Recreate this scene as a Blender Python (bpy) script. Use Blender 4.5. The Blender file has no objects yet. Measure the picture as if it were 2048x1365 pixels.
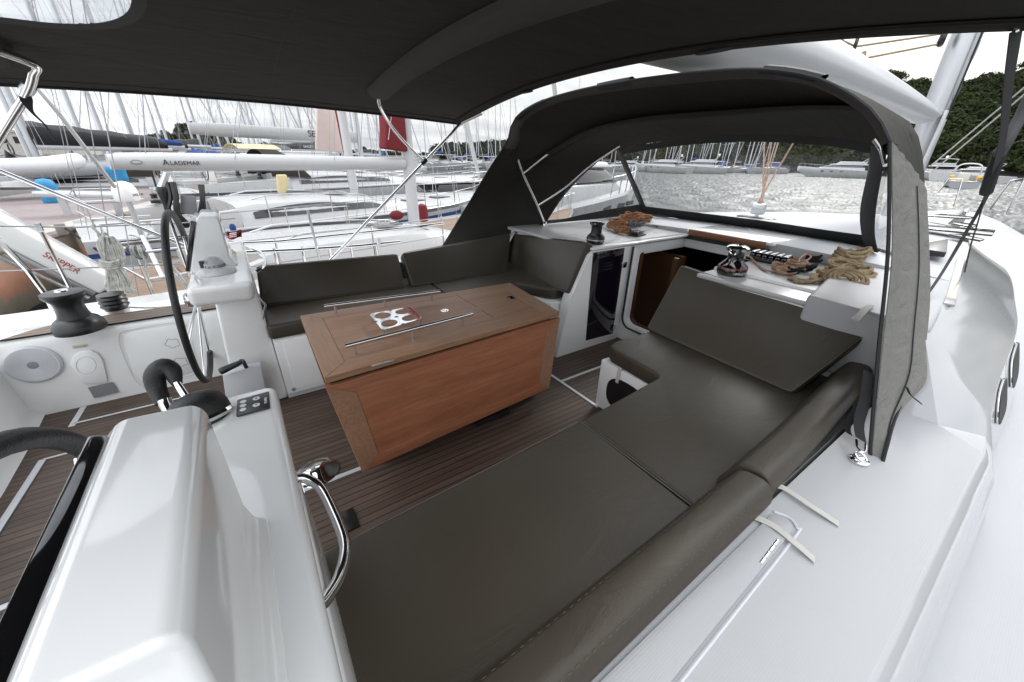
import bpy, bmesh, math, random
import numpy as np
from mathutils import Vector, Matrix, Euler
random.seed(7)
SC = bpy.context.scene
COL = SC.collection
PI = math.pi
V = Vector

# ---------------------------------------------------------------- camera
F_PX = 757.938
YAW, PITCH, ROLL = 0.963672, -0.450608, 0.0233089
EYE = V((0, 0, 1.5))
def cam_axes():
    d = V((math.cos(YAW) * math.cos(PITCH), math.sin(YAW) * math.cos(PITCH), math.sin(PITCH)))
    r = V((math.sin(YAW), -math.cos(YAW), 0)); u = r.cross(d)
    c, s = math.cos(ROLL), math.sin(ROLL)
    return r * c + u * s, u * c - r * s, d
AR, AU, AD = cam_axes()
# survey helpers: the point where the sight line of a photograph pixel meets a known plane of the place
def ray(px, py): return AR * ((px - 1024) / F_PX) + AU * ((682.5 - py) / F_PX) + AD
def PZ(px, py, z):
    d = ray(px, py); return EYE + d * ((z - EYE.z) / d.z)
def PX(px, py, x):
    d = ray(px, py); return EYE + d * ((x - EYE.x) / d.x)
def PY(px, py, y):
    d = ray(px, py); return EYE + d * ((y - EYE.y) / d.y)

cam = bpy.data.cameras.new('camera'); cam.lens = 36 * F_PX / 2048; cam.sensor_width = 36
cam.clip_start = 0.02; cam.clip_end = 5000
co = bpy.data.objects.new('camera', cam); COL.objects.link(co)
m = Matrix((AR, AU, -AD)).transposed().to_4x4(); m.translation = EYE
co.matrix_world = m
SC.camera = co

# ---------------------------------------------------------------- objects
ORG = {}
def thing(name, label, cat, loc=(0, 0, 0), group=None):
    o = bpy.data.objects.new(name, None); COL.objects.link(o)
    o.empty_display_size = 0.1
    o.location = loc; ORG[o.name] = V(loc)
    o['label'] = label; o['category'] = cat
    if group: o['group'] = group
    return o
def tag(o, label, cat, group=None, kind=None):
    if label: o['label'] = label
    if cat: o['category'] = cat
    if group: o['group'] = group
    if kind: o['kind'] = kind
    return o
def copy_tree(o, parent=None, loc=None, rz=None, label=None):
    c = o.copy(); COL.objects.link(c)
    if parent is not None: c.parent = parent
    if loc is not None: c.location = loc
    if rz is not None: c.rotation_euler = (0, 0, rz)
    if label: c['label'] = label
    for ch in o.children: copy_tree(ch, c)
    return c

class B:
    def __init__(s): s.v = []; s.f = []
    def add(s, vs, fs):
        n = len(s.v); s.v += [V(p) for p in vs]; s.f += [tuple(i + n for i in f) for f in fs]; return s
    def hexa(s, p):   # 4 bottom (ccw from above) + 4 top
        return s.add(p, [(3, 2, 1, 0), (4, 5, 6, 7), (0, 1, 5, 4), (1, 2, 6, 5), (2, 3, 7, 6), (3, 0, 4, 7)])
    def box(s, a, b, rz=0, M=None):
        x0, y0, z0 = a; x1, y1, z1 = b
        p = [V(q) for q in ((x0, y0, z0), (x1, y0, z0), (x1, y1, z0), (x0, y1, z0), (x0, y0, z1), (x1, y0, z1), (x1, y1, z1), (x0, y1, z1))]
        if rz:
            c = (V(a) + V(b)) / 2; R = Matrix.Rotation(rz, 3, 'Z'); p = [c + R @ (q - c) for q in p]
        if M is not None: p = [M @ q for q in p]
        return s.hexa(p)
    def slab(s, quad, t):   # quad of points, thickness along -normal
        q = [V(p) for p in quad]
        n = (q[1] - q[0]).cross(q[3] - q[0]).normalized()
        return s.hexa([p - n * t for p in q] + q)
    def prism(s, poly, vec):
        p = [V(q) for q in poly]; vec = V(vec); n = len(p)
        return s.add(p + [q + vec for q in p], [tuple(range(n - 1, -1, -1)), tuple(range(n, 2 * n))] + [(i, (i + 1) % n, n + (i + 1) % n, n + i) for i in range(n)])
    def tube(s, pts, r, n=8, closed=False, cap=True):
        P = [V(p) for p in pts]; m = len(P)
        if m < 2: return s
        rr = r if isinstance(r, (list, tuple)) else [r] * m
        T = []
        for i in range(m):
            if closed: t = P[(i + 1) % m] - P[i - 1]
            else: t = P[min(i + 1, m - 1)] - P[max(i - 1, 0)]
            T.append(t.normalized() if t.length > 1e-9 else V((0, 0, 1)))
        a = V((0, 0, 1)) if abs(T[0].z) < .9 else V((1, 0, 0))
        N = (a - T[0] * a.dot(T[0])).normalized()
        base = len(s.v)
        for i in range(m):
            N = N - T[i] * N.dot(T[i])
            N = N.normalized() if N.length > 1e-6 else T[i].orthogonal().normalized()
            Bn = T[i].cross(N)
            for k in range(n):
                an = 2 * PI * k / n
                s.v.append(P[i] + (N * math.cos(an) + Bn * math.sin(an)) * rr[i])
        for i in range(m if closed else m - 1):
            a0 = base + i * n; b0 = base + ((i + 1) % m) * n
            for k in range(n):
                s.f.append((a0 + k, a0 + (k + 1) % n, b0 + (k + 1) % n, b0 + k))
        if cap and not closed:
            s.f.append(tuple(base + k for k in range(n - 1, -1, -1))); s.f.append(tuple(base + (m - 1) * n + k for k in range(n)))
        return s
    def lathe(s, prof, c, axis=(0, 0, 1), n=28, cap=True, xdir=None):
        c = V(c); ax = V(axis).normalized()
        X = (V(xdir) - ax * V(xdir).dot(ax)).normalized() if xdir else ax.orthogonal().normalized()
        Y = ax.cross(X); base = len(s.v)
        for r, h in prof:
            for k in range(n):
                a = 2 * PI * k / n; s.v.append(c + ax * h + (X * math.cos(a) + Y * math.sin(a)) * r)
        for i in range(len(prof) - 1):
            for k in range(n):
                a0 = base + i * n + k; a1 = base + i * n + (k + 1) % n
                s.f.append((a0, a1, a1 + n, a0 + n))
        if cap:
            s.f.append(tuple(base + k for k in range(n - 1, -1, -1))); e = base + (len(prof) - 1) * n
            s.f.append(tuple(e + k for k in range(n)))
        return s
    def grid(s, rows, closed=False):
        m = len(rows[0]); base = len(s.v)
        for r in rows: s.v += [V(p) for p in r]
        for i in range(len(rows) - 1):
            for k in range(m if closed else m - 1):
                a = base + i * m + k; b = base + i * m + (k + 1) % m
                s.f.append((a, b, b + m, a + m))
        return s
    def ball(s, c, r, n=16, m=10, sc=(1, 1, 1)):
        c = V(c); prof = []
        base = len(s.v)
        for i in range(m + 1):
            th = PI * i / m
            for k in range(n):
                a = 2 * PI * k / n
                s.v.append(c + V((math.sin(th) * math.cos(a) * r * sc[0], math.sin(th) * math.sin(a) * r * sc[1], -math.cos(th) * r * sc[2])))
        for i in range(m):
            for k in range(n):
                a = base + i * n + k; b = base + i * n + (k + 1) % n
                s.f.append((a, b, b + n, a + n))
        return s
    def build(s, name, mat, parent=None, bevel=0, seg=2, smooth=True, ang=38, solid=0, fix=True):
        me = bpy.data.meshes.new(name)
        off = V((0, 0, 0))
        p = parent
        while p is not None:
            off = off + V(p.location); p = p.parent
        bm = bmesh.new()
        vs = [bm.verts.new(q - off) for q in s.v]
        for f in s.f:
            try: bm.faces.new([vs[i] for i in dict.fromkeys(f)])
            except ValueError: pass
        bmesh.ops.remove_doubles(bm, verts=bm.verts, dist=1e-5)
        if fix: bmesh.ops.recalc_face_normals(bm, faces=bm.faces)
        if solid:
            g = bmesh.ops.solidify(bm, geom=bm.faces[:], thickness=solid)
            bmesh.ops.recalc_face_normals(bm, faces=bm.faces)
        if bevel:
            ed = [e for e in bm.edges if len(e.link_faces) == 2 and e.calc_face_angle(0) > math.radians(30)]
            bmesh.ops.bevel(bm, geom=ed, offset=bevel, segments=seg, profile=.5, affect='EDGES', clamp_overlap=True)
        if smooth:
            for f in bm.faces: f.smooth = True
            lim = math.radians(ang)
            for e in bm.edges:
                if len(e.link_faces) == 2 and e.calc_face_angle(0) > lim: e.smooth = False
        bm.to_mesh(me); bm.free()
        o = bpy.data.objects.new(name, me); COL.objects.link(o)
        if mat: me.materials.append(mat)
        if parent is not None: o.parent = parent
        return o

def thick(rows, off):      # a cloth sheet with real thickness: front rows, back rows offset, closed edges
    off = V(off); b = B(); n = len(rows); m = len(rows[0])
    b.grid(rows); k = len(b.v); b.grid([[V(p) + off for p in r] for r in rows])
    ring = [(0, j) for j in range(m)] + [(i, m - 1) for i in range(1, n)] + [(n - 1, j) for j in range(m - 2, -1, -1)] + [(i, 0) for i in range(n - 2, 0, -1)]
    ids = [i * m + j for i, j in ring]
    for a, c in zip(ids, ids[1:] + ids[:1]): b.f.append((a, c, c + k, a + k))
    return b
def spline(keys, n, closed=False):   # Catmull-Rom through keys
    K = [V(k) for k in keys]; m = len(K); out = []
    segs = m if closed else m - 1
    tot = n if closed else n - 1
    for j in range(n):
        t = j / tot * segs if tot else 0
        i = min(int(t), segs - 1); u = t - i
        g = lambda q: K[q % m] if closed else K[max(0, min(m - 1, q))]
        p0, p1, p2, p3 = g(i - 1), g(i), g(i + 1), g(i + 2)
        out.append(.5 * ((2 * p1) + (p2 - p0) * u + (2 * p0 - 5 * p1 + 4 * p2 - p3) * u * u + (3 * p1 - p0 - 3 * p2 + p3) * u ** 3))
    return out
def lerp(a, b, t): return V(a) * (1 - t) + V(b) * t
def text(body, size, loc, xd, yd, mat, parent, name='lettering', ext=.001, bold=0):
    cu = bpy.data.curves.new(name, 'FONT'); cu.body = body; cu.size = size; cu.extrude = ext; cu.offset = bold
    cu.align_x = 'LEFT'
    o = bpy.data.objects.new(name, cu); COL.objects.link(o)
    xd = V(xd).normalized(); zd = xd.cross(V(yd)).normalized(); yd = zd.cross(xd)
    off = V((0, 0, 0)); p = parent
    while p is not None: off = off + V(p.location); p = p.parent
    mm = Matrix((xd, yd, zd)).transposed().to_4x4(); mm.translation = V(loc) - off
    o.parent = parent; o.matrix_local = mm
    cu.materials.append(mat)
    return o

# ---------------------------------------------------------------- materials
def newmat(name):
    m = bpy.data.materials.new(name); m.use_nodes = True
    nt = m.node_tree; b = nt.nodes['Principled BSDF']
    return m, nt, b
def N(nt, t, **kw):
    n = nt.nodes.new(t)
    for k, v in kw.items():
        if k in n.inputs.keys(): n.inputs[k].default_value = v
        else: setattr(n, k, v)
    return n
def L(nt, a, b): nt.links.new(a, b)
def pmat(name, col, rough=.5, metal=0, coat=0, noise=0, nscale=8, bump=0, bscale=60, spec=.5, rvar=0):
    m, nt, b = newmat(name)
    b.inputs['Base Color'].default_value = (*col, 1); b.inputs['Roughness'].default_value = rough
    b.inputs['Metallic'].default_value = metal; b.inputs['Specular IOR Level'].default_value = spec
    if coat: b.inputs['Coat Weight'].default_value = coat; b.inputs['Coat Roughness'].default_value = .06
    tc = N(nt, 'ShaderNodeTexCoord')
    if noise or rvar:
        n1 = N(nt, 'ShaderNodeTexNoise', Scale=nscale, Detail=6.0, Roughness=.6); L(nt, tc.outputs['Object'], n1.inputs['Vector'])
        if noise:
            mx = N(nt, 'ShaderNodeMix', data_type='RGBA')
            mx.inputs['A'].default_value = (*[c * (1 - noise) for c in col], 1); mx.inputs['B'].default_value = (*[min(1, c * (1 + noise)) for c in col], 1)
            L(nt, n1.outputs['Fac'], mx.inputs['Factor']); L(nt, mx.outputs['Result'], b.inputs['Base Color'])
        if rvar:
            mr = N(nt, 'ShaderNodeMapRange'); mr.inputs['To Min'].default_value = max(.02, rough - rvar); mr.inputs['To Max'].default_value = rough + rvar
            L(nt, n1.outputs['Fac'], mr.inputs['Value']); L(nt, mr.outputs['Result'], b.inputs['Roughness'])
    if bump:
        n2 = N(nt, 'ShaderNodeTexNoise', Scale=bscale, Detail=4.0); L(nt, tc.outputs['Object'], n2.inputs['Vector'])
        bp = N(nt, 'ShaderNodeBump', Strength=bump, Distance=.01); L(nt, n2.outputs['Fac'], bp.inputs['Height']); L(nt, bp.outputs['Normal'], b.inputs['Normal'])
    return m
M = {}
M['gel'] = pmat('white_gelcoat', (.88, .88, .865), .10, coat=.5, noise=.03, nscale=3, rvar=.05)
M['gel2'] = pmat('weathered_dimmed_gelcoat', (.46, .46, .455), .28, noise=.07, nscale=1.4, rvar=.1)  # white darkened to offset the open sky; blotches and roughness are weathering
M['gel_out'] = pmat('dimmed_deck_gelcoat', (.44, .44, .445), .10, coat=.6, noise=.05, nscale=2, rvar=.05)  # darker copy of the white gelcoat, offsetting daylight outside the cockpit
M['grey_gel'] = pmat('grey_gelcoat', (.60, .61, .63), .3, noise=.04)
M['vinyl'] = pmat('olive_vinyl', (.050, .0405, .028), .45, noise=.10, nscale=5, bump=.10, bscale=220, rvar=.05)
# vinyl: fine leather grain plus soft sagging creases
def creases(m, scale, strength, dist):
    nt = m.node_tree; b = nt.nodes['Principled BSDF']; tc = N(nt, 'ShaderNodeTexCoord')
    mp = N(nt, 'ShaderNodeMapping'); mp.inputs['Scale'].default_value = (1, 2.2, 1); mp.inputs['Rotation'].default_value = (0, 0, .6); L(nt, tc.outputs['Object'], mp.inputs[0])
    nz = N(nt, 'ShaderNodeTexNoise', Scale=scale, Detail=4.0, Roughness=.55, Distortion=1.2); L(nt, mp.outputs[0], nz.inputs['Vector'])
    bp = N(nt, 'ShaderNodeBump', Strength=strength, Distance=dist); L(nt, nz.outputs['Fac'], bp.inputs['Height'])
    old = b.inputs['Normal'].links
    if old: L(nt, old[0].from_socket, bp.inputs['Normal'])
    L(nt, bp.outputs['Normal'], b.inputs['Normal'])
creases(M['vinyl'], 4.0, .28, .016)
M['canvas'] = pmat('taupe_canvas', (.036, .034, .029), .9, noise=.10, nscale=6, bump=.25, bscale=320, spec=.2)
M['canvas_mid'] = pmat('lit_taupe_canvas', (.075, .071, .063), .9, noise=.12, nscale=9, bump=.25, bscale=300, spec=.2)  # lighter copy of the taupe canvas: light from astern put into the colour
M['canvas_light'] = pmat('lit_grey_canvas', (.19, .185, .168), .9, noise=.16, nscale=40, bump=.3, bscale=260, spec=.2)  # lighter copy of the canvas; daylight on the outer face is in the colour
creases(M['canvas'], 3.0, .45, .03); creases(M['canvas_light'], 7.0, .6, .03)
M['black_web'] = pmat('black_webbing', (.012, .012, .013), .75, bump=.2, bscale=200)
M['steel'] = pmat('polished_stainless', (.72, .72, .72), .12, 1, noise=.05, rvar=.05)
M['chrome'] = pmat('chrome', (.8, .8, .8), .05, 1)
M['alu'] = pmat('anodised_aluminium', (.62, .63, .65), .35, .85, noise=.05)
M['black'] = pmat('black_plastic', (.012, .012, .013), .32, noise=.2, rvar=.1)
M['blackgloss'] = pmat('black_gloss', (.006, .006, .007), .06, coat=1)
M['leather'] = pmat('black_leather', (.014, .014, .014), .5, bump=.2, bscale=150)
M['acrylic'] = pmat('smoked_acrylic', (.008, .006, .012), .05, coat=1)
M['dark'] = pmat('dark_interior', (.03, .022, .018), .6)
M['interior_wood'] = pmat('interior_wood', (.085, .036, .014), .35, noise=.3, nscale=10)
M['whitepaint'] = pmat('white_mast_paint', (.52, .52, .52), .3, noise=.05, nscale=2)
M['wire'] = pmat('rigging_wire', (.30, .30, .31), .35, .8)
M['red'] = pmat('red_cloth', (.16, .012, .018), .85, noise=.2, bump=.2)
M['blue'] = pmat('blue_tarpaulin', (.03, .25, .48), .5, noise=.25, nscale=20, bump=.4, bscale=40)
M['navy'] = pmat('navy_cloth', (.015, .05, .20), .8, noise=.2)
M['blackcloth'] = pmat('black_sail_cover', (.014, .014, .016), .8, noise=.2, bump=.2, bscale=30)
M['greycloth'] = pmat('grey_sail_cover', (.09, .09, .09), .85, noise=.2)
M['cream'] = pmat('cream_cloth', (.62, .52, .30), .8, noise=.15, bump=.2, bscale=30)
M['rubber'] = pmat('grey_rubber', (.30, .31, .33), .6, noise=.1)
M['whiterubber'] = pmat('white_rubber', (.62, .63, .63), .55, noise=.08)
M['ink'] = pmat('black_ink', (.02, .02, .022), .5)
M['redink'] = pmat('red_ink', (.35, .03, .035), .5)
M['whiteink'] = pmat('white_ink', (.75, .75, .75), .5)
M['solar'] = pmat('grey_panel', (.16, .16, .17), .45, noise=.2)
M['yellow'] = pmat('yellow_plastic', (.60, .33, .03), .5)
M['label'] = pmat('metal_label', (.30, .30, .31), .4, .3)
M['sticker'] = pmat('pale_sticker', (.62, .60, .42), .5)
M['tape'] = pmat('beige_strap', (.55, .53, .49), .8, bump=.3, bscale=250)

M['piping'] = pmat('highlit_piping', (.12, .11, .10), .45)  # paler than the vinyl: highlight along the seams put into the colour
M['thread'] = pmat('stitching_thread', (.13, .12, .105), .8)
def glassy(name, col, alpha, rough=.05, wob=.0):
    m, nt, b = newmat(name)
    out = nt.nodes['Material Output']; nt.nodes.remove(b)
    tr = N(nt, 'ShaderNodeBsdfTransparent'); tr.inputs['Color'].default_value = (*col, 1)
    gl = N(nt, 'ShaderNodeBsdfGlossy'); gl.inputs['Roughness'].default_value = rough
    df = N(nt, 'ShaderNodeBsdfDiffuse'); df.inputs['Color'].default_value = (.8, .8, .8, 1)
    lw = N(nt, 'ShaderNodeLayerWeight', Blend=.5); pw = N(nt, 'ShaderNodeMath', operation='POWER'); L(nt, lw.outputs['Facing'], pw.inputs[0]); pw.inputs[1].default_value = 4
    fr = N(nt, 'ShaderNodeMath', operation='MULTIPLY_ADD'); L(nt, pw.outputs[0], fr.inputs[0]); fr.inputs[1].default_value = .5; fr.inputs[2].default_value = .035
    m1 = N(nt, 'ShaderNodeMixShader'); m1.inputs[0].default_value = alpha
    L(nt, tr.outputs[0], m1.inputs[1]); L(nt, df.outputs[0], m1.inputs[2])
    m2 = N(nt, 'ShaderNodeMixShader'); L(nt, fr.outputs[0], m2.inputs[0]); L(nt, m1.outputs[0], m2.inputs[1]); L(nt, gl.outputs[0], m2.inputs[2])
    if wob:
        tc = N(nt, 'ShaderNodeTexCoord'); nz = N(nt, 'ShaderNodeTexNoise', Scale=5.0, Detail=3.0); L(nt, tc.outputs['Object'], nz.inputs['Vector'])
        bp = N(nt, 'ShaderNodeBump', Strength=wob, Distance=.05); L(nt, nz.outputs['Fac'], bp.inputs['Height']); L(nt, bp.outputs['Normal'], gl.inputs['Normal'])
    L(nt, m2.outputs[0], out.inputs['Surface'])
    return m
M['clear'] = glassy('clear_vinyl', (.90, .91, .92), .05, .04, .02)
M['bimwin'] = glassy('clear_vinyl_panel', (.93, .94, .95), .10, .1, .1)

def planks(name, c1, c2, pitch, seam, axis='Y', seamcol=(.006, .006, .006), rough=.55, grain=1.0, var=.35, off=0.0):
    """planks laid along X (axis = the direction across them)"""
    m, nt, b = newmat(name)
    tc = N(nt, 'ShaderNodeTexCoord'); sp = N(nt, 'ShaderNodeSeparateXYZ'); L(nt, tc.outputs['Object'], sp.inputs[0])
    dv = N(nt, 'ShaderNodeMath', operation='MULTIPLY_ADD'); L(nt, sp.outputs[axis], dv.inputs[0]); dv.inputs[1].default_value = 1 / pitch; dv.inputs[2].default_value = off + 100
    fl = N(nt, 'ShaderNodeMath', operation='FLOOR'); L(nt, dv.outputs[0], fl.inputs[0])
    frc = N(nt, 'ShaderNodeMath', operation='FRACT'); L(nt, dv.outputs[0], frc.inputs[0])
    wn = N(nt, 'ShaderNodeTexWhiteNoise', noise_dimensions='1D'); L(nt, fl.outputs[0], wn.inputs['W'])
    mp = N(nt, 'ShaderNodeMapping')
    sc = {'Y': (3, 60, 60), 'X': (60, 3, 60), 'Z': (3, 60, 60)}[axis]
    mp.inputs['Scale'].default_value = sc
    ad = N(nt, 'ShaderNodeVectorMath', operation='ADD'); L(nt, tc.outputs['Object'], ad.inputs[0]); L(nt, wn.outputs['Color'], ad.inputs[1])
    L(nt, ad.outputs[0], mp.inputs['Vector'])
    nz = N(nt, 'ShaderNodeTexNoise', Scale=1.2, Detail=8.0, Roughness=.65); L(nt, mp.outputs[0], nz.inputs['Vector'])
    big = N(nt, 'ShaderNodeTexNoise', Scale=2.3, Detail=5.0, Roughness=.6); L(nt, tc.outputs['Object'], big.inputs['Vector'])
    mx = N(nt, 'ShaderNodeMix', data_type='RGBA'); mx.inputs['A'].default_value = (*c1, 1); mx.inputs['B'].default_value = (*c2, 1)
    cr = N(nt, 'ShaderNodeMapRange'); cr.inputs['From Min'].default_value = .3; cr.inputs['From Max'].default_value = .7; L(nt, nz.outputs['Fac'], cr.inputs['Value'])
    L(nt, cr.outputs['Result'], mx.inputs['Factor'])
    # per plank and blotchy value change
    s1 = N(nt, 'ShaderNodeMath', operation='MULTIPLY_ADD'); L(nt, wn.outputs['Value'], s1.inputs[0]); s1.inputs[1].default_value = var; s1.inputs[2].default_value = 1 - var / 2 - .25
    s2 = N(nt, 'ShaderNodeMath', operation='MULTIPLY_ADD'); L(nt, big.outputs['Fac'], s2.inputs[0]); s2.inputs[1].default_value = .5; L(nt, s1.outputs[0], s2.inputs[2])
    hv = N(nt, 'ShaderNodeHueSaturation'); L(nt, mx.outputs['Result'], hv.inputs['Color']); L(nt, s2.outputs[0], hv.inputs['Value'])
    lt = N(nt, 'ShaderNodeMath', operation='LESS_THAN'); L(nt, frc.outputs[0], lt.inputs[0]); lt.inputs[1].default_value = seam / pitch
    m2 = N(nt, 'ShaderNodeMix', data_type='RGBA'); L(nt, lt.outputs[0], m2.inputs['Factor']); L(nt, hv.outputs['Color'], m2.inputs['A']); m2.inputs['B'].default_value = (*seamcol, 1)
    L(nt, m2.outputs['Result'], b.inputs['Base Color'])
    b.inputs['Roughness'].default_value = rough
    hb = N(nt, 'ShaderNodeMath', operation='SUBTRACT'); L(nt, nz.outputs['Fac'], hb.inputs[0]); L(nt, lt.outputs[0], hb.inputs[1])
    bp = N(nt, 'ShaderNodeBump', Strength=.25 * grain, Distance=.002); L(nt, hb.outputs[0], bp.inputs['Height']); L(nt, bp.outputs['Normal'], b.inputs['Normal'])
    return m
M['sole'] = planks('teak_sole', (.056, .035, .023), (.118, .077, .056), .041, .0055, 'Y', off=.33)
M['teak_top'] = planks('teak_capping', (.12, .085, .062), (.22, .168, .128), .043, .006, 'Y', off=.2)
M['tabx'] = planks('table_wood', (.25, .125, .066), (.355, .205, .12), .085, .0012, 'Y', seamcol=(.18, .09, .05), rough=.45, var=.18)
M['taby'] = planks('table_end_wood', (.25, .137, .08), (.34, .21, .132), .11, .0001, 'X', rough=.5, var=.05)
M['leafx'] = planks('leaf_wood', (.27, .09, .042), (.38, .155, .08), .062, .0008, 'Z', seamcol=(.19, .07, .035), rough=.42, var=.22)
M['leafy'] = planks('leaf_end_wood', (.25, .125, .07), (.34, .19, .115), .5, .0001, 'X', rough=.5, var=.02)
M['teak_nb'] = planks('neighbour_teak', (.20, .125, .08), (.30, .20, .135), .06, .008, 'Y', var=.2)

def nonskid():
    m, nt, b = newmat('nonskid_gelcoat')
    b.inputs['Base Color'].default_value = (.74, .745, .755, 1); b.inputs['Roughness'].default_value = .5
    tc = N(nt, 'ShaderNodeTexCoord'); mp = N(nt, 'ShaderNodeMapping'); mp.inputs['Rotation'].default_value = (0, 0, PI / 4); L(nt, tc.outputs['Object'], mp.inputs[0])
    sp = N(nt, 'ShaderNodeSeparateXYZ'); L(nt, mp.outputs[0], sp.inputs[0])
    a = N(nt, 'ShaderNodeMath', operation='MULTIPLY'); a.inputs[1].default_value = 760; L(nt, sp.outputs['X'], a.inputs[0])
    c = N(nt, 'ShaderNodeMath', operation='MULTIPLY'); c.inputs[1].default_value = 760; L(nt, sp.outputs['Y'], c.inputs[0])
    s1 = N(nt, 'ShaderNodeMath', operation='SINE'); L(nt, a.outputs[0], s1.inputs[0]); s2 = N(nt, 'ShaderNodeMath', operation='SINE'); L(nt, c.outputs[0], s2.inputs[0])
    ml = N(nt, 'ShaderNodeMath', operation='MULTIPLY'); L(nt, s1.outputs[0], ml.inputs[0]); L(nt, s2.outputs[0], ml.inputs[1])
    nz = N(nt, 'ShaderNodeTexNoise', Scale=1.7, Detail=6.0); L(nt, tc.outputs['Object'], nz.inputs['Vector'])
    mx = N(nt, 'ShaderNodeMix', data_type='RGBA'); mx.inputs['A'].default_value = (.38, .385, .395, 1); mx.inputs['B'].default_value = (.43, .43, .435, 1); L(nt, nz.outputs['Fac'], mx.inputs['Factor']); L(nt, mx.outputs['Result'], b.inputs['Base Color'])
    bp = N(nt, 'ShaderNodeBump', Strength=.14, Distance=.0012); L(nt, ml.outputs[0], bp.inputs['Height']); L(nt, bp.outputs['Normal'], b.inputs['Normal'])
    return m
M['nonskid'] = nonskid()

def ropemat(name, c1, c2, scale=90, fleck=0):
    m, nt, b = newmat(name)
    tc = N(nt, 'ShaderNodeTexCoord')
    wv = N(nt, 'ShaderNodeTexVoronoi', Scale=scale * 2.2); L(nt, tc.outputs['Object'], wv.inputs['Vector'])
    nz = N(nt, 'ShaderNodeTexNoise', Scale=scale * .35, Detail=5.0); L(nt, tc.outputs['Object'], nz.inputs['Vector'])
    mx = N(nt, 'ShaderNodeMix', data_type='RGBA'); mx.inputs['A'].default_value = (*c1, 1); mx.inputs['B'].default_value = (*c2, 1)
    mr = N(nt, 'ShaderNodeMapRange'); mr.inputs['From Min'].default_value = .35; mr.inputs['From Max'].default_value = .65
    L(nt, nz.outputs['Fac'], mr.inputs['Value']); L(nt, mr.outputs['Result'], mx.inputs['Factor']); L(nt, mx.outputs['Result'], b.inputs['Base Color'])
    b.inputs['Roughness'].default_value = .9; b.inputs['Specular IOR Level'].default_value = .2
    bp = N(nt, 'ShaderNodeBump', Strength=.8, Distance=.004); L(nt, wv.outputs['Distance'], bp.inputs['Height']); L(nt, bp.outputs['Normal'], b.inputs['Normal'])
    return m
M['rope_tan'] = ropemat('tan_rope', (.23, .16, .09), (.40, .31, .195))
M['rope_pink'] = ropemat('pinkish_rope', (.36, .20, .13), (.55, .37, .27))
M['rope_orange'] = ropemat('orange_rope', (.25, .105, .045), (.43, .23, .12))
M['rope_grey'] = ropemat('grey_rope', (.10, .11, .12), (.26, .27, .28))
M['rope_white'] = ropemat('whitish_rope', (.36, .36, .33), (.58, .57, .53))
M['rope_black'] = ropemat('black_rope', (.01, .01, .01), (.03, .03, .03))
# ================================================================ OWN YACHT (hull, deck, coamings, cabin)
YC = 1.75
def mir(p): return V((p[0], 2 * YC - p[1], p[2]))
yacht = thing('sailing_yacht', 'white sailing yacht whose teak-soled cockpit surrounds the viewer', 'sailing yacht', (4, YC, -.9))
# --- sole
b = B(); b.prism([(-2.6, .1, -.03), (2.68, .1, -.03), (2.68, 3.2, -.03), (-2.6, 3.2, -.03)], (0, 0, .03)); b.build('cockpit_sole', M['sole'], yacht)
def joint(p, q, w=.02):
    p, q = V(p), V(q); d = (q - p).normalized(); n = V((-d.y, d.x, 0)) * w / 2
    k = V((-d.y, d.x, 0)) * (w / 2 + .006)
    h = V((0, 0, .004))
    o = B().hexa([p - n, q - n, q + n, p + n, p - n + h, q - n + h, q + n + h, p + n + h]).build('sole_joint', M['grey_gel'], yacht, bevel=.0015)
    h2 = V((0, 0, .0015))
    B().hexa([p + n * 1.02, q + n * 1.02, q + k, p + k, p + n * 1.02 + h2, q + n * 1.02 + h2, q + k + h2, p + k + h2]).build('seam', M['black'], o)
Z0 = lambda x, y: PZ(x, y, 0)
a = Z0(0, 1218); joint((-2.2, a.y, 0), (.3, a.y, 0), .026)
a = Z0(105, 915); c = Z0(86, 920); joint((c.x, a.y, 0), (.1, a.y, 0), .014); joint((c.x, a.y, 0), (c.x - .04, a.y - 1.4, 0), .03)
a = Z0(156, 846); joint((Z0(147, 847).x, a.y, 0), (-.45, a.y, 0), .014); joint((Z0(147, 847).x, a.y - .03, 0), (Z0(165, 819).x, 3.19, 0), .03)
a = Z0(1106, 753); c = Z0(1187, 809); joint((c.x, c.y - .04, 0), (a.x, 2.2, 0), .022)
a = Z0(1126, 762); joint((c.x + .012, a.y, 0), (2.66, a.y, 0), .022)
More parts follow.
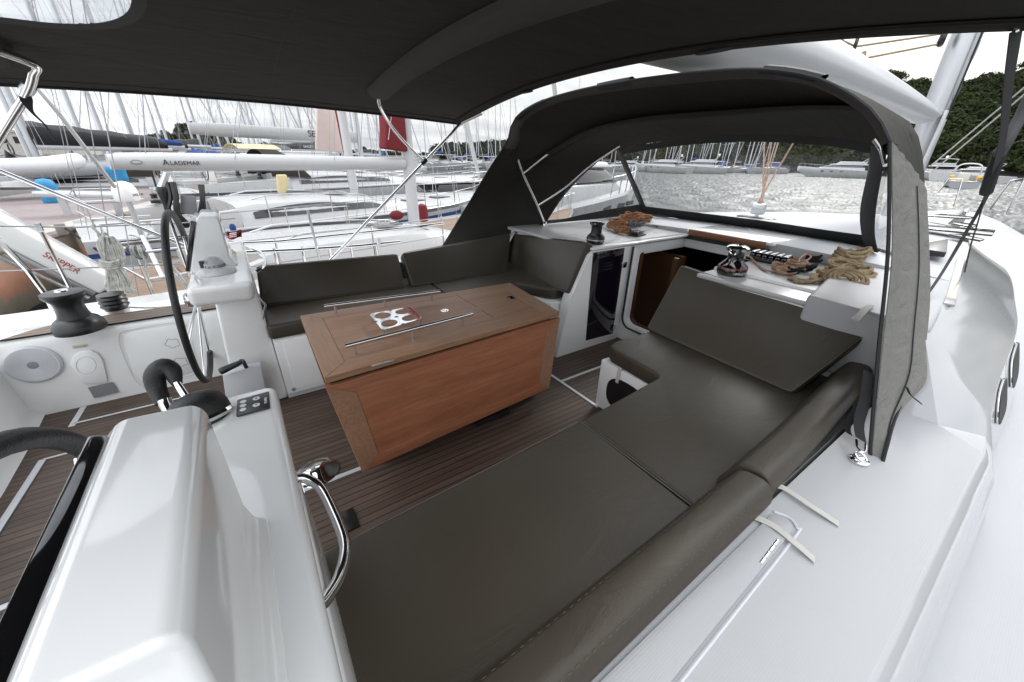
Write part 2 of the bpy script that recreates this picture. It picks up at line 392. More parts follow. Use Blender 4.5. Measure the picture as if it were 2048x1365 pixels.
# --- deck and hull sections, from the middle outwards
def sect_rows(stn, side):
    rows = []
    for x, pts in stn:
        rows.append([V((x, y, z)) if side < 0 else mir((x, y, z)) for y, z in pts])
    return rows
def refine(rows, n=6):
    out = []
    for i in range(len(rows) - 1):
        for k in range(n):
            out.append([lerp(p, q, k / n) for p, q in zip(rows[i], rows[i + 1])])
    return out + [rows[-1]]
def smooth_rows(rows, n):
    cols = [spline([r[j] for r in rows], n) for j in range(len(rows[0]))]
    return [[c[i] for c in cols] for i in range(n)]
fwd = [
 (2.45, [(.235, .845), (.205, .83), (-.055, .56), (-.075, .54), (-.13, .29), (-.62, .25)]),
 (2.8, [(.26, .86), (.23, .845), (-.02, .61), (-.04, .59), (-.15, .29), (-.61, .25)]),
 (3.6, [(.32, .88), (.29, .865), (.02, .66), (.0, .64), (-.13, .30), (-.58, .26)]),
 (4.2, [(.39, .885), (.36, .87), (.09, .69), (.07, .67), (-.06, .30), (-.56, .27)]),
 (5.2, [(.51, .885), (.48, .87), (.26, .76), (.24, .74), (.08, .32), (-.5, .29)]),
 (7.0, [(.84, .83), (.80, .82), (.60, .66), (.57, .62), (.40, .37), (-.3, .34)]),
 (9.0, [(1.2, .71), (1.16, .70), (.97, .53), (.95, .51), (.9, .43), (.1, .40)]),
 (10.5, [(1.42, .60), (1.4, .59), (1.32, .51), (1.3, .5), (1.26, .47), (.5, .45)]),
 (12.5, [(1.62, .57), (1.6, .565), (1.52, .55), (1.5, .54), (1.47, .53), (1.06, .51)]),
 (14.0, [(1.74, .59), (1.73, .585), (1.71, .58), (1.70, .575), (1.69, .57), (1.66, .56)])]
FWD = smooth_rows(sect_rows(fwd, -1), 60)
for p_ in FWD[0][:2]: p_.x = 2.30
FWDP = [[mir(p) for p in r] for r in FWD]
aft = [(x, [(.24, .53), (-.095, .53), (-.11, .522), (-.165, .43), (-.20, .28), (-.62, .25)]) for x in (-3.2, -1.5, 0, 1, 2.12)]
ramp = [[lerp(p, q, t) for p, q in zip(sect_rows(aft, -1)[-1], FWD[0])] for t in (0, .45)]
for p_ in ramp[1][:2]: p_.x = 2.20; p_.z = .535
ramp[1][2].z = .53
STB = refine(sect_rows(aft, -1), 3)[:-1] + ramp + FWD
B().grid([r[:2] for r in STB if r[0].x < 2.25]).build('coaming_top', M['nonskid'], yacht, ang=50)
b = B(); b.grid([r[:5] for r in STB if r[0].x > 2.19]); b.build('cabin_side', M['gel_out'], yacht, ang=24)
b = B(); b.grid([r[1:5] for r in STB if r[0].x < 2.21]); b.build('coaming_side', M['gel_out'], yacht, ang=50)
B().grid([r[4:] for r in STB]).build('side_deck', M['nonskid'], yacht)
def hullside(deck, sgn):
    rows = []
    for r in deck:
        e = r[-1]; k = .62 + .38 * max(0, min(1, (13 - e.x) / 9)); yl = YC + (e.y - YC) * k
        o = V((0, sgn, 0))
        fade = max(0, min(1, (14 - e.x) / .5))
        rows.append([e, e + o * .03 * fade + V((0, 0, .05)), e + o * .06 * fade + V((0, 0, .045)), V((e.x, e.y + sgn * .075 * fade, e.z - .25)), V((e.x, yl, -.55)), V((e.x, YC + (yl - YC) * .86, -1.1))])
    return rows
B().grid(hullside(STB, -1)).build('topside', M['gel'], yacht, ang=50)
# port: coaming with teak capping along the helm, mirrored cabin side further forward
def pst(x):
    g = 3.78 + .1 * min(1, max(0, (x + 1.4) / 1.4)) + .05 * max(0, x)
    k = max(0, min(1, (x - .0) / .25))     # the coaming climbs behind the settee
    zt = .50 + .17 * k * k * (3 - 2 * k)
    return (x, [(3.2, zt), (3.42, zt), (3.47, zt - .02), (3.5, zt - .06 - .0 * k), (3.53, .43), (g, .44)])
PORTA = [[V((x, y, z)) for y, z in pst(x)[1]] for x in (-3.0, -2.2, -1.4, -.9, -.5, -.1, .02, .07, .12, .17, .25, .6, 1.2, 1.8, 2.12)]
rampP = [[lerp(p, q, t) for p, q in zip(PORTA[-1], FWDP[0])] for t in (.03, .10, .3, .6, .85, .96)]
PORT = PORTA + rampP + FWDP
B().grid(PORT).build('side_deck', M['gel'], yacht, ang=60)
B().grid(hullside(PORT, 1)).build('topside', M['gel'], yacht, ang=50)
# inner walls
B().grid([[V((x, 3.2, z)) for z in (-.03, .2, .44, .475)] + [V((x, 3.208, .492)), V((x, 3.222, .5))] for x in (-3.0, -1.34, -.4, .0)]).build('coaming_wall', M['gel'], yacht, ang=60)
b = B(); q = []
for t in np.linspace(0, 1, 14):
    x = -1.3 + 1.5 * t; w = .20 * min(1, (t / .18)) ** .6 if t < .18 else .20
    q.append([V((x, 3.205, .503)), V((x, 3.205 + max(w, .004), .503)), V((x, 3.205 + max(w, .004), .512)), V((x, 3.205, .512))])
b.grid(q, closed=True).build('teak_capping', M['teak_top'], yacht, smooth=False)
# aft seat moulding on the port quarter
b = B(); rows = []
for x0, z in ((-1.30, 0), (-1.345, .06), (-1.36, .33), (-1.39, .43), (-1.46, .475), (-1.6, .49), (-2.6, .49)):
    rows.append([V((x0 + .05 * math.sin((y - 1.4) * 1.7), y, z)) for y in np.linspace(.2, 3.2, 9)])
b.grid(rows).build('helm_seat', M['gel'], yacht, ang=60)
# settee base with locker front
b = B(); b.box((-.02, 2.585, .04), (2.3, 3.25, .445)); b.box((1.9, 2.2, .0), (2.3, 2.585, .445)); b.build('settee_base', M['gel'], yacht, bevel=.008)
B().box((-.02, 2.61, 0), (1.9, 3.0, .04)).build('toe_kick', M['grey_gel'], yacht)
B().box((.03, 2.578, .07), (1.2, 2.5845, .425)).build('locker_door', M['gel'], yacht, bevel=.003)
B().lathe([(.012, 0), (.012, .004), (.009, .005)], PY(587, 779, 2.578), (0, -1, 0), 16).build('thumb_latch', M['label'], yacht)
# end locker beside the companionway with the smoked door
poly = [(1.90, 2.08, .0), (2.64, 2.08, .0), (2.64, 2.08, .855), (2.20, 2.08, .855), (2.16, 2.08, .83), (2.0, 2.08, .5)]
B().prism(poly, (0, .10, 0)).build('end_locker', M['gel'], yacht, bevel=.008)
B().box((2.30, 2.181, 0), (2.64, 3.38, .842)).build('locker_body', M['gel'], yacht, bevel=.008)
d = B(); qd = [PY(*p, 2.074) for p in ((1172, 682), (1226, 668), (1250, 496), (1187, 506))]
d.slab(qd, .02); door = d.build('smoked_door', M['acrylic'], yacht, bevel=.004)
for py_ in (530, 656):
    p = PY(1250 if py_ < 600 else 1228, py_, 2.07); B().box(p + V((-.02, -.006, -.025)), p + V((.02, .004, .025))).build('hinge', M['steel'], door, bevel=.004)
for k in range(3):
    p = PY(1216 + k * .5, 527 + k * 6, 2.072); B().box(p + V((-.05, -.002, -.004)), p + V((.05, .002, .004))).build('vent_slot', M['black'], door)
# companionway
def rrect(y0, y1, z0, z1, r, n=6):
    out = []
    for cy_, cz, a0 in ((y1 - r, z1 - r, 0), (y0 + r, z1 - r, 90), (y0 + r, z0 + r, 180), (y1 - r, z0 + r, 270)):
        for k in range(n + 1):
            a = math.radians(a0 + 90 * k / n); out.append((cy_ + r * math.cos(a), cz + r * math.sin(a)))
    return out
XB = 2.66
def upath(y0, y1, zb, zt, r, n=7):     # U-shaped outline: down the port side, round the corners, up the starboard side
    out = [(y1, zt), (y1, zb + r + .2)]
    for cy_, a0 in ((y1 - r, 0), (y0 + r, -90)):
        for k in range(n + 1):
            a = math.radians(a0 - 90 * k / n); out.append((cy_ + r * math.cos(a), zb + r + r * math.sin(a)))
    return out + [(y0, zb + r + .2), (y0, zt)]
b = B(); inner = upath(1.36, 2.04, .16, .842, .07); outer = upath(.25, 2.1, -.02, .842, .001)
b.grid([[V((XB, y, z)) for y, z in outer], [V((XB, y, z)) for y, z in inner], [V((XB + .06, y, z)) for y, z in inner]])
b.build('companionway_bulkhead', M['gel'], yacht, ang=30)
B().tube([V((XB - .004, y, z)) for y, z in upath(1.33, 2.07, .13, .85, .09)], .009, 6).build('companionway_seal', M['black'], yacht)
B().grid([[V((x, y, z)) for y, z in upath(1.368, 2.032, .168, .80, .065)] for x in (XB + .06, XB + .10)]).build('wood_jamb', M['interior_wood'], yacht)
b = B(); b.box((XB + .1, .62, -1.1), (5.0, 2.95, .80)); sal = b.build('saloon', M['dark'], yacht)
for f in sal.data.polygons: pass
bm = bmesh.new(); bm.from_mesh(sal.data)
bm.faces.ensure_lookup_table()
kill = [f for f in bm.faces if f.calc_center_median().x + 4 < XB + .2]
top = [f for f in bm.faces if f.normal.z > .9]
bmesh.ops.delete(bm, geom=kill + top, context='FACES'); bmesh.ops.reverse_faces(bm, faces=bm.faces); bm.to_mesh(sal.data); bm.free()
B().box((3.3, 2.0, -1.0), (3.36, 2.9, .7)).build('saloon_panel', M['interior_wood'], sal)
B().box((3.0, 1.86, -.6), (3.03, 1.9, .75)).build('saloon_post', M['interior_wood'], sal)
B().box((3.28, 1.75, .25), (3.29, 1.95, .4)).build('paper_notice', M['label'], sal)
# cabin roof in three pieces round the hatch opening
ZR = .872
b = B()
b.hexa([V(p) for p in ((2.2, 2.12, ZR - .03), (3.55, 2.12, ZR - .03), (3.55, 3.24, ZR - .03), (2.2, 3.3, ZR - .03), (2.2, 2.12, ZR), (3.55, 2.12, ZR), (3.55, 3.24, ZR), (2.2, 3.3, ZR))])
b.build('cabin_top', M['gel2'], yacht, bevel=.012)
B().box((2.19, 2.085, ZR - .012), (3.52, 2.16, ZR + .008)).build('hatch_rail', M['gel'], yacht, bevel=.006)
B().box((2.67, 2.125, ZR - .12), (3.5, 2.15, ZR - .031)).build('hatch_coaming', M['gel'], yacht, bevel=.004)
B().box((3.5, 1.34, ZR - .12), (3.53, 2.15, ZR - .031)).build('hatch_coaming', M['gel'], yacht, bevel=.004)
b = B(); zs = .825
b.box((2.45, .30, .3), (2.655, 1.36, zs - .0301)); b.build('bench_back', M['gel'], yacht)
B().box((2.45, .30, zs - .03), (3.55, 1.36, zs)).build('cabin_top', M['gel2'], yacht, bevel=.01)
c0 = PZ(1620, 600, .872)
b = B(); b.hexa([V(p) for p in ((2.40, .215, .5), (4.1, .36, .5), (4.1, .98, .5), (2.40, .70, .5), (2.40, .215, .862), (4.1, .36, .872), (4.1, .98, .872), (2.40, .70, .872))])
b.build('roof_panel', M['nonskid'], yacht, bevel=.02, seg=3)
rows = []
for r, rp in zip(FWD, FWDP):
    if r[0].x < 3.5: continue
    a0, a1 = r[0], rp[0]
    rows.append([V((a0.x, a0.y + (a1.y - a0.y) * t, a0.z + .05 * (1 - (2 * t - 1) ** 2) - .012 * (1 if a0.x < 4.4 else 0))) for t in np.linspace(0, 1, 15)])
rows = [[V((3.54, p.y, p.z - .12)) for p in rows[0]], [V((3.54, p.y, p.z)) for p in rows[0]]] + rows
B().grid(rows).build('cabin_top', M['nonskid'], yacht, solid=0)
# sliding hatch with wooden pull
b = B(); b.box((3.5, 1.36, ZR + .022), (4.35, 2.14, ZR + .05)); b.build('sliding_hatch', M['gel'], yacht, bevel=.01)
wq = [PZ(1398, 471, ZR + .03), PZ(1525, 492, ZR + .03)]
b = B(); b.box((3.46, 1.42, ZR + .0), (3.495, 2.10, ZR + .055)); b.build('hatch_pull', pmat('varnished_teak', (.22, .085, .035), .35, noise=.25, nscale=20), yacht, bevel=.004)
B().box((3.44, 1.38, ZR - .03), (3.5, 2.13, ZR - .001)).build('hatch_gap_shade', M['black'], yacht)  # black bar painted in for the shade under the sliding hatch
# starboard bench base
b = B(); b.prism([(-.02, .86, 0), (1.09, .94, 0), (1.62, .99, 0), (1.69, 1.03, 0), (1.69, 1.43, 0), (2.6, 1.40, 0), (2.6, .26, 0), (-.02, .26, 0)], (0, 0, .352))
b.build('bench_base', M['gel'], yacht, bevel=.012)
B().grid([[V((x, .255, z)) for z in (-.03, .3, .525)] for x in (-2.6, 0, 1, 2.5)]).build('coaming_wall', M['gel'], yacht)
ov = []
for k in range(28):
    a = 2 * PI * k / 28; ca, sa = math.cos(a), math.sin(a)
    ov.append(V((1.686, 1.20 + .15 * math.copysign(abs(ca) ** .75, ca), .175 + .115 * math.copysign(abs(sa) ** .75, sa))))
B().prism(ov, (.02, 0, 0)).build('cubby_hole_shade', M['black'], yacht)  # flat black plate drawn as the shade inside the hole
st = B(); q = [PX(1240, 735, 1.683), PX(1236, 752, 1.681), PX(1233, 766, 1.68)]
st.grid([[p + V((0, .012, 0)), p - V((0, .012, 0))] for p in q]).build('strap', M['tape'], yacht, solid=.002)
# coaming locker lid, hinge and straps
zc = .531
b = B(); lid = [PZ(1545, 985, zc), PZ(1590, 1052, zc), PZ(1582, 1075, zc), PZ(1240, 1420, zc), PZ(1100, 1500, zc), PZ(1170, 1365, zc)]
lid = [V((p.x, p.y, zc)) for p in lid]
lid = [V((1.13, .215, zc)), V((1.15, .175, zc)), V((1.12, .152, zc)), V((-.3, .105, zc)), V((-.4, .215, zc))]
b.prism(lid, (0, 0, .008)).build('locker_lid', M['nonskid'], yacht, bevel=.004)
gr = [V((-.3, .094, zc + .001)), V((.6, .124, zc + .001)), V((1.10, .140, zc + .001)), V((1.145, .150, zc + .001)), V((1.165, .178, zc + .001)), V((1.15, .215, zc + .001))]
B().tube(spline(gr, 40), .0045, 6).build('lid_channel', M['grey_gel'], yacht)
hp = [PZ(1556, 1082, zc + .004), PZ(1520, 1130, zc + .004)]
h = B()
for k in range(4):
    h.tube([lerp(hp[0], hp[1], k / 4 + .02), lerp(hp[0], hp[1], (k + 1) / 4 - .02)], .0065, 10)
h.build('lid_hinge', M['steel'], yacht)
for pts in (((1530, 968), (1566, 975), (1620, 1010), (1678, 1048)), ((1500, 1030), (1545, 1050), (1590, 1085), (1630, 1120))):
    s = B(); ctr = spline([PZ(x, y, zc + (.012 if i in (1, 2) else .004)) for i, (x, y) in enumerate(pts)], 14)
    s.grid([[p + V((.011, .004, 0)), p - V((.011, .004, 0))] for p in ctr]).build('strap', M['tape'], yacht, solid=.0015)
s = B(); ctr = [PZ(1710, 640, .885), PZ(1722, 628, .885), PZ(1732, 618, .884), PZ(1742, 610, .878)]
s.grid([[p + V((.0, .014, 0)), p - V((.0, .014, 0))] for p in ctr]).build('strap', M['tape'], yacht, solid=.002)
# cabin side portlights, strip and padeyes
def flank(x, t, j=3):
    r = min(range(len(FWD)), key=lambda i: abs(FWD[i][0].x - x)); p, q = FWD[r][j], FWD[r][j + 1]
    return lerp(p, q, t)
for x0, x1 in ((2.70, 2.98), (3.2, 3.6)):
    rows = []
    ed = []
    for k in range(28):
        a = 2 * PI * k / 28; cx_, sx_ = math.cos(a), math.sin(a)
        x = (x0 + x1) / 2 + (x1 - x0) / 2 * math.copysign(abs(cx_) ** .6, cx_); t = .36 + .27 * math.copysign(abs(sx_) ** .6, sx_)
        i = 0
        while i < len(FWD) - 2 and FWD[i + 1][0].x < x: i += 1
        u = (x - FWD[i][0].x) / (FWD[i + 1][0].x - FWD[i][0].x)
        p = lerp(lerp(FWD[i][3], FWD[i + 1][3], u), lerp(FWD[i][4], FWD[i + 1][4], u), t)
        ed.append(p + V((0, -.006, .002)))
    pl = B().prism(ed, (0, -.006, .002)).build('portlight', pmat('dark_portlight', (.008, .008, .009), .5, spec=.25), yacht)
    B().tube(ed, .004, 6, closed=True).build('portlight_frame', M['steel'], pl)
# wooden coloured strip along the roof edge
q0, q1 = PZ(1897, 612, .855), PZ(1938, 455, .905)
b = B(); d = (q1 - q0).normalized(); n_ = V((-d.y, d.x, 0)) * .02; h = V((0, 0, .012))
b.hexa([q0 - n_, q1 - n_, q1 + n_, q0 + n_, q0 - n_ + h, q1 - n_ + h, q1 + n_ + h, q0 + n_ + h]); b.build('roof_grabrail', pmat('bleached_teak', (.52, .49, .43), .6, noise=.2, nscale=9), yacht, bevel=.006)
e = q0 + d * .13
B().hexa([q0 - n_ * 1.05 - d * .01, e - n_ * 1.05, e + n_ * 1.05, q0 + n_ * 1.05 - d * .01, q0 - n_ * 1.05 - d * .01 + h * 1.1, e - n_ * 1.05 + h * 1.1, e + n_ * 1.05 + h * 1.1, q0 + n_ * 1.05 - d * .01 + h * 1.1]).build('rail_end', M['label'], yacht, bevel=.004)
# roof hatches and portlights of dark acrylic further forward
def roofquad(name, mat, pts, z, t=.02, bev=.008):
    P = [PZ(x, y, z) for x, y in pts]; n = (P[1] - P[0]).cross(P[3] - P[0])
    if n.z < 0: P.reverse()
    return B().slab([V((p.x, p.y, z + t)) for p in P], t).build(name, mat, yacht, bevel=bev)
roofquad('roof_hatch', M['blackgloss'], [(1848, 453), (1990, 464), (1984, 474), (1848, 460)], .93)
roofquad('roof_hatch', M['blackgloss'], [(1852, 434), (1880, 430), (1948, 437), (1940, 440)], .88)
roofquad('roof_hatch', M['blackgloss'], [(1902, 450), (1915, 447), (1955, 453), (1946, 457)], .91)
roofquad('roof_hatch', M['blackgloss'], [(1895, 472), (1925, 472), (1968, 483), (1960, 485)], .92)
roofquad('line_organiser', M['black'], [(1850, 510), (1888, 516), (1892, 487), (1850, 495)], .92, .04)
# deck ring and black mooring lead on the starboard side deck
for px, py, r in ((2003, 888, .018), (2030, 912, .026)):
    p = PZ(px, py, .262); b = B(); b.lathe([(r * .5, 0), (r, .002), (r * 1.05, .008), (r * .7, .016), (r * .45, .014)], p, (0, .15, 1), 18)
    k = b.build('deck_lead', M['black'], yacht)
    B().lathe([(r * .4, .0), (r * .4, .016), (r * .2, .019)], p, (0, .15, 1), 14).build('lead_bolt', M['steel'], k)
# port wall fittings
YW = 3.196
def wallp(px, py, y=YW): return PY(px, py, y)
c = wallp(67, 729); b = B()
sp_ = b.lathe([(.118, -.004), (.118, .006), (.106, .014), (.096, .013)], c, (0, -1, 0), 40).build('loudspeaker', M['grey_gel'], yacht)
B().lathe([(.0955, .008), (.0955, .012)], c, (0, -1, 0), 36).build('speaker_backing', M['solar'], sp_)
g = B()
for k in range(11): g.lathe([(.028 + k * .0063, .012), (.0313 + k * .0063, .0145), (.0318 + k * .0063, .012)], c, (0, -1, 0), 40, cap=False)
g.build('grille', M['grey_gel'], sp_)
B().lathe([(.024, .012), (.022, .016), (.0, .018)], c, (0, -1, 0), 24).build('speaker_cone', M['label'], sp_)
# shower box cover: rounded top, tapered foot
cov = [(147, 712), (160, 702), (180, 699), (196, 706), (206, 720), (211, 740), (215, 759), (214, 764), (166, 767), (152, 742), (140, 728)]
B().prism([wallp(x, y) for x, y in cov], (0, -.012, 0)).build('socket_cover', M['gel'], yacht, bevel=.005)
roundp = [wallp(172 + 20 * math.cos(a), 731 + 17 * math.sin(a), YW - .0125) for a in np.linspace(0, 2 * PI, 28)[:-1]]
B().tube(roundp, .0015, 5, closed=True).build('cover_ring', M['grey_gel'], yacht)
pq = [wallp(176, 775), wallp(226, 764), wallp(237, 784), wallp(189, 796)]
pl = B().slab([p + V((0, -.003, 0)) for p in pq], .003).build('builders_plate', M['label'], yacht)
xd = pq[1] - pq[0]; yd = pq[0] - pq[3]
def on_plate(u, v): return pq[3] + xd * u + yd * v + V((0, -.0035, 0))
for u, v, s, t in ((.2, .76, .020, 'DUFOUR'), (.1, .60, .010, 'DESIGN CATEGORY A'), (.06, .38, .020, 'CE'), (.30, .42, .016, 'DUFOUR 56'), (.45, .22, .010, 'A  B  C  D'), (.45, .08, .010, '12 16 20'), (.1, .08, .012, 'kg')):
    text(t, s, on_plate(u, v), xd, yd, M['ink'], pl, ext=.0003)
sq = [wallp(144, 692), wallp(172, 688), wallp(173, 694), wallp(146, 698)]
sk = B().slab([p + V((0, -.0015, 0)) for p in sq], .0015).build('warning_sticker', M['sticker'], yacht)
text('IMPORTANT', .011, sq[3] + V((.006, -.003, .004)), sq[1] - sq[0], sq[0] - sq[3], M['ink'], sk, ext=.0002)
# access panel and its two caps
acc = [(247, 671), (262, 664), (350, 650), (372, 668), (388, 735), (384, 744), (300, 768), (280, 760), (266, 742), (248, 690)]
B().prism([wallp(x, y) for x, y in acc], (0, -.004, 0)).build('access_panel', M['gel'], yacht, bevel=.003)
B().tube(spline([wallp(x, y, YW - .0005) for x, y in [(240, 668), (262, 660), (352, 646), (378, 664), (394, 735), (390, 748), (300, 773), (276, 766), (262, 746), (241, 695)]], 60, True), .0014, 5, closed=True).build('panel_gap', M['grey_gel'], yacht)
for cx_, cy_ in ((345, 687), (361, 725)):
    B().tube([wallp(cx_ + (14 + 1.6 * math.sin(5 * a)) * math.cos(a), cy_ + (8.5 + 1.2 * math.sin(5 * a)) * math.sin(a), YW - .0048) for a in np.linspace(0, 2 * PI, 40)[:-1]], .0011, 5, closed=True).build('cap_ring', M['ink'], yacht)
# chrome plate on the sole
p = PZ(636, 946, 0); b = B()
b.lathe([(.105, .0), (.105, .005), (.08, .012), (.055, .03), (.02, .038), (0, .039)], p, (0, 0, 1), 30); fp = b.build('sole_plate', M['chrome'], yacht)
for a in range(5):
    B().lathe([(.008, 0), (.008, .0075), (.0, .009)], p + V((.092 * math.cos(a * 1.257 + .4), .092 * math.sin(a * 1.257 + .4), 0)), (0, 0, 1), 10).build('screw', M['black'], fp)
p = PZ(701, 1056, 0)
B().box(p + V((-.035, -.02, 0)), p + V((.035, .1, .012))).build('sole_stop', M['black'], yacht, bevel=.006)
# anchor-bow pulpit rails
for pts in ([(1854, 415), (1874, 388), (1899, 357), (1925, 358), (1908, 414)], [(1980, 420), (2004, 385), (2022, 362), (2050, 356), (2012, 430)]):
    K = [PX(x, y, 12.6 if pts[0][0] < 1900 else 12.0) for x, y in pts]
    B().tube(K, .016, 6).build('pulpit_rail', M['steel'], yacht)
for a_, b_ in (((1874, 388), (1917, 388)), ((2004, 385), (2030, 391))):
    B().tube([PX(*a_, 12.5), PX(*b_, 12.5)], .012, 6).build('pulpit_rail', M['steel'], yacht)
# port guardrails: stanchions and wires, pushpit tube at the quarter
def post(px, py, top, y=3.9, r=.012):
    p0 = PY(px, py, y); B().tube([p0, V((p0.x, p0.y, top))], r, 8).build('stanchion', M['steel'], yacht)
p0 = PY(153, 602, 3.82); B().tube([p0, V((p0.x, p0.y, 1.0))], .012, 8).build('stanchion', M['steel'], yacht)
B().box(p0 + V((-.012, -.012, .48)), p0 + V((.012, .012, .53))).build('stanchion_cap', M['steel'], yacht)
B().tube([PY(107, 622, 3.8), PY(92, 590, 3.8), PY(55, 540, 3.8), PY(0, 484, 3.8), PY(-60, 420, 3.8)], .017, 8).build('pushpit_tube', M['steel'], yacht)
for w in ([(-40, 452), (150, 455), (360, 447), (470, 437)], [(-40, 545), (150, 537), (360, 528)]):
    B().tube([PY(x, y, 3.84) for x, y in w], .005, 6).build('guard_wire', M['wire'], yacht)
for w, r in (([(440, 489), (560, 483), (760, 462), (888, 447)], .013), ([(470, 506), (600, 500), (720, 492), (800, 484)], .017)):
    B().tube([PY(x, y, 3.95) for x, y in w], r, 8).build('guard_rail', M['steel'], yacht)
for px in (548, 604, 658, 702, 752):
    p0 = PY(px, 497 - (px - 548) * .05, 3.95); B().tube([p0, p0 - V((0, 0, .35))], .014, 8).build('stanchion', M['steel'], yacht)
B().tube([PY(615, 420, 3.92), PY(640, 520, 3.92)], .011, 6).build('stanchion', M['alu'], yacht)
B().tube([PY(758, 477, 3.93), PY(757, 500, 3.93)], .018, 8).build('stanchion', M['alu'], yacht)
# ================================================================ TABLE
tab = thing('cockpit_table', 'brown wooden drop-leaf cockpit table with two steel handrails on top', 'table', (.85, 2.0, 0))
ZT = .64
T = [PZ(650, 757, ZT), PZ(1119, 624, ZT), PZ(1020, 566, ZT), PZ(600, 632, ZT)]   # near-left, near-right, far-right, far-left
def uv(u, v, z=0): return lerp(lerp(T[0], T[1], u), lerp(T[3], T[2], u), v) + V((0, 0, z))
def frame_panel(q, wx, wy, mx, my, nm, t=.028, parent=None):
    """panel with mitred border boards: q = quad corners; boards stand 1.5 mm proud"""
    q = [V(p) for p in q]
    f = lambda u, v: lerp(lerp(q[0], q[1], u), lerp(q[3], q[2], u), v)
    n = (q[1] - q[0]).cross(q[3] - q[0]).normalized()
    core = B().slab([f(wx, wy), f(1 - wx, wy), f(1 - wx, 1 - wy), f(wx, 1 - wy)], t).build(nm, mx, parent, bevel=.001, smooth=False)
    e = .0008
    for A, mt in (([f(e, 0), f(1 - e, 0), f(1 - wx, wy - e), f(wx, wy - e)], mx), ([f(wx, 1 - wy + e), f(1 - wx, 1 - wy + e), f(1 - e, 1), f(e, 1)], mx),
                  ([f(0, e), f(wx - e, wy), f(wx - e, 1 - wy), f(0, 1 - e)], my), ([f(1 - wx + e, wy), f(1, e), f(1, 1 - e), f(1 - wx + e, 1 - wy)], my)):
        B().slab([p + n * .001 for p in A], t + .001).build('edge_board', mt, core, bevel=.002, smooth=False)
    return core
top = frame_panel(T, .075, .13, M['tabx'], M['taby'], 'tabletop', parent=tab)
LV = [PY(725, 945, 1.49), PY(1098, 777, 1.585), None, None]
LV[2] = PZ(1121, 631, ZT - .012); LV[3] = PZ(652, 770, ZT - .012)
LV[2].y = T[1].y - .012; LV[3].y = T[0].y - .012
LV = [PY(725, 945, T[0].y - .02), PY(1098, 777, T[1].y - .02), PY(1120, 636, T[1].y - .010), PY(652, 776, T[0].y - .010)]
leaf = frame_panel(LV, .08, .13, M['leafx'], M['leafy'], 'drop_leaf', .026, tab)
B().slab([V((LV[3].x + .02, LV[3].y + .03, ZT - .075)), V((LV[2].x - .05, LV[2].y + .03, ZT - .075)), V((LV[2].x - .05, LV[2].y + .03, ZT - .029)), V((LV[3].x + .02, LV[3].y + .03, ZT - .029))], .01).build('hinge_gap_shade', M['black'], tab)  # black slab added for the shade between tabletop and leaf
LF = [p + V((0, 2 * (2.0 - p.y), 0)) for p in LV]
b = B(); b.slab([V((LV[1].x, T[2].y + .012, LV[1].z)), V((LV[0].x, T[3].y + .012, LV[0].z)), V((T[3].x, T[3].y + .012, ZT - .03)), V((T[2].x, T[2].y + .012, ZT - .03))], .024).build('drop_leaf', M['leafx'], tab)
b = B(); b.hexa([V(p) for p in ((.3, 1.66, .02), (1.42, 1.72, .02), (1.42, 2.24, .02), (.3, 2.3, .02), (.3, 1.66, ZT - .04), (1.42, 1.72, ZT - .04), (1.42, 2.24, ZT - .04), (.3, 2.3, ZT - .04))]); b.build('pedestal', M['dark'], tab, bevel=.01)
p = PZ(985, 838, .0); B().box((p.x - .12, p.y - .02, 0), (p.x + .12, p.y + .2, .035)).build('foot', M['black'], tab, bevel=.01)
p = PY(765, 727, T[0].y - .01); B().box(p + V((-.05, -.006, -.004)), p + V((.05, .004, .004))).build('hinge', M['steel'], tab, bevel=.002)
p = PY(1020, 659, T[1].y - .01); B().box(p + V((-.05, -.006, -.004)), p + V((.05, .004, .004))).build('hinge', M['steel'], tab, bevel=.002)
for pts, posts in ((((648, 613), (880, 583)), ((671, 620), (771, 604), (864, 590))), (((690, 693), (945, 628)), ((715, 700), (832, 668), (930, 641)))):
    zr = ZT + .058
    r = B().tube([PZ(*pts[0], zr), PZ(*pts[1], zr)], .0105, 14).build('handrail', M['steel'], tab)
    for p in posts:
        k = PZ(*p, zr - .012); k = V((k.x, k.y, zr))
        a_, b_ = PZ(*pts[0], zr), PZ(*pts[1], zr); d = b_ - a_; k = a_ + d * ((k - a_).dot(d) / d.length_squared)
        B().tube([V((k.x, k.y, ZT)), V((k.x, k.y, zr))], .0075, 10).build('post', M['steel'], r)
p = PZ(889, 622, ZT); l = B().lathe([(.026, 0), (.026, .003), (.02, .0035), (.018, .001), (0, .001)], p, n=24).build('flush_latch', M['chrome'], tab)
B().box(p + V((-.006, -.014, .002)), p + V((.006, .014, .006)), .5).build('latch_tongue', M['steel'], l)
p = PZ(1022, 596, ZT); B().lathe([(.028, 0), (.028, .004), (.022, .005), (.02, .002), (0, .002)], p, n=24).build('socket', M['blackgloss'], tab)
for a_, b_ in (((912, 590), (952, 613)), ((962, 620), (985, 634)), ((1030, 590), (1075, 610))):
    p, q = PZ(*a_, ZT + .0012), PZ(*b_, ZT + .0012); n_ = (q - p).normalized(); n_ = V((-n_.y, n_.x, 0)) * .0012
    B().hexa([p - n_ - V((0, 0, .002)), q - n_ - V((0, 0, .002)), q + n_ - V((0, 0, .002)), p + n_ - V((0, 0, .002)), p - n_, q - n_, q + n_, p + n_]).build('lid_seam', M['ink'], tab)
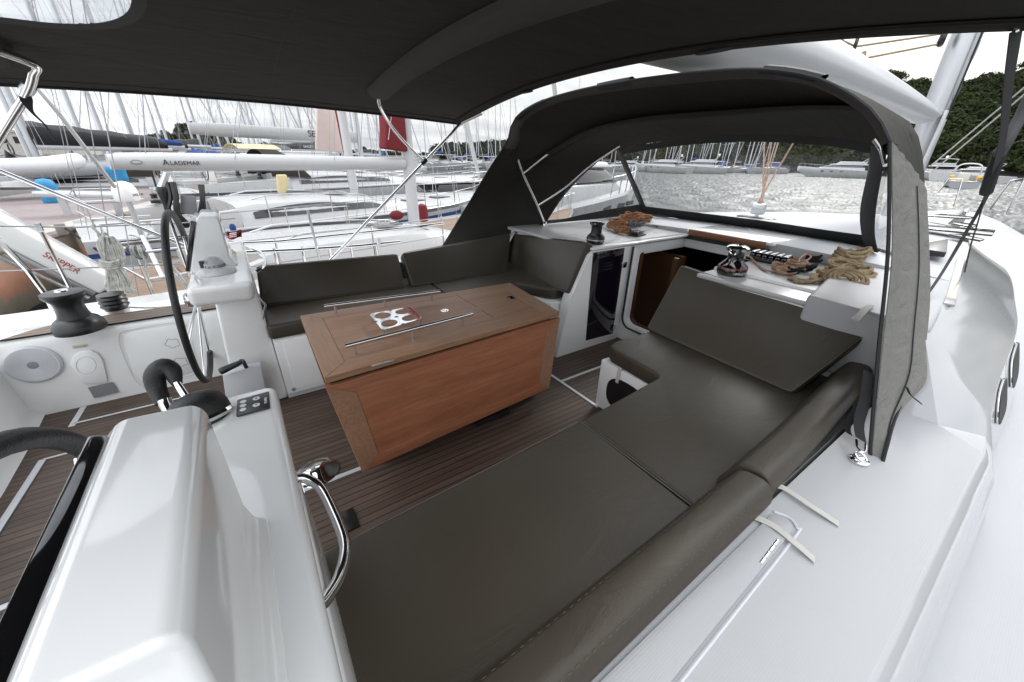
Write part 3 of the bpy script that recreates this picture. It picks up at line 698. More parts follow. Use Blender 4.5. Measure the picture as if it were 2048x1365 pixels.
# cup holder: plate with four round openings on four short legs
ch = thing('cup_holder', 'shiny steel cup rack with four round openings on the wooden table', 'cup holder', PZ(790, 650, ZT))
zc_ = ZT + .05
q = [PZ(765, 661, zc_), PZ(845, 637, zc_), PZ(820, 614, zc_), PZ(738, 628, zc_)]
fq = lambda u, v: lerp(lerp(q[0], q[1], u), lerp(q[3], q[2], u), v)
b = B()
def cell(u0, u1, v0, v1, z):
    n = 24; out = []; inn = []
    for k in range(n):
        a = 2 * PI * (k + .5) / n; c_, s_ = math.cos(a), math.sin(a); m_ = max(abs(c_), abs(s_))
        uc, vc = (u0 + u1) / 2, (v0 + v1) / 2
        out.append(fq(uc + c_ / m_ * (u1 - u0) / 2, vc + s_ / m_ * (v1 - v0) / 2) + V((0, 0, z))); inn.append(fq(uc + c_ * .19, vc + s_ * .19) + V((0, 0, z)))
    return out, inn
for u0 in (0, .5):
    for v0 in (0, .5):
        o1, i1 = cell(u0, u0 + .5, v0, v0 + .5, 0); o0, i0 = cell(u0, u0 + .5, v0, v0 + .5, -.003)
        b.grid([o0, i0, i1, o1], closed=True)
for k in range(4):
    p, r_ = q[k], q[(k + 1) % 4]
    b.add([p + V((0, 0, -.003)), r_ + V((0, 0, -.003)), r_, p], [(0, 1, 2, 3)])
b.build('plate', M['chrome'], ch, smooth=True, ang=30)
for u, v in ((.04, .05), (.96, .05), (.96, .95), (.04, .95)):
    p = fq(u, v); B().tube([V((p.x, p.y, ZT + .001)), V((p.x, p.y, zc_ - .003))], .006, 10).build('leg', M['steel'], ch)

# ================================================================ CUSHIONS
def cushion(name, label, cat, hexpts, bev, group=None, seamz=True, mat='vinyl'):
    o = B().hexa([V(p) for p in hexpts]).build(name, M[mat], None, bevel=bev, seg=4, ang=70)
    c = V((0, 0, 0))
    for p in hexpts: c += V(p) / 8
    o.data.transform(Matrix.Translation(-c)); o.location = c
    return tag(o, label, cat, group)
def quadcush(name, label, bl, br, tr, tl, t, bev, group=None):
    """front face corners, thickness behind"""
    bl, br, tr, tl = map(V, (bl, br, tr, tl)); n = (br - bl).cross(tl - bl).normalized()
    if n.dot(EYE - bl) < 0: n = -n
    bk = [p - n * t for p in (bl, br, tr, tl)]
    b = B(); b.v = [bl, br, tr, tl] + bk
    b.f = [(0, 1, 2, 3), (7, 6, 5, 4), (0, 4, 5, 1), (1, 5, 6, 2), (2, 6, 7, 3), (3, 7, 4, 0)]
    o = b.build(name, M['vinyl'], None, bevel=bev, seg=4, ang=70)
    c = (bl + br + tr + tl) / 4; o.data.transform(Matrix.Translation(-c)); o.location = c
    tag(o, label, 'cushion', group)
    # piping round the front face
    i = .004
    m_ = (bl + br + tr + tl) / 4
    ring = [lerp(p, m_, .012) + n * .0005 for p in (bl, br, tr, tl)]
    pp = []
    for k in range(4):
        a, c2 = ring[k], ring[(k + 1) % 4]
        for s in np.linspace(.03, .97, 8): pp.append(lerp(a, c2, s))
    B().tube(pp, .0022, 5, closed=True).build('piping', M['piping'], o)
    return o
zs0, zs1 = .447, .545
def polycush(name, label, poly, z0, z1, bev, group=None):
    o = B().prism([(x, y, z0) for x, y in poly], (0, 0, z1 - z0)).build(name, M['vinyl'], None, bevel=bev, seg=4, ang=70)
    c = V((sum(p[0] for p in poly) / len(poly), sum(p[1] for p in poly) / len(poly), z0)); o.data.transform(Matrix.Translation(-c)); o.location = c
    return tag(o, label, 'cushion', group)
gs = 'olive cushions of the settee behind the table'
polycush('seat_cushion', 'olive seat cushion on the settee beside the far helm pedestal', [(-.03, 2.575), (1.17, 2.575), (1.17, 3.2), (-.03, 3.2)], zs0, zs1, .022, gs)
polycush('seat_cushion', 'olive corner seat cushion of the settee behind the right end of the table', [(1.18, 2.575), (1.80, 2.575), (1.93, 2.30), (1.99, 2.25), (2.28, 2.25), (2.28, 3.2), (1.18, 3.2)], zs0, zs1, .022, gs)
def bk(px, py, z): return PZ(px, py, z)
quadcush('back_cushion', 'olive back cushion standing directly right of the far helm pedestal', PZ(522, 613, .55), PZ(810, 575, .55), PY(796, 508, 3.06), PY(511, 533, 3.06), .09, .02, gs)
quadcush('back_cushion', 'olive back cushion under the foot of the sprayhood side', PZ(825, 573, .55), PZ(1012, 543, .55), PY(1022, 468, 3.12), PY(803, 506, 3.06), .09, .02, gs)
quadcush('back_cushion', 'olive corner back cushion leaning on the locker with the smoked door', PX(1010, 545, 2.10), PY(1131, 586, 2.12), PY(1175, 484, 2.12), PX(1018, 467, 2.27), .075, .018, gs)
gl = 'olive cushions of the lounge bench in front'
polycush('seat_cushion', 'large olive seat pad nearest the viewer beside the white helm pedestal', [(-.045, .895), (.5, .925), (1.04, .945), (1.03, .36), (-.06, .34)], .356, .4545, .016, gl)
arc = [(1.63 + .05 * math.sin(a), 1.045 - .055 * math.cos(a)) for a in np.linspace(0, 1.5, 6)]
polycush('seat_cushion', 'L-shaped olive seat pad reaching round to the companionway', [(1.05, .945), (1.3, .965), (1.62, .99)] + arc + [(1.70, 1.36), (1.735, 1.41), (1.80, 1.425), (2.5, 1.40), (2.5, .36), (1.04, .36)], .356, .4545, .016, gl)
def seamline(o, pts, r=.0028):
    B().tube(pts, r, 5).build('piping', M['piping'], o)
cs_ = [o for o in bpy.data.objects if o.name.startswith('seat_cushion')]
for o in cs_:
    lb_ = o['label']
    if 'nearest' in lb_: seamline(o, [V((1.034, y, .4535)) for y in np.linspace(.36, .935, 12)]); seamline(o, [V((x, .893 + .052 * (x + .04) / 1.08, .4525)) for x in np.linspace(-.03, 1.02, 20)], .0016)
    if 'L-shaped' in lb_: seamline(o, [V((1.047, y, .4535)) for y in np.linspace(.37, .93, 12)], .0018)
def bolster(label, xs, yb, endcap):
    rows = []
    for i, (x, y0) in enumerate(zip(xs, yb)):
        k = 1.0
        if i in (0, len(xs) - 1): k = .90
        sec = [(0, .452), (-.028, .51), (-.055, .57), (-.066, .594), (-.082, .603), (-.135, .612), (-.158, .603), (-.170, .582), (-.187, .538), (-.12, .45)]
        cy, cz = -.10, .53
        rows.append([V((x, y0 + cy + (a - cy) * k, cz + (z - cz) * k)) for a, z in sec])
    b = B(); b.grid(rows, closed=True)
    nn = len(rows[0]); n0 = 0; n1 = (len(rows) - 1) * nn
    b.f.append(tuple(range(nn - 1, -1, -1))); b.f.append(tuple(n1 + k for k in range(nn)))
    o = b.build('back_cushion', M['vinyl'], None, ang=50)
    bm = bmesh.new(); bm.from_mesh(o.data)
    bm.to_mesh(o.data); bm.free()
    sub = o.modifiers.new('s', 'SUBSURF'); sub.levels = 2; sub.render_levels = 2
    c = V((xs[0], yb[0] - .1, .5)); o.data.transform(Matrix.Translation(-c)); o.location = c
    tag(o, label, 'cushion', gl)
    for j, off in ((3, .0022), (6, .0022)):
        st = B()
        for i in range(2, len(rows) - 2):
            a = rows[i][j] * .5 + rows[i][j] * .5; d = rows[i + 1][j]
            m_ = 26
            for s in range(m_):
                if s % 2 == 0:
                    u = [lerp(a, d, s / m_), lerp(a, d, (s + .8) / m_)]
                    st.tube([p + V((0, .0, 0)) for p in u], .0006, 4)
        st.build('stitching', M['thread'], o)
    return o
XA = [-.42, -.415, -.38, -.1, .2, .5, .8, 1.08, 1.145, 1.165, 1.168]
bolster('long olive bolster nearest the viewer along the white coaming', XA, [.39 + .012 * (x + .4) for x in XA], 1)
XB_ = [1.185, 1.19, 1.21, 1.27, 1.5, 1.8, 2.1, 2.36, 2.43, 2.46, 2.463]
bolster('olive bolster along the coaming beneath the propped-up lounge pad', XB_, [.425 + .075 * ((x - 1.18) / 1.28) ** 1.5 for x in XB_], 1)
quadcush('lounge_pad', 'big flat olive backrest pad propped up over the bench in front', PZ(1293, 657, .462), PZ(1583, 787, .462), PZ(1748, 660, .775), PZ(1362, 529, .845), .055, .016, gl)

# ================================================================ HELM PEDESTALS
def pedestal(yc, lab, mirror):
    t = thing('helm_pedestal', lab, 'helm pedestal', (-.18, yc, 0))
    P = lambda x, y, z: V((x, yc + y, z))
    s = mirror
    # column
    b = B(); b.hexa([P(-.305, -.42, 0), P(-.02, -.42, 0), P(-.02, .22, 0), P(-.29, .22, 0), P(-.235, -.42, .80), P(-.03, -.42, .80), P(-.03, .2, .80), P(-.22, .2, .80)])
    if s < 0: b.v = [V((p.x, 2 * yc - p.y, p.z)) for p in b.v]
    b.build('column', M['gel'], t, bevel=.02, seg=3)
    # pod: wide shelf with a bevelled edge; thin upstand at the forward side
    y0, y1 = -.62, (.62 if s > 0 else .74)
    b = B(); b.hexa([P(-.325, y0 + .02, .765), P(-.045, y0 + .02, .755), P(-.045, y1 - .02, .755), P(-.325, y1 - .02, .765), P(-.325, y0, .872), P(-.028, y0, .872), P(-.028, y1, .872), P(-.325, y1, .872)])
    b.build('pod', M['gel'], t, bevel=.032, seg=5)
    # instrument housing: wedge with the displays aft
    hw = .20
    prof = [(-.325, .86), (-.222, 1.145), (-.205, 1.162), (-.124, 1.158), (-.113, 1.142), (-.116, .93), (-.108, .893), (-.085, .872)]
    b = B(); n = len(prof)
    ins = lambda z: .0 if z < 1 else .012
    b.v = [P(x, -hw + ins(z), z) for x, z in prof] + [P(x, hw - ins(z), z) for x, z in prof]
    b.f = [tuple(range(n - 1, -1, -1)), tuple(range(n, 2 * n))] + [(i, (i + 1) % n, n + (i + 1) % n, n + i) for i in range(n)]
    h = b.build('instrument_housing', M['gel'], t, bevel=.014, seg=4, ang=50)
    d = (V((-.225, 0, 1.135)) - V((-.325, 0, .86))).normalized(); nn = V((-d.z, 0, d.x))
    q0, q1 = P(-.325, 0, .86) + d * .0, P(-.325, 0, .86) + d * .295
    w = hw - .004
    b = B(); b.slab([q1 + V((0, w, 0)) + nn * .022, q0 + V((0, w, 0)) + nn * .022, q0 - V((0, w, 0)) + nn * .022, q1 - V((0, w, 0)) + nn * .022], .024)
    b.build('display', M['blackgloss'], h, bevel=.005)
    # compass
    return t, P
pt, PP = pedestal(3.03, 'white helm pedestal with compass at the far end of the settee', 1)
c = PZ(433, 545, .874)
b = B(); b.lathe([(.098, 0), (.094, .012), (.075, .026), (.062, .034)], c, n=32); cp = b.build('compass', M['grey_gel'], pt)
b = B(); b.lathe([(.052, .03), (.052, .045), (.047, .062), (.035, .078), (.018, .086), (0, .088)], c, n=28); b.build('compass_dome', glassy('compass_glass', (.75, .77, .8), .25, .03), cp)
b = B(); b.lathe([(.05, .030), (.05, .056), (.046, .056)], c, n=28); b.build('compass_card', M['whitepaint'], cp)
for k, tx in enumerate(('3', '6', '9', '12', '15', '18')):
    a = -2.4 + k * .42
    dr = V((math.cos(a), math.sin(a), 0)); text(tx, .02, c + dr * .0512 + V((0, 0, .034)) - V((-dr.y, dr.x, 0)) * .006, V((-dr.y, dr.x, 0)), (0, 0, 1), M['ink'], cp, ext=.0006)
B().lathe([(.02, .03), (.02, .07)], c + V((-.045, 0, 0)), n=12).build('compass_hood', M['black'], cp)
g = [PY(511, 545, 2.5), PY(526, 535, 2.56), PY(531, 522, 2.68), PY(523, 506, 2.85), PY(506, 498, 2.95)]
B().tube(spline(g, 24), .009, 8).build('grab_rail', M['steel'], pt)
B().tube([PY(512, 592, 2.56) + V((.01, 0, 0)), PY(523, 612, 2.56) + V((.02, 0, 0)), PY(520, 640, 2.57) + V((.015, 0, 0))], .006, 6).build('grab_rail', M['steel'], pt)
# winch handle pocket
pk = [PY(445, 744, 2.545), PY(494, 731, 2.545), PY(521, 723, 2.545), PY(534, 792, 2.545), PY(455, 812, 2.545)]
pk = [V((p.x, 2.56, max(p.z, .012))) for p in pk]
pb = B().prism(pk, (0, -.06, 0)).build('handle_pocket', M['grey_gel'], pt, bevel=.008)
wh = thing('winch_crank', 'black winch crank resting in the pocket of the far pedestal', 'winch handle', PY(470, 735, 2.5))
hpnt = [PY(440, 744, 2.47), PY(455, 737, 2.47), PY(475, 728, 2.47), PY(482, 724, 2.47)]
B().tube(spline(hpnt, 12), [.018, .021, .021, .02, .019, .018, .017, .016, .015, .014, .013, .012], 10).build('grip', M['black'], wh)
B().tube([PY(482, 722, 2.47), PY(486, 722, 2.49), PY(494, 738, 2.52)], .011, 8).build('arm', M['black'], wh)

st_, PS = pedestal(.47, 'white helm pedestal filling the lower left of the picture', -1)
g = [PZ(590, 958, .80), PZ(612, 958, .79), PZ(640, 975, .775), PZ(665, 1020, .77), PZ(690, 1088, .77), PZ(680, 1150, .775), PZ(655, 1195, .79), PZ(638, 1216, .80)]
B().tube(spline(g, 40), .0115, 12).build('grab_rail', M['steel'], st_)
for p in (g[0], g[-1]): B().lathe([(.02, -.004), (.02, .004), (.012, .012)], p + V((-.006, 0, 0)), (1, 0, 0), 18).build('rail_foot', M['steel'], st_)
kq = [PZ(472, 833, .878), PZ(540, 815, .878), PZ(538, 783, .878), PZ(474, 801, .878)]
kp = B().slab([V((p.x, p.y, .880)) for p in kq], .007).build('keypad', pmat('charcoal_keypad', (.035, .036, .038), .35), st_, bevel=.003)
kx, ky = (kq[1] - kq[0]), (kq[3] - kq[0])
for u, v, r in ((.20, .25, .0075), (.20, .5, .0075), (.20, .75, .0075), (.60, .32, .0085), (.60, .74, .0085)):
    p = kq[0] + kx * u + ky * v; bt = B().lathe([(r, 0), (r, .0012), (0, .0016)], V((p.x, p.y, .880)), n=20).build('key', M['whiteink'], kp)
    if u > .3:
        s = 1 if v > .5 else -1
        B().prism([V((p.x, p.y + s * .004, .8818)), V((p.x - .0035, p.y - s * .003, .8818)), V((p.x + .0035, p.y - s * .003, .8818))], (0, 0, .0004)).build('arrow', M['ink'], bt)
text('POWER', .0095, kq[0] + kx * .93 + ky * .25 + V((0, 0, .0035)), ky, -kx, M['whiteink'], kp, ext=.0003)
# ================================================================ THROTTLE
th = thing('throttle_lever', 'black and chrome engine throttle lever beside the near pedestal', 'throttle', PZ(400, 850, .84))
c = PZ(396, 816, .89); ax = V((-.35, .9, .25))
b = B(); b.lathe([(.064, -.06), (.067, -.03), (.065, .0), (.057, .022), (.04, .036), (.014, .042), (0, .042)], c, (-.15, .35, .93), 30); b.build('housing', M['leather'], th)
B().lathe([(.067, -.038), (.071, -.030), (.067, -.022)], c, (-.15, .35, .93), 30, cap=False).build('trim_ring', M['chrome'], th)
lv = [PY(356, 858, c.y + .03), PY(345, 835, c.y + .06), PY(328, 800, c.y + .09)]
B().tube(lv, [.016, .015, .016], 12).build('stem', M['chrome'], th)
gp = spline([PY(327, 806, c.y + .09), PY(314, 778, c.y + .12), PY(310, 752, c.y + .135), PY(326, 735, c.y + .14), PY(343, 741, c.y + .13), PY(350, 757, c.y + .115), PY(355, 770, c.y + .10)], 30)
B().tube(gp, [.017 + .008 * math.sin(PI * min(1, i / 24)) for i in range(24)] + [.017, .016, .014, .013, .012, .011], 14).build('grip', M['leather'], th)
B().tube([PY(354, 768, c.y + .10), PY(372, 795, c.y + .05)], .010, 12).build('stem', M['chrome'], th)

# ================================================================ STEERING WHEELS
def wheel(yc, lab):
    t = thing('steering_wheel', lab, 'steering wheel', (-.385, yc, .66), 'black leather steering wheels of the yacht')
    ax = V((-.985, 0, .17)).normalized() * -1     # leaning: top forward
    up = V((.075, 0, 1)).normalized(); sd = V((.022, 1, 0)).normalized(); ce = V((-.385, yc, .66)); R = .515
    pt_ = lambda a, r=R: ce + up * (math.sin(a) * r) + sd * (math.cos(a) * r)
    B().tube([pt_(2 * PI * k / 72) for k in range(72)], .0175, 12, closed=True).build('rim', M['leather'], t)
    for k in range(7):
        for d in (-.05, .05):
            a = PI / 2 + 2 * PI * k / 7 + d
            B().tube([ce + up * math.sin(a - d * .3) * .045 + sd * math.cos(a - d * .3) * .045 + V((.03, 0, 0)), pt_(a, .49)], .006, 8).build('spoke', M['steel'], t)
    nn = up.cross(sd).normalized()
    B().lathe([(.05, -.05), (.055, -.02), (.05, .015), (.03, .03), (.0, .032)], ce, -nn if nn.x > 0 else nn, 20).build('hub', M['steel'], t)
    B().tube([ce, ce + V((.22, 0, .03))], .028, 12).build('axle', M['steel'], t)
    return t
wheel(2.98, 'black leather steering wheel seen nearly edge-on at the far pedestal')
wheel(.52, 'black leather steering wheel cut off by the left frame edge, nearest the viewer')

# ================================================================ WINCHES
def winch(name, lab, base, prof, mats, group='deck winches', tx=None):
    t = thing(name, lab, 'winch', base, group)
    for nm, pr, mt in prof: B().lathe(pr, base, n=36).build(nm, M[mt], t)
    return t
g = 'winches on deck'
b0 = PZ(163, 660, .513); b0 = V((b0.x, b0.y, .513))
w1 = winch('winch', 'big black winch on the teak capping of the far coaming', b0, (
    ('base', [(.115, 0), (.118, .02), (.112, .045), (.095, .07), (.075, .085)], 'black'),
    ('drum', [(.075, .08), (.066, .11), (.062, .15), (.066, .18), (.085, .205), (.088, .21)], 'black'),
    ('self_tailer', [(.088, .21), (.094, .22), (.092, .236), (.07, .243), (.03, .245), (.03, .238), (0, .238)], 'black'),
    ('handle_socket', [(.03, .245), (.028, .25), (.016, .25), (.014, .242), (0, .242)], 'chrome')), g)
b1 = PZ(233, 636, .50); b1 = V((b1.x, 3.5, .46))
b1 = PY(240, 632, 3.46)
w2 = thing('winch', 'ribbed black winch beside the whitish rope coil on the far rail', 'winch', b1, g)
B().lathe([(.06, -.0), (.06, .05), (.052, .055)], b1, n=28).build('base', M['alu'], w2)
B().lathe([(.055, .03), (.06, .06)] + [(.066 + (.008 if k % 2 else 0), .065 + k * .013) for k in range(7)] + [(.07, .155), (.05, .16), (0, .16)], b1, n=30).build('drum', M['black'], w2)
b2 = PZ(1190, 487, ZR + .001); b2 = V((b2.x, b2.y, ZR + .001))
w3 = winch('winch', 'matt black winch beside the orange rope heap on the cabin roof', b2, (
    ('base', [(.066, 0), (.066, .012), (.074, .016), (.074, .05), (.07, .06), (.045, .085)], 'black'),
    ('drum', [(.045, .08), (.042, .11), (.044, .14), (.056, .15), (.058, .165)], 'black'),
    ('self_tailer', [(.056, .15), (.06, .155), (.06, .17), (.04, .176), (.02, .178), (0, .178)], 'blackgloss'),
    ('band', [(.0746, .03), (.0752, .033), (.0746, .036)], 'alu')), g)
b3 = PZ(1462, 548, zs + .001); b3 = V((b3.x, b3.y, zs + .001))
w4 = winch('winch', 'black winch with chrome top and red band above the lounge pad', b3, (
    ('base', [(.088, 0), (.09, .01), (.09, .045), (.084, .062), (.06, .085), (.05, .1)], 'blackgloss'),
    ('drum', [(.05, .095), (.046, .12), (.05, .145), (.062, .158)], 'blackgloss'),
    ('band', [(.0905, .046), (.0908, .049), (.0900, .052)], 'redink'),
    ('top', [(.06, .155), (.068, .162), (.07, .176), (.055, .188), (.03, .192), (.028, .186), (.012, .186), (0, .187)], 'chrome')), g)
B().tube(spline([b3 + V((-.06, .03, .165)), b3 + V((-.078, .0, .15)), b3 + V((-.07, -.02, .14)), b3 + V((-.055, -.03, .155))], 14), .006, 8).build('line_guide', M['chrome'], w4)
dv = (EYE - b3); dv.z = 0; dv.normalize(); sdv = V((-dv.y, dv.x, 0))
for i, chh in enumerate('HARKEN'):
    a = .22 + i * .155; dr = dv * math.cos(a) + sdv * math.sin(a); td = -dv * math.sin(a) + sdv * math.cos(a)
    text(chh, .022, b3 + dr * .0908 + V((0, 0, .014)) - td * .006, td, (0, 0, 1), M['whiteink'], w4, ext=.0004)
dv = (EYE - b2); dv.z = 0; dv.normalize(); sdv = V((-dv.y, dv.x, 0))
text('H', .026, b2 + (dv * .82 + sdv * .57) * .0755 + V((0, 0, .018)), sdv * .82 - dv * .57, (0, 0, 1), M['whiteink'], w3, ext=.0004)

# ================================================================ ROPES ON DECK
def coil(rng, c, rx, ry, h, turns, r, ang=0, n=14, jit=.25):
    """loose flat coil: each turn an oval of its own size and tilt"""
    pts = []
    ca, sa = math.cos(ang), math.sin(ang); c = V(c)
    f = ox = oy = tl = 0
    for k in range(turns * n):
        if k % n == 0:
            f2, ox2, oy2, tl2 = rng.uniform(.55, 1.05), rng.uniform(-.25, .25), rng.uniform(-.25, .25), rng.uniform(-.5, .5)
            if k == 0: f, ox, oy, tl = f2, ox2, oy2, tl2
            d_ = ((f2 - f) / n, (ox2 - ox) / n, (oy2 - oy) / n, (tl2 - tl) / n)
        f += d_[0]; ox += d_[1]; oy += d_[2]; tl += d_[3]
        a = 2 * PI * k / n; q = k / (turns * n)
        x, y = (math.cos(a) * f + ox) * rx, (math.sin(a) * f + oy) * ry
        z = r * .9 + q * h + h * .5 * max(0, tl * math.sin(a + 1)) + h * .35 * (1 - abs(math.cos(a)))
        pts.append(c + V((x * ca - y * sa, x * sa + y * ca, z)))
    return spline(pts, len(pts) * 3)
def ropes(parent, nm, mat, c, rx, ry, h, turns, r, ang, k=1, spread=.02):
    for i in range(k):
        cc = V(c) + V((rng.uniform(-1, 1) * spread, rng.uniform(-1, 1) * spread, h * .35 * i))
        B().tube(coil(rng, cc, rx, ry, h, turns, r, ang + rng.uniform(-.25, .25)), r, 7).build(nm, M[mat], parent)
rng = random.Random(3)
c = PZ(1255, 458, ZR)
rp = thing('rope_heap', 'heap of orange and grey rope behind the matt black winch', 'rope', c)
for q, k, h in (((1232, 459), 2, .05), ((1258, 452), 3, .07), ((1284, 447), 2, .06), ((1248, 466), 1, .03)):
    ropes(rp, 'rope_turns', 'rope_orange', PZ(*q, ZR), .085, .125, h, 4, .0095, -.3, k, .03)
ropes(rp, 'rope_turns', 'rope_grey', PZ(1270, 455, ZR + .06), .05, .08, .04, 4, .008, .4)
B().tube(spline([c + V((-.02, -.10, .09)), c + V((.03, -.17, .06)), PZ(1310, 452, ZR + .02), PZ(1314, 453, ZR + .02)], 16), .009, 6).build('rope_end', M['rope_grey'], rp)
p = PZ(1270, 472, ZR)
cl = thing('rope_clutch', 'black rope clutch in front of the orange rope heap', 'clutch', p)
B().box(p + V((-.05, -.045, 0)), p + V((.12, .045, .012)), .2).build('base', M['black'], cl, bevel=.004)
for k in range(4): B().box(p + V((-.03, -.04 + k * .022, .012)), p + V((.09, -.024 + k * .022, .045)), .2).build('lever', M['blackgloss'], cl, bevel=.006)
# starboard side: bank of clutches, pinkish, black and tan coils
p0, p1 = PZ(1500, 517, zs), PZ(1575, 532, zs)
cb = thing('rope_clutch', 'long black bank of rope clutches behind the chrome-topped winch', 'clutch', (p0 + p1) / 2)
d = (p1 - p0); L_ = d.length; d.normalize(); n_ = V((-d.y, d.x, 0))
Mx = Matrix((d, n_, V((0, 0, 1)))).transposed().to_4x4(); Mx.translation = p0
B().box((-.01, -.06, 0), (L_ + .01, .10, .025), M=Mx).build('base', M['black'], cb, bevel=.005)
for k in range(6):
    w = L_ / 6
    B().hexa([Mx @ V(q) for q in ((k * w + .004, -.05, .025), (k * w + w - .004, -.05, .025), (k * w + w - .004, .09, .025), (k * w + .004, .09, .025), (k * w + .004, -.03, .062), (k * w + w - .004, -.03, .062), (k * w + w - .004, .06, .072), (k * w + .004, .06, .072))]).build('lever', M['blackgloss'], cb, bevel=.008)
G_ = 'rope coils on the cabin roof'
rk = thing('rope_coil', 'small pinkish rope coil spilling from the clutch bank', 'rope', PZ(1575, 545, zs), G_)
for q, k in (((1562, 545), 1), ((1580, 540), 2), ((1596, 531), 1)): ropes(rk, 'rope_turns', 'rope_pink', PZ(*q, zs), .045, .085, .035, 4, .0075, -.5, k, .02)
B().tube(spline([PZ(1500, 514, zs + .02), PZ(1512, 526, zs + .01), PZ(1530, 541, zs + .008), PZ(1560, 543, zs + .02)], 20), .007, 6).build('rope_end', M['rope_pink'], rk)
B().tube(spline([PZ(1600, 535, zs + .02), PZ(1598, 520, zs + .06), PZ(1612, 509, zs + .06), PZ(1622, 514, zs + .05), PZ(1610, 524, zs + .03)], 20), .007, 6).build('rope_loop', M['rope_pink'], rk)
rb = thing('rope_coil', 'black rope bundle between the pinkish and the tan coil', 'rope', PZ(1612, 545, zs), G_)
for q in ((1590, 552), (1612, 545), (1627, 527)): ropes(rb, 'rope_turns', 'rope_black', PZ(*q, zs), .028, .05, .04, 4, .009, .3)
rt = thing('rope_coil', 'large knotted tan rope coil against the raised roof panel', 'rope', PZ(1685, 548, zs), G_)
for q, rx, ry, h, an, k in (((1692, 560), .075, .125, .05, .5, 2), ((1662, 562), .06, .11, .04, .2, 1), ((1692, 538), .05, .09, .09, .9, 2), ((1706, 528), .05, .08, .08, .6, 1)):
    ropes(rt, 'rope_turns', 'rope_tan', PZ(*q, zs), rx, ry, h, 4, .0115, an, k, .015)
def hank(a, b_, n, lift, r, mat, parent):     # side by side strands bent over the top of a hanked coil
    for k in range(n):
        q = lerp(a, b_, k / (n - 1)); w = (EYE - q); w.z = 0; w.normalize()
        B().tube(spline([q - w * .06 + V((0, 0, -.05)), q - w * .025 + V((0, 0, lift * .8)), q + V((0, 0, lift)), q + w * .035 + V((0, 0, lift * .3)), q + w * .05 + V((0, 0, -.06))], 14), r, 7).build('rope_turns', M[mat], parent)
def ovals(c, rs, asp, tilt, r, mat, parent):      # concentric turns of a coil lying against the pile, facing the cockpit
    w = (EYE - c); w.z = 0; w.normalize(); sdv_ = V((-w.y, w.x, 0)); up_ = (V((0, 0, 1)) * math.sin(tilt) - w * math.cos(tilt))
    for i, rad in enumerate(rs):
        o_ = sdv_ * rng.uniform(-.008, .008) + w * (.004 * i)
        B().tube([c + o_ + sdv_ * (rad * math.cos(a) * (1 + .05 * math.sin(3 * a + i))) + up_ * (rad * asp * (math.sin(a) + .06 * math.sin(2 * a + i))) + w * (.012 * math.sin(2 * a + i)) for a in np.linspace(0, 2 * PI, 34)[:-1]], r, 7, closed=True).build('rope_turns', M[mat], parent)
ovals(PZ(1690, 556, zs + .055), (.03, .054, .079, .104), .62, .75, .0115, 'rope_tan', rt)
ovals(PZ(1686, 527, zs + .075), (.055, .08), .5, .5, .011, 'rope_tan', rt)
ovals(PZ(1712, 540, zs + .06), (.05, .075), .6, .7, .011, 'rope_tan', rt)
hank(PZ(1700, 517, zs + .075), PZ(1722, 521, zs + .07), 5, .012, .011, 'rope_tan', rt)
hank(PZ(1622, 557, zs + .025), PZ(1631, 556, zs + .025), 3, .018, .0105, 'rope_tan', rt)
ovals(PZ(1572, 541, zs + .03), (.035, .055), .6, .5, .0075, 'rope_pink', rk)
for k in range(3): B().tube(spline([PZ(1575 + 6 * k, 556 + 3 * k, zs + .012), PZ(1610, 561 + 2 * k, zs + .012), PZ(1650, 556 + k, zs + .03), PZ(1680, 546, zs + .05)], 20), .0105, 7).build('rope_tail', M['rope_tan'], rt)
# whitish rope coil hung on the port rail
c = PY(222, 500, 3.84)
hc = thing('rope_coil', 'long whitish rope coil hanging from the far guard wire', 'rope', c)
for k in range(11):
    o = (k - 5) * .013; w = .035 + .006 * (k % 4)
    t1 = spline([PY(202 + k * 2.2, 474, 3.84 - .02 * (k % 3)), PY(196 + k * 4.6, 492, 3.8), PY(208 + k * 4.0, 520, 3.78), PY(222 + k * 1.6, 536, 3.78)], 20)
    t2 = spline([PY(214 + k * 2.2, 530, 3.78), PY(214 + k * 4.4, 552 + (k % 3) * 3, 3.76), PY(212 + k * 5.2, 572 + (k % 4) * 3, 3.78), PY(218 + k * 5.4, 582 + (k % 5) * 2, 3.79)], 20)
    B().tube(t1 + t2, .0085, 6).build('rope_turns', M['rope_white'], hc)
for k in range(4): B().tube(spline([PY(199, 521 + k * 4, 3.77), PY(218, 526 + k * 4, 3.74), PY(238, 521 + k * 4, 3.77)], 12), .0085, 6).build('rope_wrap', M['rope_white'], hc)
B().tube(spline([PY(205, 474, 3.83), PY(192, 462, 3.82), PY(184, 453, 3.84), PY(190, 450, 3.85)], 16), .009, 6).build('rope_tail', M['rope_white'], hc)
B().tube(spline([PY(215, 470, 3.83), PY(206, 478, 3.8), PY(222, 600, 3.72), PY(231, 612, 3.6), PY(240, 620, 3.5)], 24), .008, 6).build('rope_tail', M['rope_white'], hc)
B().tube(spline([PY(258, 615, 3.5), PY(300, 616, 3.5), PY(360, 612, 3.55), PY(380, 610, 3.5)], 16), .006, 6).build('rope_tail', M['rope_white'], hc)
c = PY(275, 500, 3.86)
h2 = thing('rope_coil', 'flecked grey rope hitched round the rail left of the far wheel', 'rope', c)
for k in range(7):
    B().tube(spline([PY(258 + k * 4, 492, 3.86), PY(254 + k * 6, 500 + k, 3.83), PY(266 + k * 4.6, 512 + (k * 5) % 9, 3.84), PY(281 + k * 2, 514, 3.86)], 18), .008, 6).build('rope_turns', M['rope_grey'] if k % 3 == 0 else M['rope_white'], h2)
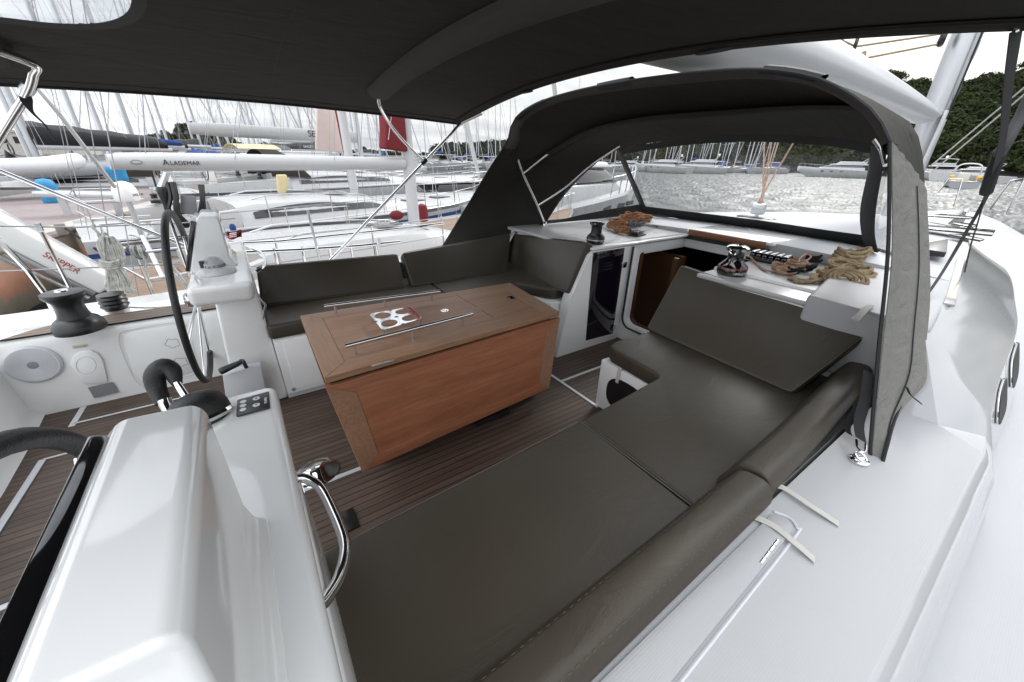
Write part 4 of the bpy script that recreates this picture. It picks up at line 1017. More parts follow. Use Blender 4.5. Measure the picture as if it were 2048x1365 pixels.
B().tube(spline([PY(288, 505, 3.84), PY(292, 540, 3.84), PY(304, 580, 3.84)], 12), .008, 6).build('rope_tail', M['rope_white'], h2)
# ================================================================ BIMINI
def bz(x, y):
    k = (y - 1.75) / 1.86
    base = 1.785 + .175 * (1 - min(1.2, k * k) )
    xx = (x - .1) / 1.8
    return base + .05 * math.cos(max(-1, min(1, xx)) * PI / 2) + .012 * math.sin(x * 5.2) * (1 - abs(k)) * 0
def PB(px, py, dz=-.004):     # point on the underside of the awning along a sight line
    z = 1.9
    for _ in range(30):
        p = PZ(px, py, z); z = .5 * z + .5 * (bz(p.x, p.y) + dz)
    return PZ(px, py, z)
bim = thing('bimini', 'dark taupe bimini awning on bent steel tubes over the cockpit', 'awning', (.2, 1.75, 1.8))
NX, NY = 150, 150
xs = np.linspace(-1.05, 1.9, NX); ys = np.linspace(.20, 3.62, NY)
def front(y): return 1.87 + .04 * abs((y - 1.75) / 1.86) ** 3
wc = lerp(PZ(285, 40, 1.93), PZ(130, 40, 1.93), .5)
e1, e2 = PB(286, 36), PB(200, 56)
WX, WY, WRX, WRY = e2.x - .1, e2.y - .62, .42, .70
WX = e1.x - .44; 
def inwin(x, y):
    return (abs((x - WX) / .46) ** 2.6 + abs((y - (e2.y - .66)) / .70) ** 2.6) < 1
can, win = B(), B()
P = lambda i, j: V((xs[i] if i < NX - 1 else front(ys[j]), ys[j], bz(xs[i], ys[j])))
for b_, test in ((can, False), (win, True)):
    idx = {}
    for i in range(NX - 1):
        for j in range(NY - 1):
            cx_, cy_ = (xs[i] + xs[i + 1]) / 2, (ys[j] + ys[j + 1]) / 2
            if inwin(cx_, cy_) == test:
                f = []
                for a, c in ((i, j), (i + 1, j), (i + 1, j + 1), (i, j + 1)):
                    if (a, c) not in idx: idx[(a, c)] = len(b_.v); b_.v.append(P(a, c))
                    f.append(idx[(a, c)])
                b_.f.append(tuple(f))
can.build('canopy', M['canvas'], bim, solid=.003)
wp = [V((WX + .475 * math.copysign(abs(math.cos(a)) ** .77, math.cos(a)), e2.y - .66 + .715 * math.copysign(abs(math.sin(a)) ** .77, math.sin(a)), 0)) for a in np.linspace(0, 2 * PI, 60)[:-1]]
wi = [V((p.x * .945 + WX * .055, p.y * .945 + (e2.y - .66) * .055, 0)) for p in wp]
wo = [V((p.x * 1.03 - WX * .03, p.y * 1.03 - (e2.y - .66) * .03, 0)) for p in wp]
B().grid([[V((p.x, p.y, bz(p.x, p.y) - .006)) for p in r] for r in (wi, wp, wo)], closed=True).build('window_binding', M['black_web'], bim, solid=.002)
win.build('window', M['bimwin'], bim)
# hems, seams and sleeves
B().grid([[V((x, y, bz(x, y) + dz)) for x in np.linspace(-1.05, 1.9, 40)] for y, dz in ((3.54, -.004), (3.625, -.007), (3.632, -.004))]).build('hem', M['canvas'], bim, solid=.002)
B().tube([V((x, 3.545, bz(x, 3.545) - .005)) for x in np.linspace(-1.05, 1.85, 60)], .0016, 4).build('seam', M['black_web'], bim)
B().tube([V((x, 3.632, bz(x, 3.632) - .010)) for x in np.linspace(-1.05, 1.9, 60)], .010, 6).build('zip', M['black_web'], bim)
B().tube([V((.35, y, bz(.35, y) - .003)) for y in np.linspace(.21, 3.6, 50)], .0014, 4).build('seam', M['black_web'], bim)
def sleeve(xc, w, y0, y1, sag, nm='bow_sleeve', mat='canvas_mid', skew=0):
    rows = []
    for y in np.linspace(y0, y1, 60):
        r = []
        for a in np.linspace(0, PI, 9):
            x = xc + skew * (y - 1.75) - math.cos(a) * w; r.append(V((x, y, bz(x, y) - .006 - sag * math.sin(a) ** .8)))
        rows.append(r)
    B().grid(rows).build(nm, M[mat], bim, solid=.002)
    B().tube([r[-1] + V((.002, 0, -.003)) for r in rows], .004, 5).build('seam', M['black_web'], bim)
sleeve(.985, .085, .21, 3.10, .055)
sleeve(-.80, .10, .21, 3.10, .08)
B().grid([[V((front(y) + dx, y, bz(1.9, y) + dz)) for y in np.linspace(.20, 3.6, 60)] for dx, dz in ((-.11, -.003), (-.08, -.014), (-.03, -.016), (.0, -.006), (.008, .004))]).build('front_sleeve', M['canvas'], bim, solid=.002)
B().tube([V((front(y) - .10, y, bz(1.9, y) - .007)) for y in np.linspace(.2, 3.55, 60)], .004, 5).build('seam', M['black_web'], bim)
for (x, y) in ((1055, 222), (1440, 98)):
    p = PZ(x, y, 1.84); p = V((front(p.y) - .055, 2.55 if x < 1100 else 1.15, 0)); p.z = bz(1.9, p.y) - .019
    B().prism([p + V((-.03 * math.cos(a), .10 * math.sin(a), 0)) for a in np.linspace(0, 2 * PI, 16)[:-1]], (0, 0, .004)).build('sleeve_opening', M['black_web'], bim)
# tubes
f0 = PY(655, 527, 3.62)
corner = V((1.85, 3.56, bz(1.9, 3.56) - .02))
B().tube([f0, corner, V((1.87, 3.2, bz(1.9, 3.2) - .02))], .0135, 10).build('frame_tube', M['steel'], bim)
j0 = lerp(f0, corner, .715)
tb = spline([j0, PY(800, 275, 3.45), PY(772, 236, 3.3), PY(757, 200, 3.12), V((.98, 2.95, bz(.98, 2.95) - .03))], 24)
B().tube(tb, .0125, 10).build('frame_tube', M['steel'], bim)
B().lathe([(.02, -.03), (.02, .03)], j0, corner - f0, 12).build('tube_joint', M['black'], bim)
B().tube(spline([V((-.78, 2.95, bz(-.78, 2.95) - .03)), PY(64, 128, 3.05), PY(66, 150, 3.1), PY(55, 185, 3.15), PY(25, 235, 3.2), PY(-25, 315, 3.25)], 30), .018, 12).build('frame_tube', M['steel'], bim)
B().tube([PY(-40, 322, 3.7), PY(0, 342, 3.7), PY(240, 440, 3.7), PY(470, 532, 3.7)], .0135, 10).build('frame_brace', M['steel'], bim)
q = PY(55, 178, 3.16); B().lathe([(.026, -.02), (.028, 0), (.026, .02)], q, PY(25, 235, 3.2) - PY(55, 185, 3.15), 14).build('strap_wrap', M['alu'], bim)
q = [PY(50, 192, 3.15), PY(57, 210, 3.14), PY(66, 226, 3.15), PY(90, 250, 3.2), PY(108, 280, 3.4)]
B().grid([[p + V((.016 * k, 0, .0)), p - V((.016 * k, 0, .004))] for p, k in zip(spline(q, 14), (1.3, 1.4, 1.3, 1, .8, .6, .4, .3, .25, .2, .2, .2, .2, .2))]).build('strap', M['black_web'], bim, solid=.003)
# hanging straps on the starboard side
s0 = [PY(2034, 60, .30), PY(2018, 170, .33), PY(2004, 290, .35), PY(1975, 390, .37), PY(1930, 470, .38), PY(1888, 540, .36), PY(1852, 592, .34)]
B().grid([[p + V((.030, -.004, .012)), p - V((.030, -.004, .012))] for p in spline(s0, 30)]).build('webbing', M['black_web'], bim, solid=.003)
s1 = [PY(1968, 405, .37), PY(1955, 450, .36), PY(1940, 500, .35), PY(1920, 590, .33)]
B().grid([[p + V((.007, -.001, .003)), p - V((.007, -.001, .003))] for p in spline(s1, 16)]).build('webbing', M['black_web'], bim, solid=.003)
s2 = [PY(2062, 190, .36), PY(2040, 235, .36), PY(2010, 290, .36), PY(1998, 310, .37)]
B().tube(spline(s2, 12), .022, 8).build('tube_cover', pmat('grey_tube_cover', (.07, .07, .072), .8), bim)
B().tube([PY(2002, 300, .37), PY(1985, 345, .37), PY(1972, 385, .37)], .026, 8).build('tube_cover', M['black_web'], bim)
B().tube(spline([PY(2040, 45, .30), PY(2036, 52, .30), PY(2034, 60, .30), PY(2042, 58, .30)], 10), .006, 6).build('strap_hook', M['steel'], bim)
pe = PY(1919, 604, .33)
pd_ = B().lathe([(.034, -.006), (.036, -.002), (.026, .006), (.0, .008)], pe, (0, -.2, 1), 24).build('padeye', M['chrome'], bim)
B().tube([pe + V((.0, .018 * math.cos(a), .012 + .018 * math.sin(a))) for a in np.linspace(0, 2 * PI, 18)[:-1]], .005, 6, closed=True).build('ring', M['chrome'], pd_)
B().tube([pe + V((0, 0, .02)), pe + V((.0, .0, .05))], .008, 8).build('clip', M['chrome'], pd_)

# ================================================================ SPRAYHOOD
sh = thing('sprayhood', 'dark taupe sprayhood with clear windows arching over the companionway', 'sprayhood', (3, 1.75, .87))
A0 = [PX(1753, 932, 1.72), PX(1740, 900, 1.74), PX(1757, 700, 1.84), PX(1776, 500, 1.98), PX(1786, 360, 2.08), PX(1779, 285, 2.13), PX(1752, 232, 2.17), PX(1700, 190, 2.2), PX(1620, 153, 2.2), PX(1500, 139, 2.2), PX(1350, 150, 2.2), PX(1200, 172, 2.18), PX(1100, 197, 2.14), PX(1048, 222, 2.12), PX(1024, 248, 2.1), PX(1016, 280, 2.08), PX(975, 345, 1.98), PX(930, 420, 1.83), PX(885, 494, 1.66), PX(873, 516, 1.63)]
def reps(A, n=49):    # resample by arc length
    K = spline(A, 400); d = [0]
    for a, b_ in zip(K, K[1:]): d.append(d[-1] + (b_ - a).length)
    out = []; i = 0
    for k in range(n):
        t = d[-1] * k / (n - 1)
        while i < len(d) - 2 and d[i + 1] < t: i += 1
        u = (t - d[i]) / max(1e-9, d[i + 1] - d[i]); out.append(lerp(K[i], K[i + 1], min(1, u)))
    return out
PIVP = PZ(1090, 449, ZR + .01); PIVS = V((PIVP.x, 2 * YC - PIVP.y, PIVP.z))
PIVS = V((2.75, .33, .89))
A1 = [PX(1850, 640, 2.45), PX(1852, 500, 2.55), PX(1850, 380, 2.62), PX(1842, 290, 2.66), PX(1815, 240, 2.68), PX(1755, 218, 2.68), PX(1640, 213, 2.68), PX(1500, 220, 2.68), PX(1300, 236, 2.66), PX(1190, 262, 2.64), PX(1120, 300, 2.60), PX(1052, 346, 2.5), PX(1030, 410, 2.42), PX(1015, 500, 2.3)]
A2 = [PX(1790, 515, 2.9), PX(1798, 420, 3.0), PX(1795, 345, 3.1), PX(1776, 303, 3.18), PX(1740, 290, 3.25), PX(1650, 274, 3.25), PX(1500, 268, 3.25), PX(1360, 278, 3.22), PX(1240, 298, 3.18), PX(1180, 338, 3.05), PX(1130, 390, 2.88), PIVP]
c0_, c1_, c2_ = reps(A0[5:]), reps(A1[2:]), reps(A2[2:])
b = B(); rows = []
for t in np.linspace(0, 1, 7): rows.append([lerp(p, q, t) + V((0, 0, .04 * math.sin(PI * t) * math.sin(PI * k / 48))) for k, (p, q) in enumerate(zip(c0_, c1_))])
for t in np.linspace(.17, 1, 6): rows.append([lerp(p, q, t) + V((0, 0, .03 * math.sin(PI * t) * math.sin(PI * k / 48))) for k, (p, q) in enumerate(zip(c1_, c2_))])
b.grid(rows).build('canopy', M['canvas'], sh, solid=.003)
# sleeves inside along the bows, dark ribs
def band(curve, w, drop, nm, mat, i0=0, i1=49, dirx=1):
    r0 = curve[i0:i1]
    out = []
    for a in np.linspace(0, 1, 6):
        out.append([p + V((dirx * w * a, 0, 0)) - (p - V((p.x, YC, 1.2))).normalized() * (drop * math.sin(PI * a) + .004) for p in r0])
    B().grid(out).build(nm, M[mat], sh, solid=.002)
band(c0_, .13, .03, 'bow_sleeve', 'canvas_mid', 0, 34)
B().tube(c0_, .008, 6).build('edge_binding', M['black_web'], sh)
B().tube([p - (p - V((p.x, YC, 1.2))).normalized() * .012 + V((.14, 0, 0)) for p in c0_[0:35]], .006, 6).build('seam', M['black_web'], sh)
band(c1_, .10, .03, 'bow_sleeve', 'canvas', 2, 38, -1)
B().tube([p - (p - V((p.x, YC, 1.2))).normalized() * .02 for p in c1_[2:39]], .008, 6).build('seam', M['black_web'], sh)
for px0, px1 in ((1195, 1255), (1500, 1625), (1040, 1075)):
    ks = [k for k in range(49) if px0 - 12 <= 1024 + F_PX * (c0_[k] - EYE).dot(AR) / (c0_[k] - EYE).dot(AD) <= px1 + 12 and c0_[k].z > 1.55]
    if len(ks) > 1:
        out = []
        for a in np.linspace(0, 2 * PI, 9)[:-1]:
            out.append([c0_[k] + V((.03 + .035 * math.cos(a), 0, 0)) + (c0_[k] - V((c0_[k].x, YC, 1.2))).normalized() * .028 * math.sin(a) for k in ks])
        out.append(out[0]); B().grid(out).build('grab_cover', M['black_web'], sh)
# stainless bows
B().tube(spline([PIVP, PX(1070, 400, 2.5), PX(1045, 345, 2.36), PX(1028, 290, 2.2), PX(1026, 262, 2.15)], 20), .0125, 10).build('frame_tube', M['steel'], sh)
B().tube(spline([PX(1047, 347, 2.36), PX(1100, 305, 2.52), PX(1140, 281, 2.56), PX(1182, 262, 2.6)], 20), .0115, 10).build('frame_tube', M['steel'], sh)
B().tube(spline([PX(1075, 412, 2.55), PX(1130, 375, 2.8), PX(1180, 332, 3.0), PX(1240, 292, 3.12)], 20), .0125, 10).build('frame_tube', M['steel'], sh)
B().tube(spline([PX(1752, 278, 2.2), PX(1766, 300, 2.2), PX(1774, 330, 2.18)], 14), .013, 10).build('frame_tube', M['steel'], sh)
B().lathe([(.028, -.01), (.028, .0), (.014, .03)], PIVP, n=14).build('tube_foot', M['steel'], sh)
# windscreen: lower edge on the roof
ZB = ZR + .03
BASE = [PIVS, V((3.2, .40, ZB)), V((3.75, .56, ZB)), PZ(1760, 500, ZB), PZ(1735, 492, ZB), PZ(1640, 480, ZB), PZ(1520, 460, ZB), PZ(1400, 443, ZB), PZ(1300, 428, ZB), PZ(1282, 424, ZB), PZ(1230, 430, ZB), PIVP]
def corr(A, n, i0, i1): return [lerp(A[i0], A[i1], t) for t in np.linspace(0, 1, n)]
topL = spline(A2[4:9], 30)        # starboard to port along the front window top
botL = spline([PZ(1738, 494, ZB), PZ(1640, 481, ZB), PZ(1520, 462, ZB), PZ(1400, 444, ZB), PZ(1293, 427, ZB)], 30)
def S(u, v):
    i = u * 29; k = min(28, int(i)); f = i - k
    return lerp(lerp(topL[k], topL[k + 1], f), lerp(botL[k], botL[k + 1], f), v)
us = np.linspace(0, 1, 40)
B().grid([[S(u, v) for u in us] for v in np.linspace(.06, .86, 10)]).build('window', M['clear'], sh)
B().grid([[S(u, v) + V((.003, 0, 0)) for u in us] for v in (0, .03, .06)]).build('window_border', M['black_web'], sh, solid=.004)
B().grid([[S(u, v) + V((.003, 0, 0)) for u in us] for v in (.86, .93, 1.0)]).build('window_border', M['black_web'], sh, solid=.004)
# corner posts
B().grid([[S(1, v) + V((0, -.03 if v > .5 else -.02, 0)), S(1, v) + V((-.02, .035, 0))] for v in np.linspace(0, 1, 10)]).build('window_border', M['black_web'], sh, solid=.006)
pst_ = [(1742, 288), (1738, 340), (1722, 420), (1725, 470), (1733, 498)]
pe_ = [(1778, 300), (1765, 345), (1752, 420), (1750, 470), (1757, 505)]
def along(pts, x0, x1, n=16):
    return spline([PX(px, py, x0 + (x1 - x0) * i / (len(pts) - 1)) for i, (px, py) in enumerate(pts)], n)
a_, c_ = along(pst_, 3.25, 4.2), along(pe_, 3.15, 3.9)
B().grid([a_, [lerp(p, q, .5) - V((.02, 0, 0)) for p, q in zip(a_, c_)], c_]).build('window_border', M['black_web'], sh, solid=.006)
# starboard and port side windows
d_ = along([(1800, 300), (1800, 345), (1800, 420), (1795, 480), (1790, 520)], 2.9, 2.85)
B().grid([[lerp(p, q, t) for p, q in zip(c_, d_)] for t in (0, .5, 1)]).build('window', M['clear'], sh)
leg = spline([PX(1238, 300, 3.16), PX(1180, 338, 3.03), PX(1130, 383, 2.86), PX(1095, 440, 2.68)], 20)
lo = [lerp(PZ(1291, 427, ZB), PIVP, t) for t in np.linspace(0, 1, 20)]
B().grid([[lerp(p, q, t) for p, q in zip(leg, lo)] for t in (.0, .33, .66, .9)]).build('window', M['clear'], sh)
B().grid([[lerp(p, q, t) + V((-.004, -.002, .002)) for p, q in zip(leg, lo)] for t in (.82, .9, 1.0)]).build('window_border', M['black_web'], sh, solid=.004)
# base trim along the roof
tr = [PZ(1085, 446, ZR + .02), PZ(1180, 437, ZR + .02), PZ(1290, 429, ZR + .015), PZ(1400, 446, ZR + .015), PZ(1520, 465, ZR + .015), PZ(1640, 485, ZR + .015), PZ(1740, 500, ZR + .02), PZ(1790, 515, ZR + .02)]
B().grid([[p + V((-.03, -.01, -.012)), p + V((-.025, -.01, .012)), p + V((.01, 0, .02))] for p in spline(tr, 60)]).build('base_trim', M['black_web'], sh, solid=.004)
B().grid([[p + V((-.10, -.02, -.018)), p + V((-.09, -.02, .0)), p + V((-.03, 0, .004))] for p in spline(tr[2:], 50)]).build('base_rail', M['gel'], sh, solid=.004)
# starboard wing cloth hanging outside the coaming
inn = [A0[5], PX(1776, 500, 1.98), PX(1757, 700, 1.84), PX(1741, 890, 1.745), PX(1741, 912, 1.735), PX(1746, 928, 1.725)]
out = [A1[2], PX(1852, 480, 2.55), PX(1852, 600, 2.47), PX(1845, 690, 2.30), PX(1847, 745, 2.2), PX(1840, 772, 2.12), PX(1808, 806, 1.97), PX(1788, 840, 1.87), PX(1774, 890, 1.77), PX(1764, 926, 1.73)]
mid = [PX(1822, 330, 2.37), PX(1822, 500, 2.25), PX(1815, 650, 2.1), PX(1800, 770, 2.0), PX(1772, 850, 1.84), PX(1756, 931, 1.725)]
i_, m_, o_ = reps(inn, 40), reps(mid, 40), reps(out, 40)
rows = []
for t in np.linspace(0, 1, 13):
    rows.append([(p * (1 - t) * (1 - t) + q * (2 * t * (1 - t)) + r * t * t) + V((0, -.012 * math.sin(t * 13 + k * .06) * min(1, k / 12) * (1 - k / 40) - .004 * math.sin(t * 31) - .008, 0)) for k, (p, q, r) in enumerate(zip(i_, m_, o_))])
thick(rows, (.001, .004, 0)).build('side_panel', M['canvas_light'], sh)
B().tube(i_, .006, 6).build('edge_binding', M['black_web'], sh)
B().tube(o_[22:], .006, 6).build('edge_binding', M['black_web'], sh)
B().tube([r[22] if False else p for p in [rows[7][k] + V((0, -.006, 0)) for k in range(2, 36)]], .0025, 5).build('seam', M['black_web'], sh)
rows2 = [[lerp(p, q, t) for p, q in zip(c0_[2:9], c1_[2:9])] for t in (.0, .5, 1)]
# straps and snap hook at the foot
sw = [PX(1738, 745, 1.83), PX(1730, 800, 1.80), PX(1718, 845, 1.76), PX(1722, 880, 1.72)]
B().grid([[p + V((.0, .018, .004)), p - V((.0, .018, .004))] for p in spline(sw, 12)]).build('strap', M['black_web'], sh, solid=.003)
sw = [PX(1735, 770, 1.86), PX(1714, 815, 1.83), PX(1695, 850, 1.78), PX(1698, 868, 1.75)]
B().grid([[p + V((.004, .012, .0)), p - V((.004, .012, .0))] for p in spline(sw, 12)]).build('strap', M['black_web'], sh, solid=.003)
sw = [PX(1815, 775, 1.96), PX(1822, 790, 1.93), PX(1842, 806, 1.9)]
B().grid([[p + V((.008, .006, .0)), p - V((.008, .006, .0))] for p in spline(sw, 8)]).build('strap', M['black_web'], sh, solid=.003)
pe = PZ(1718, 921, .535)
hk = B().lathe([(.03, -.003), (.03, .003), (.014, .008), (.012, .016), (0, .018)], pe, n=22).build('deck_eye', M['chrome'], sh)
B().tube([pe + V((.020 * math.cos(a), .020 * math.sin(a) * .9, .016 + .008 * math.sin(a))) for a in np.linspace(0, 2 * PI, 20)[:-1]], .0045, 6, closed=True).build('ring', M['chrome'], hk)
top_ = PX(1722, 884, 1.72)
B().tube(spline([top_ + V((0, .014, 0)), lerp(top_, pe, .5) + V((0, .012, .01)), pe + V((.01, .004, .03)), lerp(top_, pe, .5) + V((0, -.012, .01)), top_ + V((0, -.014, 0))], 20), .0045, 6).build('snap_hook', M['chrome'], hk)

# ================================================================ MAST, BOOM AND RUNNING LINES OF THE OWN YACHT
XM = 8.2
m0 = PX(1795, 470, XM); m0.z = .75
def mast_pt(px, py): return PX(px, py, XM)
ax0, ax1 = PX(1868, 250, XM), PX(1932, 100, XM)
mp = thing('mast', 'pale aluminium mast rising at the upper right beyond the sprayhood', 'mast', (ax0.x, ax0.y, .8))
yM = 1.79
B().tube([V((XM + .35, yM, .8)), V((XM + .1, yM, 3.0)), V((XM - .5, yM, 14))], .15, 20).build('tube', M['alu'], mp)
B().box((XM - .02, yM - .162, .95), (XM + .16, yM - .135, 2.2)).build('gooseneck_plate', M['whitepaint'], mp, bevel=.005)
for z0, z1 in ((2.32, 2.52), (2.75, 2.98)):
    ov = [V((XM + .13 + .035 * math.cos(a) - (z0 - 2.3) * .06, yM - .157, (z0 + z1) / 2 + (z1 - z0) / 2 * math.sin(a))) for a in np.linspace(0, 2 * PI, 22)[:-1]]
    B().prism(ov, (0, .03, 0)).build('mast_slot', M['label'], mp)
B().tube([V((XM + .10, yM - .165, 2.1)), V((XM - .06, yM - .158, 3.4))], .012, 6).build('sail_track', M['black'], mp)
for k in range(3): B().tube([V((XM + .2 + .03 * k, yM - .15 + .02 * k, .9)), V((XM + .02 + .03 * k, yM - .15 + .02 * k, 4.5))], .008, 6).build('halyard', M['rope_white'], mp)
bo = thing('boom', 'thick white boom sloping down to the mast above the sprayhood', 'boom', (5, 1.85, 2.2))
yB = 1.80
rows = []
for t in np.linspace(0, 1, 30):
    x = XM - .25 - t * 7.2
    up = lerp(PY(1846, 205, yB), PY(1612, 75, yB), 1); dn = 0
    zt = 2.26 + .17 * min(1, t * 1.7) ** .8 + .10 * t; zb = 2.03 - .02 * t
    h = (zt - zb) / 2; w = .15 + .10 * math.sin(PI * min(1, t + .1) * .8)
    rows.append([V((x, yB + w * math.cos(a) * (1.0 if math.sin(a) < .2 else .8), (zt + zb) / 2 + h * math.sin(a))) for a in np.linspace(0, 2 * PI, 21)[:-1]])
b = B().grid(rows, closed=True); b.f.append(tuple(range(19, -1, -1))); b.f.append(tuple(29 * 20 + k for k in range(20)))
b.build('spar', M['whitepaint'], bo, ang=70)
B().tube([V((XM - .25, yB - .1, 2.15)), V((XM + .05, yB - .1, 2.15))], .04, 10).build('gooseneck', M['alu'], bo)
ml = thing('topping_line', 'cream line running from the mast through a black block above the boom', 'rope', PX(1712, 85, 6))
blk = PX(1712, 88, 6.0)
B().tube([PX(1655, 68, 5.8), PX(1708, 92, 6.0)], .010, 6).build('line', M['rope_tan'], ml)
B().tube([PX(1716, 93, 6.0), PX(1884, 68, 8.1)], .010, 6).build('line', M['rope_tan'], ml)
B().tube([PX(1725, 118, 6.0), PX(1880, 88, 8.1)], .010, 6).build('line', M['rope_tan'], ml)
B().lathe([(.055, -.016), (.06, -.006), (.06, .006), (.055, .016)], blk, (.3, -1, 0), 18).build('block', M['black'], ml)
B().tube([PX(1708, 100, 6.0), PX(1703, 124, 6.0)], .012, 6).build('shackle', M['chrome'], ml)
B().tube(spline([PX(1728, 104, 6.0), PX(1726, 116, 6.0), PX(1718, 124, 6.0)], 8), .022, 8).build('knot', M['rope_tan'], ml)
bl2 = thing('mast_block', 'black double block hanging from the mast at the upper right', 'block', PX(1885, 80, 8.1))
B().lathe([(.07, -.03), (.09, -.01), (.09, .01), (.07, .03)], PX(1885, 78, 8.05), (.3, -1, 0), 16).build('sheave', M['black'], bl2)
B().tube([PX(1893, 58, 8.05), PX(1876, 92, 8.05)], .03, 8).build('cheek', M['black'], bl2)
# mainsheet seen through the windscreen
ms = thing('mainsheet', 'pinkish mainsheet tackle rising from a grey block beyond the windscreen', 'rope', PX(1517, 415, 4.9))
bb = PX(1517, 418, 4.9)
B().box(bb + V((-.04, -.07, -.06)), bb + V((.04, .07, .06))).build('block', M['alu'], ms, bevel=.02)
B().tube([bb + V((0, 0, -.06)), V((bb.x, bb.y, .93))], .022, 8).build('swivel', M['steel'], ms)
B().box(V((bb.x - .05, bb.y - .2, .90)), V((bb.x + .05, bb.y + .2, .945))).build('track', M['black'], ms, bevel=.01)
for k, (tx, ty) in enumerate(((1527, 270), (1545, 270), (1562, 270), (1600, 268))):
    t_ = PX(tx, ty, 5.2); d = t_ - bb; e = bb + d * ((2.06 - bb.z) / d.z)
    B().tube([bb + V((0, -.03 + .02 * k, .05)), e], .0085, 6).build('line', M['rope_pink'], ms)
# halyard pair coming down on the starboard side and lines over the foredeck
for k in range(2):
    sp2 = thing('halyard', ('upper' if k == 0 else 'lower') + ' of the two parallel cream lines slanting across the dark hillside', 'rope', PX(1890, 322 + 8 * k, 11))
    B().tube([PX(1862, 332 + 14 * k, 11.5), PX(2048, 176 + 14 * k, 9.0), PX(2120, 116 + 14 * k, 8.2)], .011, 6).build('line', M['rope_white'], sp2)
# ================================================================ SKY, SUN, WATER
ZW = -1.0
SUN_EL, SUN_AZ = math.radians(36), math.radians(18)     # azimuth counted from the bow towards port
w = bpy.data.worlds.new('World'); SC.world = w; w.use_nodes = True
nt = w.node_tree; bg = nt.nodes['Background']
sky = N(nt, 'ShaderNodeTexSky'); sky.sky_type = 'NISHITA'; sky.sun_disc = False
sky.sun_elevation = SUN_EL; sky.sun_rotation = PI / 2 - SUN_AZ; sky.altitude = 0; sky.air_density = 1.5; sky.dust_density = 4
tc = N(nt, 'ShaderNodeTexCoord')
sp = N(nt, 'ShaderNodeSeparateXYZ'); L(nt, tc.outputs['Generated'], sp.inputs[0])
mz = N(nt, 'ShaderNodeMath', operation='ABSOLUTE'); L(nt, sp.outputs['Z'], mz.inputs[0])
az = N(nt, 'ShaderNodeMath', operation='ADD'); L(nt, mz.outputs[0], az.inputs[0]); az.inputs[1].default_value = .16
dx = N(nt, 'ShaderNodeMath', operation='DIVIDE'); L(nt, sp.outputs['X'], dx.inputs[0]); L(nt, az.outputs[0], dx.inputs[1])
dy = N(nt, 'ShaderNodeMath', operation='DIVIDE'); L(nt, sp.outputs['Y'], dy.inputs[0]); L(nt, az.outputs[0], dy.inputs[1])
cb_ = N(nt, 'ShaderNodeCombineXYZ'); L(nt, dx.outputs[0], cb_.inputs[0]); L(nt, dy.outputs[0], cb_.inputs[1])
mpn = N(nt, 'ShaderNodeMapping'); mpn.inputs['Scale'].default_value = (.8, 1.9, 1); mpn.inputs['Rotation'].default_value = (0, 0, .7); L(nt, cb_.outputs[0], mpn.inputs[0])
nz = N(nt, 'ShaderNodeTexNoise', Scale=1.0, Detail=9.0, Roughness=.56, Distortion=.35); L(nt, mpn.outputs[0], nz.inputs['Vector'])
cr = N(nt, 'ShaderNodeValToRGB'); L(nt, nz.outputs['Fac'], cr.inputs[0])
cr.color_ramp.elements[0].position = .33; cr.color_ramp.elements[0].color = (.47, .515, .57, 1)
cr.color_ramp.elements[1].position = .62; cr.color_ramp.elements[1].color = (.74, .75, .77, 1)
sd = N(nt, 'ShaderNodeVectorMath', operation='DOT_PRODUCT'); L(nt, tc.outputs['Generated'], sd.inputs[0])
sd.inputs[1].default_value = (math.cos(.63) * math.cos(.31), math.cos(.63) * math.sin(.31), math.sin(.63))
gl = N(nt, 'ShaderNodeMapRange'); gl.interpolation_type = 'SMOOTHSTEP'; gl.inputs['From Min'].default_value = .88; gl.inputs['From Max'].default_value = 1.0; gl.inputs['To Min'].default_value = 1.0; gl.inputs['To Max'].default_value = 2.8; L(nt, sd.outputs['Value'], gl.inputs['Value'])
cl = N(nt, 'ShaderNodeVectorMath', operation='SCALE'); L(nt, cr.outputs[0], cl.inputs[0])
zg = N(nt, 'ShaderNodeMapRange'); zg.inputs['From Min'].default_value = .22; zg.inputs['From Max'].default_value = .95; zg.inputs['To Min'].default_value = 1.0; zg.inputs['To Max'].default_value = 2.1; L(nt, sp.outputs['Z'], zg.inputs['Value'])
aft_boost = N(nt, 'ShaderNodeMapRange'); aft_boost.inputs['From Min'].default_value = .1; aft_boost.inputs['From Max'].default_value = -.8; aft_boost.inputs['To Min'].default_value = 1.0; aft_boost.inputs['To Max'].default_value = 2.1; L(nt, sp.outputs['X'], aft_boost.inputs['Value'])  # unseen sky astern brightened to add light on the near helm pedestal
m1_ = N(nt, 'ShaderNodeMath', operation='MULTIPLY'); L(nt, zg.outputs[0], m1_.inputs[0]); L(nt, aft_boost.outputs[0], m1_.inputs[1])
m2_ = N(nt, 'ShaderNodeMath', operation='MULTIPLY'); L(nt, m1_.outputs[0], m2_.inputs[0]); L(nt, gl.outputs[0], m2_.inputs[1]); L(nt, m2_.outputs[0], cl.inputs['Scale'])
sk = N(nt, 'ShaderNodeVectorMath', operation='SCALE'); L(nt, sky.outputs[0], sk.inputs[0]); sk.inputs['Scale'].default_value = .10
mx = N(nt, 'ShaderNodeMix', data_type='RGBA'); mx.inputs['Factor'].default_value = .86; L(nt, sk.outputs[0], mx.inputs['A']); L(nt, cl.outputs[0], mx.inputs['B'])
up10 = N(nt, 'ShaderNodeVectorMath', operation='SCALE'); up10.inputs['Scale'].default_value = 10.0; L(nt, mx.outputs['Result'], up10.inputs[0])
L(nt, up10.outputs[0], bg.inputs['Color']); bg.inputs['Strength'].default_value = .1
